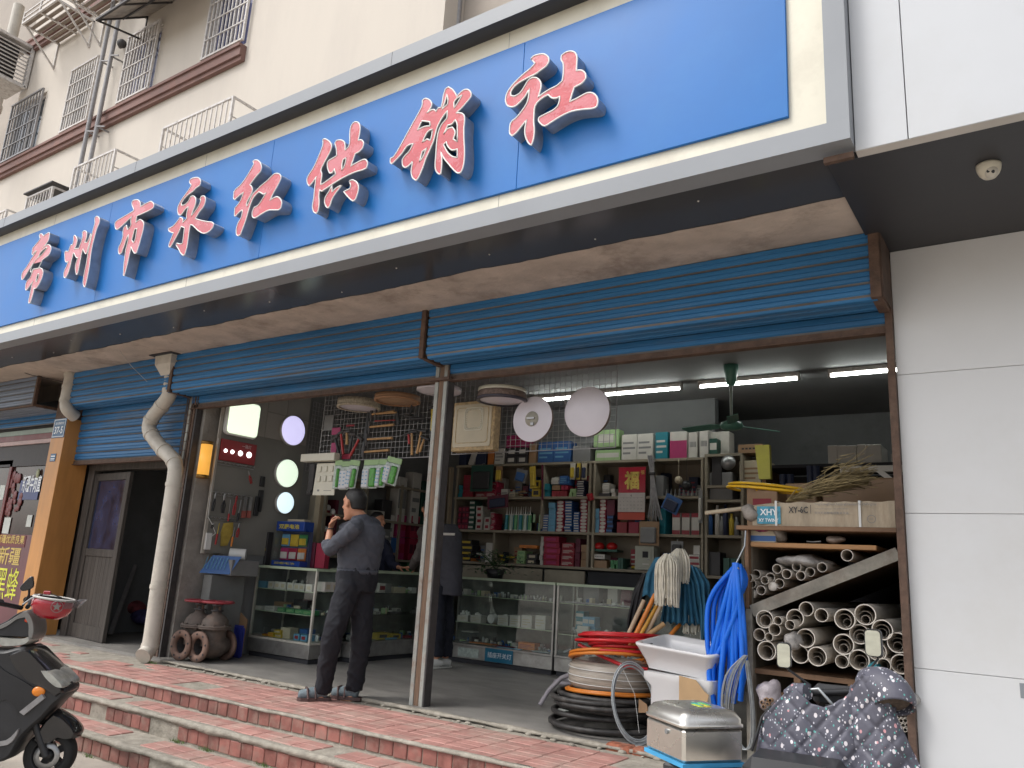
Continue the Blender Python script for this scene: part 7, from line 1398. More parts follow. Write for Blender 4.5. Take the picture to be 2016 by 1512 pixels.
def coil(c, r, r2, n, z0, dz, mats, label, nm, seed=1, jr=.02, tilt=0, per=28, parent=None):
    t = thing(nm, label, 'hose coil', Vector((c.x, c.y, z0))); rr = rngs(seed); pts = []
    for k in range(n*per+1):
        q = k/per; i = int(q); a_ = q*2*math.pi
        if k % per == 0: off = (rr.uniform(-jr, jr), rr.uniform(-jr, jr), rr.uniform(-jr*.3, jr*.3), rr.uniform(-jr, jr)); prev = off if k == 0 else cur_; cur_ = off
        f_ = q-i; f_ = f_*f_*(3-2*f_); o4 = [prev[m_]*(1-f_)+cur_[m_]*f_ for m_ in range(4)]
        R_ = r+o4[3]; pts.append(Vector((c.x+o4[0]+R_*math.cos(a_), c.y+o4[1]+R_*math.sin(a_), z0+r2+dz*q+o4[2]+tilt*math.cos(a_+1))))
        if k % per == 0: prev = cur_
    MB().tube(pts, r2, 10).build('hose', mats, t); return t
hc_ = Vector((-2.80, 5.58, 0))
coil(hc_+Vector((-.03, -.02, 0)), .36, .0185, 8, ZF, .027, mat('hose_black', (.028, .026, .025), .5, var=.25, scale=12, dirt=(.12, .11, .10), dscale=6), 'black corrugated hose coil at the bottom of the hose pile', 'black_hose', 3, .065)
rl_ = thing('hose_roll', 'thick roll of clear braided hose wrapped in film in the middle of the pile', 'hose roll', (hc_.x, hc_.y, ZF+.27)); rc = hc_+Vector((.0, .0, ZF+.27))
MB().lathe([(.12, 0), (.29, 0), (.325, .03), (.335, .09), (.325, .17), (.29, .2), (.12, .2), (.12, 0)], Matrix.Translation(rc), 40).build('roll', mat('roll_film', (.34, .30, .25), .25, var=.3, scale=4, stretch=(1, 1, 16), bump=.3, bscale=12), rl_)
for k in range(3): MB().tube([rc+Vector(((.338-.004*abs(k-1))*math.cos(a_*.2), (.338-.004*abs(k-1))*math.sin(a_*.2), .05+.05*k)) for a_ in range(32)], .003, 5, closed=False).build('wrap_seam', M_wplas, rl_)
M_oh = mat('hose_orange', (.55, .17, .02), .4, var=.08, bump=0); M_rh = mat('hose_red', (.52, .015, .02), .35, var=.08, bump=0)
coil(hc_+Vector((.01, -.01, 0)), .345, .0115, 2, ZF+.235, .012, M_oh, 'single orange hose turns between the black coil and the clear roll', 'orange_hose', 5, .012, tilt=.02)
coil(hc_+Vector((0, 0, 0)), .325, .012, 3, ZF+.46, .018, M_oh, 'orange hose turns lying over the clear roll', 'orange_hose', 7, .045, tilt=.06)
coil(hc_+Vector((.07, .03, 0)), .26, .0115, 9, ZF+.53, .014, M_rh, 'bright red hose coil on top of the pile', 'red_hose', 9, .06, tilt=.03)
e0 = P(1140, 1269, y=5.4); tag(MB().tube([e0, P(1180, 1290, y=5.35), P(1230, 1312, y=5.33), P(1275, 1318, y=5.4)], .0125, 9).build('loose_hose', M_rh), 'loose red hose end sticking out left from the pile', 'hose')
wc = P(1248, 1383, y=5.26); t = thing('wire_coil', 'galvanised steel wire coil leaning on the hose pile', 'wire coil', (wc.x, wc.y, ZF)); M_gal = mat('galvanised', (.36, .38, .39), .35, metal=.6, var=.15, scale=30); rr = rngs(3)
u = Vector((.72, .28, -.35)).normalized(); v = Vector((-.1, .3, .95)).normalized(); nn = u.cross(v).normalized()
for k in range(16):
    o3 = nn*rr.uniform(-.028, .028); R_ = .245+rr.uniform(-.022, .016); MB().tube([wc+o3+u*(R_*.66*math.cos(a_/20*math.pi))+v*(R_*math.sin(a_/20*math.pi)) for a_ in range(40)], .003, 5, closed=True).build('wire', M_gal, t)
MB().tube([wc+v*.2-u*.12, wc+nn*.03+v*.05, wc-v*.17+u*.05], .0015, 4).build('tie', M_wplas, t); tag(MB().prism([[(0, 0), (.07, .01), (.06, .06), (.0, .09)]], P(1257, 1403, y=5.28), X, Z, (0, .005, 0)).build('paper_scrap', G['brown']), 'brown paper scrap inside the wire coil', 'paper')
M_gh = mat('hose_grey', (.36, .33, .35), .4, var=.12)
coil(P(1120, 1380, z=ZF+.0)+Vector((.05, .1, 0)), .13, .019, 5, ZF, .03, M_gh, 'pinkish grey hose coil behind the hose pile', 'grey_hose', 13, .05)
tag(MB().tube([P(1063, 1388, z=ZF+.02), P(1080, 1360, y=5.95), P(1105, 1335, y=6.0), P(1130, 1325, y=6.0)], .02, 10).build('loose_hose', M_gh), 'grey hose end curving down to the floor left of the pile', 'hose')
tag(MB().box(P(1092, 1398, z=ZF)+Vector((0, 0, .001)), P(1092, 1398, z=ZF)+Vector((.14, .08, .004))).build('paper', M_paper), 'white paper on the floor beside the grey hoses', 'paper')
M_cer = mat('ceramic', (.66, .65, .65), .18, var=.02, bump=0, coat=.5); M_ped = mat('ceramic_white', (.66, .66, .66), .35, var=.02, bump=0)
A_, B_, D_ = P(1248, 1263, y=5.27), P(1400, 1291, y=5.14), P(1287, 1243, y=5.66)
ux = (B_-A_); Wb = ux.length; ux.normalize(); uy = (D_-A_); Db = uy.length*.97; uy = (uy-ux*uy.dot(ux)).normalized(); uw = ux.cross(uy)
def loopr(w0, w1, d0, d1, h, r, fr=None): a_, b_, c_ = fr or (ux, uy, uw); return [A_+a_*p[0]+b_*p[1]+c_*h for p in rrect(w0, d0, w1, d1, r, 5)]
def ringmesh(mb, rings, bot=True, top=True):
    n = len(rings[0]); mb.add([p for r_ in rings for p in r_], [[i*n+k, i*n+(k+1) % n, (i+1)*n+(k+1) % n, (i+1)*n+k] for i in range(len(rings)-1) for k in range(n)], True)
    if bot: mb.add(rings[0], [list(range(n))[::-1]])
    if top: mb.add(rings[-1], [list(range(n))])
    return mb
t = thing('sink', 'white ceramic laundry sink standing on a white pedestal', 'sink', A_+Vector((0, 0, -.2)))
ringmesh(MB(), [loopr(.06, Wb-.06, .06, Db-.06, -.175, .03), loopr(.045, Wb-.045, .04, Db-.03, -.12, .04), loopr(.0, Wb, .0, Db, -.028, .05), loopr(-.008, Wb+.008, -.008, Db+.008, -.018, .055), loopr(-.008, Wb+.008, -.008, Db+.008, -.005, .055), loopr(.004, Wb-.004, .004, Db-.004, 0, .05), loopr(.03, Wb-.03, .03, Db-.03, -.005, .045), loopr(.055, Wb-.055, .045, Db-.045, -.07, .04), loopr(.08, Wb-.08, .07, Db-.07, -.15, .03)]).build('basin', M_cer, t)
for k in range(9): q = A_+ux*.04+uy*(.12+.014*(k % 3))+uw*(-.03-.014*(k//3)); MB().cyl(q, q+ux*.01, .003, n=8).build('overflow_hole', M_blk, t)
hx_ = Vector((ux.x, ux.y, 0)).normalized(); hf_ = (hx_, Vector((-hx_.y, hx_.x, 0)), Z); t = thing('sink_pedestal', 'white ceramic pedestal under the laundry sink', 'pedestal', (A_.x+.1, A_.y+.1, ZF)); z9 = P(1275, 1318, y=5.3).z-A_.z; zf_ = ZF-A_.z
ringmesh(MB(), [loopr(.10, Wb-.03, .05, Db-.08, zf_, .03, hf_), loopr(.10, Wb-.03, .05, Db-.08, z9-.10, .03, hf_), loopr(.06, Wb-.01, .02, Db-.06, z9-.05, .03, hf_), loopr(.06, Wb-.01, .02, Db-.06, z9-.01, .03, hf_)]).build('body', M_ped, t)
q = P(1337, 1330, y=5.19); tag(MB().prism([[(0, -.19), (0, 0), (.13, -.012), (.19, -.07), (.225, -.09), (.21, -.15), (.12, -.21), (.06, -.225)]], (q.x, q.y, q.z), hx_, Z, (0, .004, 0)).build('cardboard_flap', mat('cardboard', (.42, .28, .15), .75, var=.08, scale=6)), 'bent piece of brown cardboard hanging on the front of the pedestal', 'cardboard')
def stick(px0, py0, px1, py1, r, m, lab, y0_=5.42, y1_=5.6): a, b = P(px0, py0, y=y0_), P(px1, py1, y=y1_); return tag(MB().tube([a, a.lerp(b, .5), b], r, 10).build('mop_stick', m), lab, 'mop stick')
M_hw = mat('handle_pale', (.45, .33, .22), .6, var=.15, stretch=(3, 3, .3))
stick(1217, 1292, 1268, 1182, .0165, M_hw, 'leftmost pale wooden handle leaning behind the red hose'); stick(1230, 1293, 1290, 1170, .0165, M_org, 'left bright orange mop handle'); stick(1238, 1292, 1293, 1192, .014, mat('handle_ochre', (.55, .27, .03), .45), 'ochre orange handle right of the bright one')
stick(1250, 1290, 1303, 1190, .015, M_hw, 'pale handle right of the orange handles', 5.5); stick(1258, 1262, 1308, 1228, .018, M_wood2, 'brown handle ending under the blue cloth', 5.5); stick(1320, 1250, 1338, 1230, .016, M_org, 'short reddish handle end behind the sink', 5.62, 5.7)
M_mop = mat('mop_strand', (.60, .56, .46), .85, var=.12, scale=25, bump=.3)
def mop(px, py, w, h, n, lab, y, seed, bag=0):
    c = P(px, py, y=y); s_ = (c-EYE).dot(CF)/FPX; rr = rngs(seed); t = thing('cotton_mop', lab, 'mop', c); mb = MB()
    for k in range(n):
        a_ = rr.uniform(0, 2*math.pi); rad = w*s_/2*math.sqrt(rr.random()); e = Vector((c.x+rad*math.cos(a_), c.y-.02+rad*.5*math.sin(a_), c.z-h*s_*rr.uniform(.8, 1.0))); tp = c+Vector((rad*.35*math.cos(a_), rad*.3*math.sin(a_), rr.uniform(-.01, .02)))
        k1 = Vector((c.x+rad*.95*math.cos(a_), c.y-.02+rad*.6*math.sin(a_), c.z-h*s_*.16)); k2 = k1.lerp(e, .5)+Vector((rr.uniform(-.01, .01), 0, 0)); mb.tube(catmull([tuple(tp), tuple(k1), tuple(k2), tuple(e)], 3, False, 200), [rr.uniform(.0045, .0065)]*10, 5)
    kind(mb.build('strands', M_mop, t), 'stuff'); MB().sphere(c+Vector((0, 0, -.005)), w*s_*.2, 12, 8, (1, .8, .6)).build('binding', M_mop, t); return t
mop(1318, 1096, 52, 96, 150, 'white cotton mop head hanging in front of the blue cloths', 5.5, 1); mop(1340, 1086, 44, 62, 90, 'white mop head behind and right of the front one', 5.62, 2); mop(1362, 1205, 34, 42, 50, 'white mop strands showing below the blue cloth', 5.72, 3); mop(1388, 1163, 16, 60, 26, 'narrow white mop strands between the blue cloth and the blue hoses', 5.72, 4)
def drape(pts, y, depth, m, lab, nm='cloth', cat='cloth', seed=1, folds=9, nx=36, nz=20):
    """hanging folded cloth: left/right edge polylines (px) top to bottom"""
    L, R2 = pts; mb = MB(); vs = []; rr = rngs(seed); ph = rr.uniform(0, 6)
    for j in range(nz+1):
        q = j/nz
        def at(E_): f_ = q*(len(E_)-1); i = min(int(f_), len(E_)-2); g_ = f_-i; return (E_[i][0]*(1-g_)+E_[i+1][0]*g_, E_[i][1]*(1-g_)+E_[i+1][1]*g_)
        l, r = at(L), at(R2)
        for i in range(nx+1):
            u = i/nx; wv = math.sin(u*folds*2*math.pi+ph+1.3*math.sin(q*3))*(.35+.65*q)+.4*math.sin(u*folds*4.7+q*5); yy = y-depth*(1-(2*u-1)**2)*.9+depth*.38*wv; p = P(l[0]*(1-u)+r[0]*u, l[1]*(1-u)+r[1]*u+3*math.sin(u*folds*2*math.pi+ph)*q, y=yy); vs.append(p)
    w = nx+1; mb.add(vs, [[j*w+i, j*w+i+1, (j+1)*w+i+1, (j+1)*w+i] for j in range(nz) for i in range(nx)], True); o = mb.build(nm, m); s_ = o.modifiers.new('thickness', 'SOLIDIFY'); s_.thickness = .003; return tag(o, lab, cat)
M_bc = mat('cloth_blue', (.025, .115, .19), .85, var=.2, scale=14, bump=.3); M_bb = mat('cloth_black', (.014, .014, .016), .6, var=.3, scale=18, bump=.4)
drape(([(1290, 1098), (1272, 1130), (1264, 1172)], [(1310, 1095), (1320, 1130), (1318, 1185)]), 5.72, .05, M_bc, 'dark blue mop cloth hanging left of the white mop head', folds=3, seed=4)
drape(([(1325, 1110), (1312, 1160), (1300, 1225)], [(1350, 1108), (1375, 1150), (1386, 1232)]), 5.70, .08, M_bc, 'wide pleated dark blue mop cloth behind the white mop head', folds=7, seed=5)
drape(([(1352, 1108), (1365, 1150), (1376, 1200), (1380, 1262)], [(1378, 1120), (1398, 1150), (1396, 1200), (1388, 1262)]), 5.66, .06, M_bc, 'darker blue cloth at the right of the mop heads', folds=3, seed=6)
drape(([(1265, 1128), (1248, 1160), (1236, 1215), (1233, 1250)], [(1278, 1128), (1272, 1170), (1262, 1215), (1252, 1245)]), 5.85, .06, M_bb, 'black cloth bag hanging left of the mops', 'black_bag', 'bag', folds=3, seed=7)
M_bh = mat('hose_blue', (.008, .15, .72), .3, var=.05, bump=0); t = thing('blue_hoses', 'bundle of bright blue plastic hose hanging from a hook beside the pipe rack', 'hose bundle', P(1450, 1110, y=5.2)); rr = rngs(10)
def hpath(pts, y, r, m, nm, parent): MB().tube(catmull([tuple(P(a_, b_, y=y+(c_ if len(q_) > 2 else 0)) ) for q_ in pts for a_, b_, c_ in [(q_[0], q_[1], q_[2] if len(q_) > 2 else 0)]], 5, False, 200), r, 10).build(nm, m, parent)
for k in range(11):
    e = 1398+k*6.6; md = 1412+k*5.2; hpath([(1446+rr.uniform(-4, 6), 1108+rr.uniform(0, 8)), (1434+k*2.2, 1160, -.02), (md, 1240+rr.uniform(-15, 15), -.03*(k % 3)), (e+rr.uniform(-4, 6), 1320, -.02*(k % 2)), (1404+k*5.5+rr.uniform(-5, 5), rr.uniform(1360, 1405))], 5.22+.035*(k % 3), .0175, M_bh, 'hose', t)
for k in range(4): hpath([(1450, 1112), (1405+k*9, 1165, .02), (1392+k*12, 1215, .02), (1400+k*8, 1300, .0), (1440-k*5, 1230, -.03), (1458+k*3, 1150, -.02), (1456, 1112)], 5.24+.03*k, .0165, M_bh, 'hose', t)
MB().tube([P(1468, 1045, y=5.28), P(1466, 1075, y=5.26), P(1448, 1112, y=5.22), P(1455, 1120, y=5.2)], .006, 6).build('hook', M_gal, t)
t = thing('wire_bundle', 'hanging bundle of galvanised wire loops between the blue hoses and the rack', 'wire bundle', P(1470, 1300, y=5.12))
for k in range(24): q = rr.uniform(-1, 1); hpath([(1468+q*4, 1290), (1448+q*14-6, 1330, -.02), (1432+q*12, 1400, -.03), (1450+q*10, 1465, 0), (1478+q*5, 1470), (1482+q*4, 1400), (1470+q*4, 1300)], 5.10+rr.uniform(-.03, .03), .0022, M_gal, 'wire', t)
for q, (px, py, w_, lab) in enumerate(((1222, 1470, .2, 'left broken red brick at the slab corner'), (1265, 1478, .13, 'right broken red brick at the slab corner'))):
    c = P(px, py, z=ZP+.02); mb = MB().box((c.x-w_/2, c.y-.05, ZP-.03), (c.x+w_/2, c.y+.06, ZP+.038), bev=.02); tag(mb.build('broken_brick', mat('brick_raw', (.30, .10, .055), .9, var=.3, scale=18, bump=.8, dirt=(.3, .25, .2), dscale=9)), lab, 'brick')
def fuse(mb, name, m, parent, vox=.011, sm=4, label=None):
    o = mb.build(name, m, parent, label=label); md = o.modifiers.new('r', 'REMESH'); md.mode = 'VOXEL'; md.voxel_size = vox; md.use_smooth_shade = True
    s_ = o.modifiers.new('s', 'SMOOTH'); s_.iterations = sm; s_.factor = .5
    dg = bpy.context.evaluated_depsgraph_get(); me = bpy.data.meshes.new_from_object(o.evaluated_get(dg)); o.modifiers.clear(); old = o.data; o.data = me; bpy.data.meshes.remove(old); o.data.polygons.foreach_set('use_smooth', [True]*len(me.polygons)); return o
def loft(mb, rings, n=20):
    vs = []
    for c, ra, rb, ua, ub in rings: vs += [Vector(c)+ua*(ra*math.cos(2*math.pi*k/n))+ub*(rb*math.sin(2*math.pi*k/n)) for k in range(n)]
    N = len(rings); mb.add(vs, [[i*n+k, i*n+(k+1) % n, (i+1)*n+(k+1) % n, (i+1)*n+k] for i in range(N-1) for k in range(n)]+[list(range(n))[::-1], [(N-1)*n+k for k in range(n)]], True)
def wrinkle(o, amp, k1=40, seed=0):
    for v in o.data.vertices:
        p = v.co; n1 = noise.noise(Vector((p.x*7+seed, p.y*7, p.z*k1*.28+p.x*5+p.y*4))); n2 = noise.noise(Vector((p.x*16, p.y*16+seed, p.z*k1*.55-p.x*9))); d = (1-min(1, abs(n1)*4))*1.5+(1-min(1, abs(n2)*4))*.7-.8; v.co = p+v.normal*(d*amp)
M_skin = mat('skin', (.50, .24, .145), .5, var=.06, scale=12, bump=.05); M_hair = mat('hair', (.012, .011, .011), .45, var=.3, scale=60, bump=.5, bscale=140)
def head(mb, hb, c, f, s=1., tilt=0):
    """skin parts into mb, hair into hb; c centre of skull, f facing (unit, horizontal)"""
    f = Vector(f).normalized(); sd = f.cross(Z).normalized(); up = Z
    rg_ = [(-.125, .030, .036, .035), (-.112, .040, .048, .030), (-.085, .052, .066, .018), (-.05, .064, .082, .008), (-.01, .071, .092, 0), (.03, .075, .096, -.004), (.065, .070, .090, -.006), (.09, .055, .070, -.008), (.108, .028, .036, -.008)]
    loft(mb, [(c+up*(z*s)+f*(o_*s), a*s, b*s, sd, f) for z, a, b, o_ in rg_], 22)
    def tb(pts, r): mb.tube([c+(f*p[0]+sd*p[1]+up*p[2])*s for p in pts], [q*s for q in r], 8)
    tb([(.085, 0, .025), (.100, 0, .0), (.117, 0, -.026), (.10, 0, -.036)], [.008, .010, .014, .012]); tb([(.088, -.02, -.062), (.098, 0, -.060), (.088, .02, -.062)], [.006, .009, .006]); tb([(.086, -.018, -.074), (.094, 0, -.073), (.086, .018, -.074)], [.006, .009, .006])
    tb([(.078, 0, -.10), (.09, 0, -.112), (.07, 0, -.122)], [.012, .017, .012]); tb([(.072, -.05, .03), (.092, 0, .032), (.072, .05, .03)], [.008, .011, .008])
    for q in (-1, 1): tb([(-.008, q*.074, .018), (-.014, q*.084, .012), (-.016, q*.086, -.012), (-.006, q*.079, -.034)], [.008, .014, .013, .008])
    loft(hb, [(c+up*(z*s)+f*(o_*s), a*s, b*s, sd, f) for z, a, b, o_ in [(-.045, .060, .045, -.050), (.0, .0755, .062, -.036), (.03, .081, .080, -.024), (.06, .078, .092, -.012), (.09, .064, .080, -.008), (.115, .040, .05, -.01), (.122, .01, .015, -.01)]], 22)
def handmb(mb, w, d, palm_n, L=.18, curl=.8, seed=0):
    """hand from wrist w along d, palm facing palm_n"""
    d = Vector(d).normalized(); pn = Vector(palm_n).normalized(); sd = d.cross(pn).normalized(); s = L/.18
    loft(mb, [(w+d*(q*s), a*s, b*s, sd, pn) for q, a, b in ((-.02, .026, .02), (.01, .029, .018), (.05, .040, .016), (.085, .041, .014), (.095, .036, .011))], 14)
    for k, (ln, off) in enumerate(((.072, -.030), (.080, -.010), (.075, .011), (.058, .030))):
        p = w+d*(.088*s)+sd*(off*s); pts = [p]; a_ = 0
        for j, fr_ in enumerate((.42, .32, .26)): a_ += curl*(.55 if j == 0 else .75); p = p+(d*math.cos(a_)+pn*math.sin(a_))*(ln*fr_*s); pts.append(p)
        mb.tube(pts, [.0095*s, .009*s, .0085*s, .007*s], 8)
    p = w+d*(.03*s)-sd*(.03*s); mb.tube([p, p+(d*.5-sd*.8+pn*.3)*(.035*s), p+(d*.95-sd*.75+pn*.7)*(.055*s), p+(d*1.3-sd*.4+pn*1.0)*(.066*s)], [.013*s, .0115*s, .010*s, .008*s], 8)
def person(name, label, J, f, cols, k=1., sleeve=.6, vox=.011, legs=True, hand2=True, wr=.0062, hs=1.05):
    """J: world joints; near/far arms N,F; legs A,B"""
    t = thing(name, label, 'person', (J['hip'].x, J['hip'].y, J.get('floor', ZP))); f = Vector(f).normalized(); sd = f.cross(Z).normalized()
    sk, hr, sh_, tr = MB(), MB(), MB(), MB(); hd = J['head']; ch_, ws, hp = J['chest'], J['waist'], J['hip']
    head(sk, hr, hd, J.get('hf', f), k*hs); nk = J['neck']
    sk.tube([hd+Vector((0, 0, -.06*k))-f*.015, nk, ch_.lerp(nk, .6)], [.056*k, .056*k, .075*k], 14)
    loft(sk, [(nk.lerp(hp, q), a*k, b*k, sd, f) for q, a, b in ((.1, .13, .08), (.3, .15, .10), (.7, .14, .10), (1, .14, .10))], 16)
    loft(sh_, [(p, a*k, b*k, sd, f) for p, a, b in ((nk+Vector((0, 0, .028)), .064, .062), (nk+Vector((0, 0, -.03)), .105, .082), (nk.lerp(ch_, .35), .185, .112), (nk.lerp(ch_, .7), .208, .128), (ch_, .205, .135), (ch_.lerp(ws, .5), .192, .136), (ws, .178, .132), (ws.lerp(hp, .35), .176, .132))], 26)
    for q in 'NF':
        if 's'+q not in J: continue
        a, e, w_ = J['s'+q], J['e'+q], J['w'+q]
        sk.tube([a, a.lerp(e, .5), e, e.lerp(w_, .3), w_], [.048*k, .043*k, .036*k, .038*k, .026*k], 14); handmb(sk, w_, J['h'+q][0], J['h'+q][1], .175*k, J['h'+q][2])
        c_ = e.lerp(w_, sleeve); sh_.tube([nk.lerp(a, .6), a, a.lerp(e, .5), e, e.lerp(w_, sleeve*.6), c_], [.062*k, .068*k, .064*k, .06*k, .058*k, .047*k], 16)
    if legs:
        for q in 'AB':
            h_, kn, an, to = J['h'+q+'l'], J['k'+q], J['a'+q], J['t'+q]; g = J.get('tw', 1.)
            sk.tube([h_, kn, an], [.075*k, .05*k, .035*k], 14); fd = (to-an); fd.z = 0; fd.normalize(); sk.tube([an, an+Vector((0, 0, -.05))+fd*.03, to], [.036*k, .042*k, .03*k], 12)
            tr.tube(catmull([tuple(v) for v in (h_+Vector((0, 0, .03)), h_.lerp(kn, .45), kn, kn.lerp(an, .5), an+Vector((0, 0, .02)))], 3, False, 200), [v*k*g for v in (.115, .112, .107, .103, .098, .093, .088, .084, .08, .078, .076, .074, .073)], 20)
        loft(tr, [(p, a*k, b*k, sd, f) for p, a, b in ((ws.lerp(hp, .05), .165, .125), (ws.lerp(hp, .5), .178, .135), (hp, .185, .14), (hp-Vector((0, 0, .08)), .17, .13))], 24)
    HM = MB(); loft(HM, [(ws.lerp(hp, .28), .179*k, .135*k, sd, f), (ws.lerp(hp, .55), .176*k, .134*k, sd, f)], 26); HM.build('hem', cols[0], t)
    fuse(sk, 'body', M_skin, t, .007, 3); fuse(hr, 'hair', M_hair, t, .009, 2)
    o = fuse(sh_, 'shirt', cols[0], t, vox, 5); wrinkle(o, wr, 34, 1)
    if legs: o = fuse(tr, 'trousers', cols[1], t, vox, 5); wrinkle(o, wr, 26, 2)
    return t
def Q(px, py, y): return P(px, py, y=y)
M_shirt = mat('shirt_grey', (.062, .066, .082), .85, var=.08, scale=30, bump=.15, bscale=200); M_trs = mat('trousers_dark', (.0095, .010, .015), .8, var=.12, scale=20, bump=.15, bscale=150)
fm = Vector((-.85, .52, 0))
J = dict(head=Q(698, 992, 4.82), neck=Q(712, 1020, 4.86), chest=Q(712, 1060, 4.87), waist=Q(706, 1112, 4.87), hip=Q(702, 1145, 4.87), hf=Vector((-1, .02, 0)),
    sN=Q(697, 1040, 4.66), eN=Q(645, 1084, 4.60), wN=Q(650, 1042, 4.66), hN=((.25, .12, 1), (.9, .3, -.2), 1.1), sF=Q(735, 1032, 5.05), eF=Q(728, 1085, 5.16), wF=Q(712, 1120, 5.12), hF=((-1, 0, 0), (0, 0, -1), .5),
    hAl=Q(688, 1155, 4.80), kA=Q(656, 1245, 4.72), aA=Q(635, 1366, 4.78), tA=Q(598, 1386, 4.66), hBl=Q(712, 1155, 4.95), kB=Q(712, 1250, 4.97), aB=Q(697, 1364, 5.0), tB=Q(672, 1378, 4.96))
man = person('person', 'man in a grey sweatshirt and dark trousers smoking on the top step', J, fm, (M_shirt, M_trs), .98, .45, hs=1.12)
M_sock = mat('sock_grey', (.15, .19, .21), .9, var=.15, scale=40); M_sandal = mat('sandal', (.10, .06, .055), .6, var=.2)
for a_, b_, zt in ((J['aA'], J['tA'], .012), (J['aB'], J['tB'], 0)):
    g = Vector((a_.x, a_.y, ZP)); h_ = Vector((b_.x, b_.y, ZP)); d = (h_-g).normalized(); s_ = d.cross(Z); g = g-d*.07; L = .27
    MB().tube([g+Vector((0, 0, .16))+d*.06, g+d*.06+Vector((0, 0, .09)), g+d*.05+Vector((0, 0, .065)), g+d*.15+Vector((0, 0, .06)), g+d*.25+Vector((0, 0, .045)), g+d*.262+Vector((0, 0, .045))], [.042, .044, .048, .046, .036, .02], 16).build('sock', M_sock, man)
    MB().prism([[(q[0]*L, q[1]) for q in ((0, -.03), (.1, -.042), (.4, -.04), (.7, -.05), (.92, -.04), (1, -.015), (1, .015), (.92, .04), (.7, .05), (.4, .042), (.1, .04), (0, .03))]], g+Vector((0, 0, .004)), d, s_, (0, 0, .024)).build('sandal_sole', M_sandal, man)
    for q in (.13, .19): MB().tube([g+d*q+s_*.05+Vector((0, 0, .02)), g+d*(q+.01)+s_*.03+Vector((0, 0, .098)), g+d*(q+.01)-s_*.03+Vector((0, 0, .098)), g+d*q-s_*.05+Vector((0, 0, .02))], .011, 8, flat=.8).build('sandal_strap', M_sandal, man)
MB().tube([J['wN']+Vector((.034*math.cos(a_*.45), .034*math.sin(a_*.45), .004)) for a_ in range(14)], .005, 6, closed=True).build('bracelet', M_blk, man)
c = J['wN']+Vector((.045, .05, .085)); tag(MB().cyl(c, c+Vector((-.035, -.02, .03)), .004, n=8).build('cigarette', G['white']), 'cigarette in the raised fingers of the smoking man', 'cigarette')
YM = 7.15; J2 = dict(floor=ZF, head=Q(846, 1003, YM), neck=Q(852, 1030, YM), chest=Q(858, 1062, YM), waist=Q(864, 1110, YM), hip=Q(866, 1150, YM), sN=Q(840, 1052, YM-.15), eN=Q(822, 1098, YM-.25), wN=Q(812, 1117, YM+.05), hN=((-1, .35, .0), (0, 0, -1), .2), sF=Q(876, 1046, YM+.12), eF=Q(880, 1090, YM+.2), wF=Q(860, 1120, YM+.3), hF=((-1, 0, 0), (0, 0, -1), .4),
    hAl=Q(860, 1160, YM-.08), kA=Q(862, 1225, YM-.08), aA=Q(860, 1296, YM-.06), tA=Q(846, 1306, YM-.1), hBl=Q(872, 1160, YM+.08), kB=Q(880, 1225, YM+.08), aB=Q(877, 1296, YM+.08), tB=Q(864, 1305, YM+.05))
m2 = person('person', 'man in a brownish jacket leaning on the counter behind the middle post', J2, (-.8, .6, 0), (mat('jacket_brown', (.075, .065, .06), .85, var=.2, scale=20, bump=.3), mat('navy_trousers', (.010, .012, .022), .8, var=.2)), 1., .92, wr=.006)
M_shoe = mat('shoe_white', (.55, .55, .52), .5, var=.08)
for a_, b_ in ((J2['aA'], J2['tA']), (J2['aB'], J2['tB'])):
    g = Vector((a_.x, a_.y, ZF)); d = Vector((-.6, -.7, 0)).normalized(); MB().tube([g-d*.06+Vector((0, 0, .05)), g+Vector((0, 0, .06)), g+d*.10+Vector((0, 0, .045)), g+d*.19+Vector((0, 0, .036)), g+d*.21+Vector((0, 0, .034))], [.035, .052, .046, .036, .02], 14).build('sneaker', M_shoe, m2); MB().box((g.x-.1, g.y-.12, ZF+.001), (g.x+.06, g.y+.06, ZF+.016), bev=.006).build('sole', M_shoe, m2)
vs_ = MB(); c = Q(893, 1045, YM+.0); loft(vs_, [(Q(883, 1032, YM), .10, .09, X, Y), (Q(886, 1050, YM), .155, .11, X, Y), (Q(887, 1110, YM), .15, .11, X, Y), (Q(885, 1172, YM), .16, .12, X, Y)], 22); o = fuse(vs_, 'vest', mat('vest_dark', (.04, .04, .05), .85, var=.15), m2, .012, 3); wrinkle(o, .004)
a, b = Q(868, 1052, YM-.11), Q(907, 1047, YM-.02); MB().box((a.x, YM-.118, a.z-.008), (b.x-.01, YM-.108, a.z+.018)).build('reflective_band', G['white'], m2)
J3 = dict(floor=ZF, head=P(743, 1026, x=-7.12), neck=P(747, 1056, x=-7.12), chest=P(749, 1085, x=-7.12), waist=P(750, 1130, x=-7.12), hip=P(751, 1160, x=-7.12), sN=P(760, 1075, x=-6.98), eN=P(772, 1112, x=-6.9), wN=P(785, 1117, x=-6.75), hN=((1, .3, 0), (0, 0, -1), .5))
person('person', 'dark haired person in a navy jacket behind the counter, mostly hidden by the smoker', J3, (1, .15, 0), (mat('jacket_navy', (.012, .014, .035), .8, var=.2), M_trs), .95, .9, legs=False)
SY = 0.
S_O, S_A = Vector((-5.66, 2.99, 0)), R(44)
S_M = Matrix.Translation(S_O) @ Matrix.Rotation(S_A, 4, 'Z'); S_I = S_M.inverted()
P_world = P
def P(px, py, y=0.):
    """photo pixel -> local point on a plane parallel to the scooter's own length"""
    o = S_I @ EYE; d = S_I.to_3x3() @ ray(px, py); return o+d*((y-o.y)/d.y)
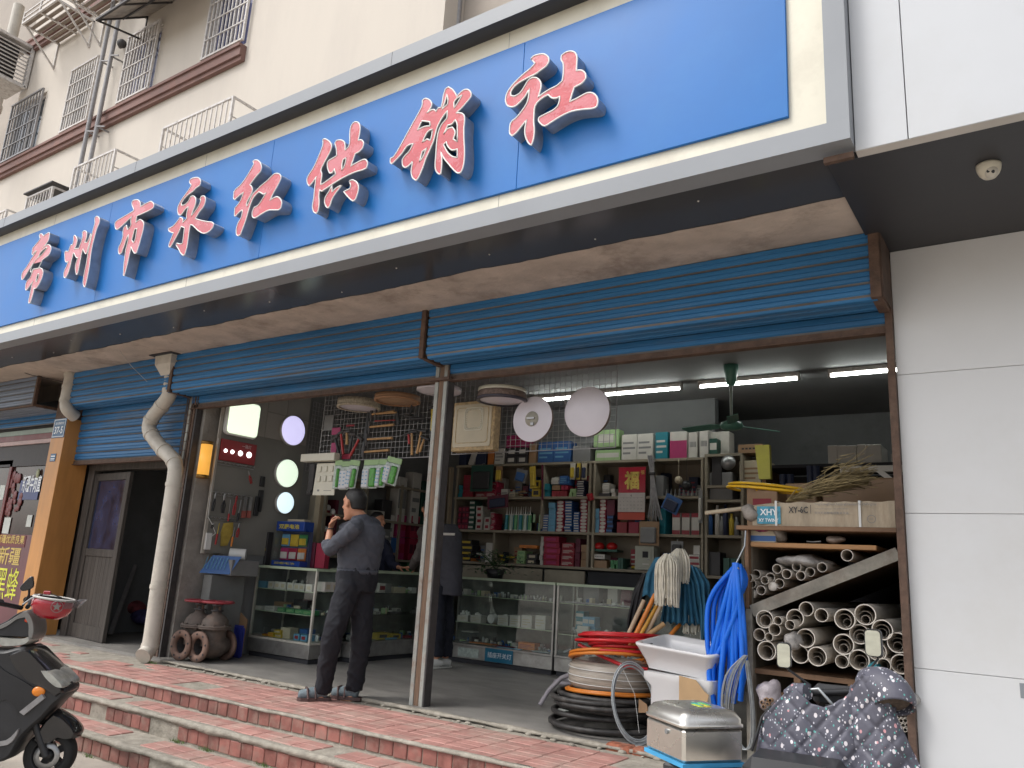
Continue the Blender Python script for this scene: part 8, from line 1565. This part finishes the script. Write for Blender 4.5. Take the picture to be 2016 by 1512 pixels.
def pl2(pts, y=SY, s=3.668, ox=0, oy=1100): return [(P(ox+a/s, oy+b/s, y=y).x, P(ox+a/s, oy+b/s, y=y).z) for a, b in pts]
def hull(pts, hw, m, nm, parent, y=SY, prof=((-1, .90), (-.9, .965), (-.6, 1.), (.6, 1.), (.9, .965), (1, .90)), k=3, s=3.668, ox=0, oy=1100, keep=60, yc=None):
    """body panel: a traced side outline given real width with rounded flanks"""
    q = catmull(pl2(pts, y, s, ox, oy), k, True, keep); cx_ = sum(a for a, b in q)/len(q); cz_ = sum(b for a, b in q)/len(q); yc = y if yc is None else yc; mb = MB(); n = len(q)
    rings = [[Vector((cx_+(a-cx_)*sc, yc+hw*w_, cz_+(b-cz_)*sc)) for a, b in q] for w_, sc in prof]
    mb.add([p for r_ in rings for p in r_], [[i*n+j, (i+1)*n+j, (i+1)*n+(j+1) % n, i*n+(j+1) % n] for i in range(len(rings)-1) for j in range(n)], True)
    for r_ in (rings[0], rings[-1]): mb.prism([[(p.x, p.z) for p in r_]], (0, r_[0].y, 0), X, Z, (0, .0, 0), cap1=False, sides=False)
    return mb.build(nm, m, parent)
M_sblk = mat('scooter_black', (.012, .012, .014), .22, var=.1, scale=4, bump=.01, coat=.7, dirt=(.05, .045, .04), dscale=3, damt=.5); M_splas = mat('scooter_plastic', (.03, .03, .032), .5, var=.15, scale=8, bump=.05); M_silver = mat('scooter_silver', (.24, .235, .225), .35, metal=.4, var=.08); M_lens = mat('headlight_lens', (.42, .42, .38), .12, var=.2, scale=14, bump=.2, coat=.8); M_tyre = mat('tyre', (.018, .018, .018), .8, var=.2, scale=30, bump=.4, bscale=60); M_amb = mat('amber_lens', (.75, .22, .01), .2, var=.05, bump=0, coat=.6)
wc_ = P(99.5, 1484); sc_ = thing('motor_scooter', 'black motor scooter with a silver headlight surround at the photo left edge', 'scooter', (0, 0, 0)); wr_ = wc_.z-ZG
print('wheel r', wr_, wc_)
hull([(-700,700),(-300,640),(0,640),(110,640),(240,615),(330,700),(410,790),(520,895),(525,960),(450,1030),(380,1110),(230,1250),(170,1350),(120,1420),(0,1450),(-300,1470),(-500,1430),(-700,1300)], .15, M_splas, 'body', sc_, prof=((-1, .93), (-.9, .98), (0, 1), (.9, .98), (1, .93)))
hull([(110,660),(240,620),(335,700),(420,790),(515,890),(528,950),(480,985),(420,940),(340,900),(250,850),(170,770)], .165, M_sblk, 'front_panel', sc_, prof=((-1, .86), (-.8, .97), (0, 1.02), (.8, .97), (1, .86)))
hull([(360,780),(420,790),(510,880),(520,910),(470,900),(400,840)], .171, M_lens, 'position_lamp', sc_)
hull([(0,700),(120,780),(250,850),(390,940),(340,1010),(215,1090),(140,1000),(60,1010),(0,1120),(-200,1100),(-200,700)], .158, mat('scooter_dark', (.022, .022, .024), .4, var=.15, scale=5), 'leg_shield', sc_)
hull([(205,1080),(380,940),(400,975),(240,1105)], .168, M_gmetal, 'trim_strip', sc_); hull([(-60,1290),(120,1275),(218,1185),(200,1240),(130,1310),(-60,1330)], .162, M_gmetal, 'floor_trim', sc_)
hull([(285,1250),(350,1150),(420,1085),(500,1130),(565,1190),(592,1245),(575,1285),(520,1295),(450,1280),(390,1320),(310,1335),(250,1300)], .085, M_sblk, 'front_fender', sc_, prof=((-1, .8), (-.8, .94), (0, 1.04), (.8, .94), (1, .8)))
T = Matrix.Translation(wc_) @ Matrix.Rotation(R(90), 4, 'X'); w_ = wr_
wo = MB().lathe([(w_*.66, -.05), (w_*.9, -.058), (w_*.985, -.03), (w_, 0), (w_*.985, .03), (w_*.9, .058), (w_*.66, .05)], T, 48).build('front_wheel', M_tyre, sc_)
MB().lathe([(w_*.66, -.05), (w_*.60, -.045), (w_*.58, 0), (w_*.60, .045), (w_*.66, .05)], T, 40).build('rim', M_splas, wo); MB().lathe([(.001, -.06), (w_*.16, -.055), (w_*.2, 0), (w_*.16, .055), (.001, .06)], T, 20).build('hub', M_splas, wo)
for k in range(5): a_ = k*2*math.pi/5+.5; MB().bar(T @ Vector((w_*.15*math.cos(a_), w_*.15*math.sin(a_), 0)), T @ Vector((w_*.61*math.cos(a_), w_*.61*math.sin(a_), 0)), .045, .05, up=(0, 1, 0)).build('spoke', M_splas, wo)
MB().lathe([(w_*.30, .062), (w_*.5, .062), (w_*.5, .067), (w_*.30, .067)], T, 32).build('brake_disc', M_steel, wo)
for q in (-.075, .075): MB().cyl(wc_+Vector((0, q, 0)), P(70, 1400, y=SY)+Vector((0, q, 0)), .022, n=10).build('fork', M_splas, sc_)
wb = Vector((wc_.x-1.25, SY, wc_.z)); T2 = Matrix.Translation(wb) @ Matrix.Rotation(R(90), 4, 'X'); MB().lathe([(.001, -.04), (w_*.6, -.05), (w_*.9, -.058), (w_, 0), (w_*.9, .058), (w_*.6, .05), (.001, .04)], T2, 36).build('rear_wheel', M_tyre, sc_)
hull([(-150,520),(0,478),(90,440),(160,390),(225,368),(270,395),(288,440),(292,500),(280,545),(230,560),(120,555),(0,552),(-150,560)], .10, M_splas, 'handlebar_cowl', sc_)
hull([(0,492),(110,440),(215,372),(255,372),(292,440),(300,520),(285,575),(262,555),(262,470),(232,410),(170,425),(90,480),(0,515)], .112, M_silver, 'cowl_trim', sc_)
hull([(-10,548),(120,560),(230,562),(278,545),(290,575),(240,612),(120,626),(30,616)], .125, M_lens, 'headlight', sc_, prof=((-1, .8), (-.7, .95), (0, 1), (.7, .95), (1, .8)))
for (px, py, r_, nm, mm) in ((76, 1361, .036, 'turn_signal', M_amb), (54, 1221, .016, 'indicator', mat('red_lens', (.6, .06, .02), .2, var=0, bump=0))): c = P(px, py, y=SY-.155 if r_ > .02 else SY-.10); MB().sphere(c, r_, 16, 10, (1.15, .5, .9)).build(nm, mm, sc_)
c = P(62, 1180, y=SY-.12); MB().tube([P(45, 1192, y=SY-.06), P(57, 1172, y=SY-.1), P(58, 1160, y=SY-.12)], .008, 8).build('mirror_stem', M_blk, sc_); hull([(205,195),(270,130),(292,128),(296,190),(275,215),(225,230),(205,220)], .012, M_sblk, 'mirror', sc_, yc=SY-.12)
for q in (-1, 1): MB().cyl(P(48, 1196, y=SY)+Vector((0, q*.05, 0)), P(42, 1190, y=SY)+Vector((-.05, q*.33, .03)), .015, n=10).build('handlebar', M_blk, sc_); MB().cyl(P(42, 1190, y=SY)+Vector((-.05, q*.2, .02)), P(42, 1190, y=SY)+Vector((-.05, q*.33, .03)), .021, n=12).build('grip', M_blk, sc_)
MB().tube([P(45, 1190, y=SY-.2), P(62, 1178, y=SY-.2), P(80, 1170, y=SY-.22)], .006, 6).build('brake_lever', M_steel, sc_); MB().box((wc_.x-1.5, SY-.14, .74), (wc_.x-.75, SY+.14, .84), bev=.03).build('seat', M_splas, sc_); MB().box((wc_.x-1.6, SY-.13, .42), (wc_.x-.85, SY+.13, .735), bev=.03).build('tail', M_sblk, sc_)
sc_.matrix_world = S_M
hc = P(103, 1192, y=SY-.13); hm = thing('helmet', 'red and white open helmet with a star hanging on the scooter handlebar', 'helmet', (0, 0, 0)); Mh = Matrix.Rotation(R(6), 3, 'Y')
mb = MB(); mb.lathe([(.001, -.088), (.06, -.082), (.10, -.056), (.122, -.015), (.125, .02), (.118, .045), (.11, .046)], Matrix.Translation(hc) @ Mh.to_4x4() @ Matrix.Diagonal((1.05, .92, 1, 1)), 32); mb.build('shell', mat('helmet_red', (.33, .008, .02), .2, var=.04, bump=0, coat=.8), hm)
MB().lathe([(.122, .040), (.130, .046), (.122, .056), (.112, .050)], Matrix.Translation(hc) @ Mh.to_4x4() @ Matrix.Diagonal((1.05, .92, 1, 1)), 32).build('rim', G['white'], hm); MB().lathe([(.001, -.075), (.09, -.05), (.112, .0), (.112, .046)], Matrix.Translation(hc) @ Mh.to_4x4() @ Matrix.Diagonal((1.03, .9, 1, 1)), 28).build('liner', M_blk, hm)
sp = [((.030 if k % 2 == 0 else .012)*math.sin(k*math.pi/5), (.030 if k % 2 == 0 else .012)*math.cos(k*math.pi/5)) for k in range(10)]; s0 = hc+Vector((.068, -.108, -.0)); MB().prism([sp], s0, Vector((.86, .5, 0)), Vector((0, -.12, 1)), (0, -.004, 0)).build('star', M_silver, hm); MB().tube([s0+Vector((.86, .5, 0))*(.036*math.cos(a_/12*math.pi))+Vector((0, -.12, 1))*(.036*math.sin(a_/12*math.pi)) for a_ in range(24)], .002, 5, closed=True).build('star_ring', M_silver, hm)
v0 = hc+Vector((.12, -.02, .04)); MB().add([v0+Vector((0, -.09, 0)), v0+Vector((.085, -.06, .01)), v0+Vector((.085, .06, .01)), v0+Vector((0, .09, 0)), v0+Vector((-.02, -.09, -.055)), v0+Vector((.04, -.05, -.05)), v0+Vector((.04, .05, -.05)), v0+Vector((-.02, .09, -.055))], [[0, 1, 5, 4], [1, 2, 6, 5], [2, 3, 7, 6]], True).build('visor', mat('visor', (.10, .10, .11), .15, var=0, bump=0, alpha=.55), hm)
MB().tube([hc+Vector((-.1, -.03, .05)), hc+Vector((-.03, -.05, .085)), hc+Vector((.06, -.03, .055))], .008, 6, flat=.4).build('strap', M_blk, hm); MB().box(hc+Vector((-.05, -.06, .07)), hc+Vector((-.005, -.04, .095)), bev=.004).build('buckle', mat('helmet_red'), hm)

hm.matrix_world = S_M
P = P_world
EY = 3.25
eb = thing('electric_bike', 'electric bike with two mirrors parked in front of the pipe rack', 'electric bike', (P(1500, 1500, y=EY).x, EY, ZG))
def at(px, py, y): return P(px, py, y=y)
tk = thing('trunk_box', 'stainless steel trunk box with blue edge tape on the back of the electric bike', 'trunk box', at(1370, 1512, 3.2)); c0 = at(1345, 1505, 3.2); ang = R(54); L = .285; D_ = .30; zb_ = c0.z; zl_ = at(1345, 1436, 3.2).z; ztp = zl_+.07
Mb = Matrix.Translation((c0.x, 3.2, 0)) @ Matrix.Rotation(ang, 4, 'Z'); M_stl = mat('stainless', (.74, .71, .65), .28, metal=.9, var=.08, scale=3, bump=.06, bscale=5)
MB().box((0, 0, zb_), (L, D_, zl_), Mb, bev=.012).build('box', M_stl, tk); rg4 = []
def lidr(ins, z): return [Mb @ Vector((p[0], p[1], z)) for p in rrect(-.006+ins, -.006+ins, L+.006-ins, D_+.006-ins, .03, 4)]
rs = [lidr(.002, zl_+.002), lidr(-.002, zl_+.006), lidr(-.002, zl_+.016), lidr(.004, zl_+.018), lidr(.004, zl_+.035), lidr(.02, ztp-.012), lidr(.05, ztp)]; n = len(rs[0]); mb = MB(); mb.add([p for r_ in rs for p in r_], [[i*n+k, i*n+(k+1) % n, (i+1)*n+(k+1) % n, (i+1)*n+k] for i in range(len(rs)-1) for k in range(n)], True); mb.add(rs[-1], [list(range(n))]); mb.build('lid', M_stl, tk)
MB().box((-.004, -.004, zb_-.015), (L+.004, D_+.004, zb_), Mb).build('edge_tape', mat('tape_blue', (.06, .33, .60), .5, var=.1), tk); MB().cyl(Mb @ Vector((-.008, .12, (zb_+zl_)/2+.035)), Mb @ Vector((.0, .12, (zb_+zl_)/2+.035)), .010, n=16).build('lock', M_gal, tk)
for k, cc_ in enumerate(((.5, .6, .05), (.05, .45, .4), (.55, .45, .05), (.1, .5, .2))): MB().box((L*(.46+.06*k), .08+.03*(k % 2), ztp-.001), (L*(.53+.06*k), .15+.03*(k % 2), ztp+.0015+.0004*k), Mb).build('sticker', mat('sticker%d' % k, cc_, .4, var=.3, scale=60), tk)
MB().box((0, 0, 0), (.36, .26, .09), Matrix.Translation(at(1458, 1490, 3.1)+Vector((0, 0, -.09))) @ Matrix.Rotation(.15, 4, 'Z'), bev=.035).build('backrest', mat('seat_vinyl', (.02, .02, .021), .4, var=.05, bump=.0), eb)
hx = at(1640, 1390, 3.52); MB().tube([Vector((-1.25, 3.3, .62)), Vector((-1.0, 3.3, .42)), Vector((-.78, 3.35, .38)), Vector((hx.x, 3.36, .6)), hx], .03, 8).build('frame', M_splas, eb); MB().box((-1.45, 3.2, .60), (-.95, 3.42, .74), bev=.05).build('seat', mat('seat_vinyl'), eb); MB().box((-1.40, 3.25, .74), (-1.15, 3.5, zb_-.016), bev=.01).build('rear_rack', M_splas, eb)
for nm, c in (('rear_wheel', Vector((-1.35, 3.3, ZG+.21))), ('front_wheel', Vector((hx.x+.17, 3.30, ZG+.21)))):
    T = Matrix.Translation(c) @ Matrix.Rotation(R(90), 4, 'X'); MB().lathe([(.001, -.03), (.13, -.035), (.19, -.035), (.21, 0), (.19, .035), (.13, .035), (.001, .03)], T, 32).build(nm, M_tyre, eb)
HB = at(1618, 1372, 3.5); ml, mr = at(1596, 1350, 3.47), at(1700, 1332, 3.62)
MB().tube([HB+Vector((-.13, -.04, .0)), HB+Vector((-.04, 0, .01)), HB+Vector((.12, .06, .03)), HB+Vector((.26, .1, .05))], .014, 8).build('handlebar', M_blk, eb); MB().box((-.09, -.02, -.05), (.1, .05, .035), Matrix.Translation(at(1648, 1368, 3.56)) @ Matrix.Rotation(.3, 4, 'Z'), bev=.02).build('instrument_box', M_splas, eb)
MB().tube([HB+Vector((-.06, -.03, .02)), HB+Vector((0, -.05, .035)), HB+Vector((.06, -.04, -.03)), HB+Vector((.09, 0, -.09))], .006, 8).build('brake_cable', M_gal, eb)
M_mir = mat('mirror_glass', (.75, .8, .72), .03, metal=1., var=0, bump=0)
for (cx_, cy_, w_, h_, st_, yy, rz, lab) in ((1543, 1290, 24, 44, ml, 3.42, .12, 'left'), (1719, 1266, 28, 48, mr, 3.62, -.05, 'right')):
    c = at(cx_, cy_, yy); s_ = (c-EYE).dot(CF)/FPX; Mm = Matrix.Translation(c) @ Matrix.Rotation(rz, 4, 'Z') @ Matrix.Rotation(.06, 4, 'X'); u_ = (Mm.to_3x3() @ X); v_ = (Mm.to_3x3() @ Z); n_ = (Mm.to_3x3() @ Y)
    mo = MB().prism([catmull(rrect(-w_*s_/2*1.12, -h_*s_/2*1.08, w_*s_/2*1.12, h_*s_/2*1.08, w_*s_*.3, 3), 2)], c-n_*.002, u_, v_, n_*.02).build('mirror', M_blk, eb, label=lab+' rear view mirror'); MB().prism([rrect(-w_*s_/2, -h_*s_/2, w_*s_/2, h_*s_/2, w_*s_*.26, 4)], c-n_*.004, u_, v_, n_*.0015).build('mirror_glass', M_mir, mo)
    MB().tube([c+n_*.01-v_*(h_*s_*.4), c-v_*(h_*s_*.62)+Vector((.012, .02, 0)), st_], .005, 6).build('mirror_stem', M_blk, eb)
M_qu = mat('quilt', (.088, .087, .112), .55, var=.12, scale=10, bump=.12, bscale=90); N2, L2, B2 = nodes(M_qu); gp_ = N2.new('ShaderNodeNewGeometry'); src = B2.inputs['Base Color'].links[0].from_socket
for sc2, th, c2, of in ((46, .30, (.62, .58, .60), 0), (34, .19, (.50, .25, .27), 3.1), (70, .22, (.10, .35, .32), 7.7), (95, .26, (.5, .5, .55), 5.2)):
    mpn = N2.new('ShaderNodeMapping'); mpn.inputs['Location'].default_value = (of, of, of); mpn.inputs['Scale'].default_value = (1, 1, .72); vo = N2.new('ShaderNodeTexVoronoi'); vo.inputs['Scale'].default_value = sc2; lt_ = N2.new('ShaderNodeMath'); lt_.operation = 'LESS_THAN'; lt_.inputs[1].default_value = th; mm_ = N2.new('ShaderNodeMix'); mm_.data_type = 'RGBA'; mm_.inputs[7].default_value = (*c2, 1)
    gt = N2.new('ShaderNodeSeparateColor'); g2 = N2.new('ShaderNodeMath'); g2.operation = 'GREATER_THAN'; g2.inputs[1].default_value = .62; m3 = N2.new('ShaderNodeMath'); m3.operation = 'MULTIPLY'
    L2.new(gp_.outputs['Position'], mpn.inputs[0]); L2.new(mpn.outputs[0], vo.inputs['Vector']); L2.new(vo.outputs['Distance'], lt_.inputs[0]); L2.new(vo.outputs['Color'], gt.inputs[0]); L2.new(gt.outputs[0], g2.inputs[0]); L2.new(lt_.outputs[0], m3.inputs[0]); L2.new(g2.outputs[0], m3.inputs[1]); L2.new(m3.outputs[0], mm_.inputs[0]); L2.new(src, mm_.inputs[6]); src = mm_.outputs[2]
L2.new(src, B2.inputs['Base Color'])
def cols_(top, bot, y, nx, nz, m, nm, parent, bulge=.1, quilt=.009, ys=0):
    def at1(E_, u): f_ = u*(len(E_)-1); i = min(int(f_), len(E_)-2); g_ = f_-i; g_ = g_*g_*(3-2*g_)*.3+g_*.7; return [E_[i][j]*(1-g_)+E_[i+1][j]*g_ for j in (0, 1)]
    vs = []; mb = MB()
    for j in range(nz+1):
        for i in range(nx+1):
            u, v = i/nx, j/nz; t_, b_ = at1(top, u), at1(bot, u); px = t_[0]*(1-v)+b_[0]*v; py = t_[1]*(1-v)+b_[1]*v
            s1 = (px+py*.9)/58; s2 = (px*.95-py*.9)/58; q_ = min(1, abs(math.sin(s1*math.pi))*2.2)**.7*min(1, abs(math.sin(s2*math.pi))*2.2)**.7
            yy = y+ys*u-bulge*math.sin(math.pi*min(1, u*1.02))**.7*(.35+.65*v)-quilt*q_-.009*math.sin(px/17+2*math.sin(py/40))*(.3+.7*v); vs.append(P(px, py, y=yy))
    w = nx+1; mb.add(vs, [[j*w+i, j*w+i+1, (j+1)*w+i+1, (j+1)*w+i] for j in range(nz) for i in range(nx)], True); o = mb.build(nm, m, parent); s_ = o.modifiers.new('t', 'SOLIDIFY'); s_.thickness = .012; s_.offset = 1; return o
qc = thing('leg_cover', 'quilted grey cover with white and pink spots hanging over the electric bike handlebar', 'bike cover', at(1640, 1500, 3.3))
cols_([(1500,1412),(1520,1390),(1537,1372),(1552,1358),(1566,1356),(1578,1368),(1597,1385),(1622,1392),(1650,1384),(1668,1368),(1680,1350),(1700,1362)], [(1462,1620),(1500,1640),(1540,1640),(1560,1640),(1580,1640),(1600,1640),(1625,1640),(1650,1640),(1680,1640),(1710,1640),(1735,1640),(1765,1620)], 3.46, 96, 70, M_qu, 'panel', qc, .13)
cols_([(1676,1352),(1688,1336),(1697,1328),(1712,1330),(1728,1338),(1742,1352),(1748,1372)], [(1660,1560),(1685,1575),(1710,1570),(1735,1555),(1765,1545),(1800,1550),(1835,1560)], 3.44, 50, 50, M_qu, 'right_panel', qc, .07, .010)
sl_ = MB(); pts = [at(1700, 1345, 3.50), at(1735, 1352, 3.46), at(1757, 1372, 3.44), at(1762, 1392, 3.42)]; sl_.tube(catmull([tuple(p) for p in pts], 4, False, 200), [.035, .05, .058, .062, .066, .068, .07, .07, .07, .07, .068, .066, .064][:13], 22, cap=False); o = sl_.build('sleeve', M_qu, qc); s_ = o.modifiers.new('t', 'SOLIDIFY'); s_.thickness = .008
MB().cyl(at(1757, 1376, 3.43), at(1760, 1386, 3.42), .055, n=20).build('sleeve_lining', mat('fleece', (.10, .075, .06), .95, var=.3, scale=50, bump=.6), qc)
sl_ = MB(); pts = [at(1552, 1372, 3.46), at(1568, 1362, 3.46), at(1590, 1362, 3.44)]; sl_.tube([tuple(p) for p in pts], [.03, .036, .032], 16); sl_.build('left_sleeve', M_qu, qc); MB().tube([at(1480, 1478, 3.43), at(1492, 1440, 3.43), at(1500, 1412, 3.45), at(1518, 1390, 3.45)], .006, 6).build('binding', M_blk, qc)
M_weed = mat('weed', (.10, .16, .04), .7, var=.3, scale=40); rr = rngs(44)
for q, (px, py, z, lab) in enumerate(((348, 1462, ZT[2], 'small tuft of green weed on the second step left of centre'), (405, 1478, ZT[2], 'small green weed in the joint under the middle riser'), (520, 1508, ZT[2], 'green weed tuft in the step joint near the bottom edge'), (175, 1490, ZG, 'weed tuft at the foot of the lowest step beside the scooter'), (298, 1306, ZP, 'dry weed tuft at the foot of the downpipe'))):
    c = P(px, py, z=z); mb = MB()
    for k in range(46): a_ = rr.uniform(0, 6.28); r_ = rr.uniform(0, .05); p = c+Vector((r_*1.7*math.cos(a_), r_*.5*math.sin(a_), 0)); d = Vector((rr.gauss(0, .5), rr.gauss(0, .5), 1)).normalized()*rr.uniform(.01, .04); s_ = Vector((.003, .001, 0)); mb.add([p-s_, p+s_, p+d], [[0, 1, 2]])
    tag(mb.build('weed', M_weed), lab, 'weed')
M_bark = mat('bark', (.10, .08, .06), .9, var=.3, scale=8, bump=.8); M_tl = mat('tree_leaf', (.075, .12, .03), .6, var=.3, scale=3)
tm = None
for q, (x, y) in enumerate(((-12, -15), (-3.2, -16.5), (5.0, -15.5), (-21, -16))):
    if tm is None:
        tm = thing('street_tree', 'leafy street tree across the pavement, only seen as a reflection', 'tree', (x, y, ZG), 'street trees seen only in reflections'); mb = MB().tube([(x, y, 0), (x+.1, y, 2), (x+.05, y+.1, 4), (x, y, 6)], [.2, .16, .12, .05], 10)
        for k in range(7): a_ = k*.9; mb.tube([(x+.05, y, 2.4+k*.35), (x+1.0*math.cos(a_), y+1.0*math.sin(a_), 3.6+k*.35), (x+1.9*math.cos(a_), y+1.9*math.sin(a_), 4.2+k*.4)], [.07, .045, .02], 6)
        mb.build('trunk', M_bark, tm); cr = MB()
        for k in range(3600):
            th = rr.uniform(0, 6.28); ph = rr.uniform(-1, 1); rad = 2.6*rr.random()**.4; lob = 1+.25*math.sin(th*3)*math.cos(ph*4); p = Vector((x+rad*lob*math.cos(th)*math.sqrt(1-ph*ph), y+rad*lob*math.sin(th)*math.sqrt(1-ph*ph), 5.2+rad*.85*ph)); d = Vector((rr.gauss(0, 1), rr.gauss(0, 1), rr.gauss(0, .6))).normalized()*.13; s_ = d.cross(Z).normalized()*.06; cr.add([p-d, p+s_, p+d, p-s_], [[0, 1, 2, 3]])
        kind(cr.build('crown', M_tl, tm), 'stuff')
    else: clone(tm, loc=(x, y, ZG), rotz=q*1.3)
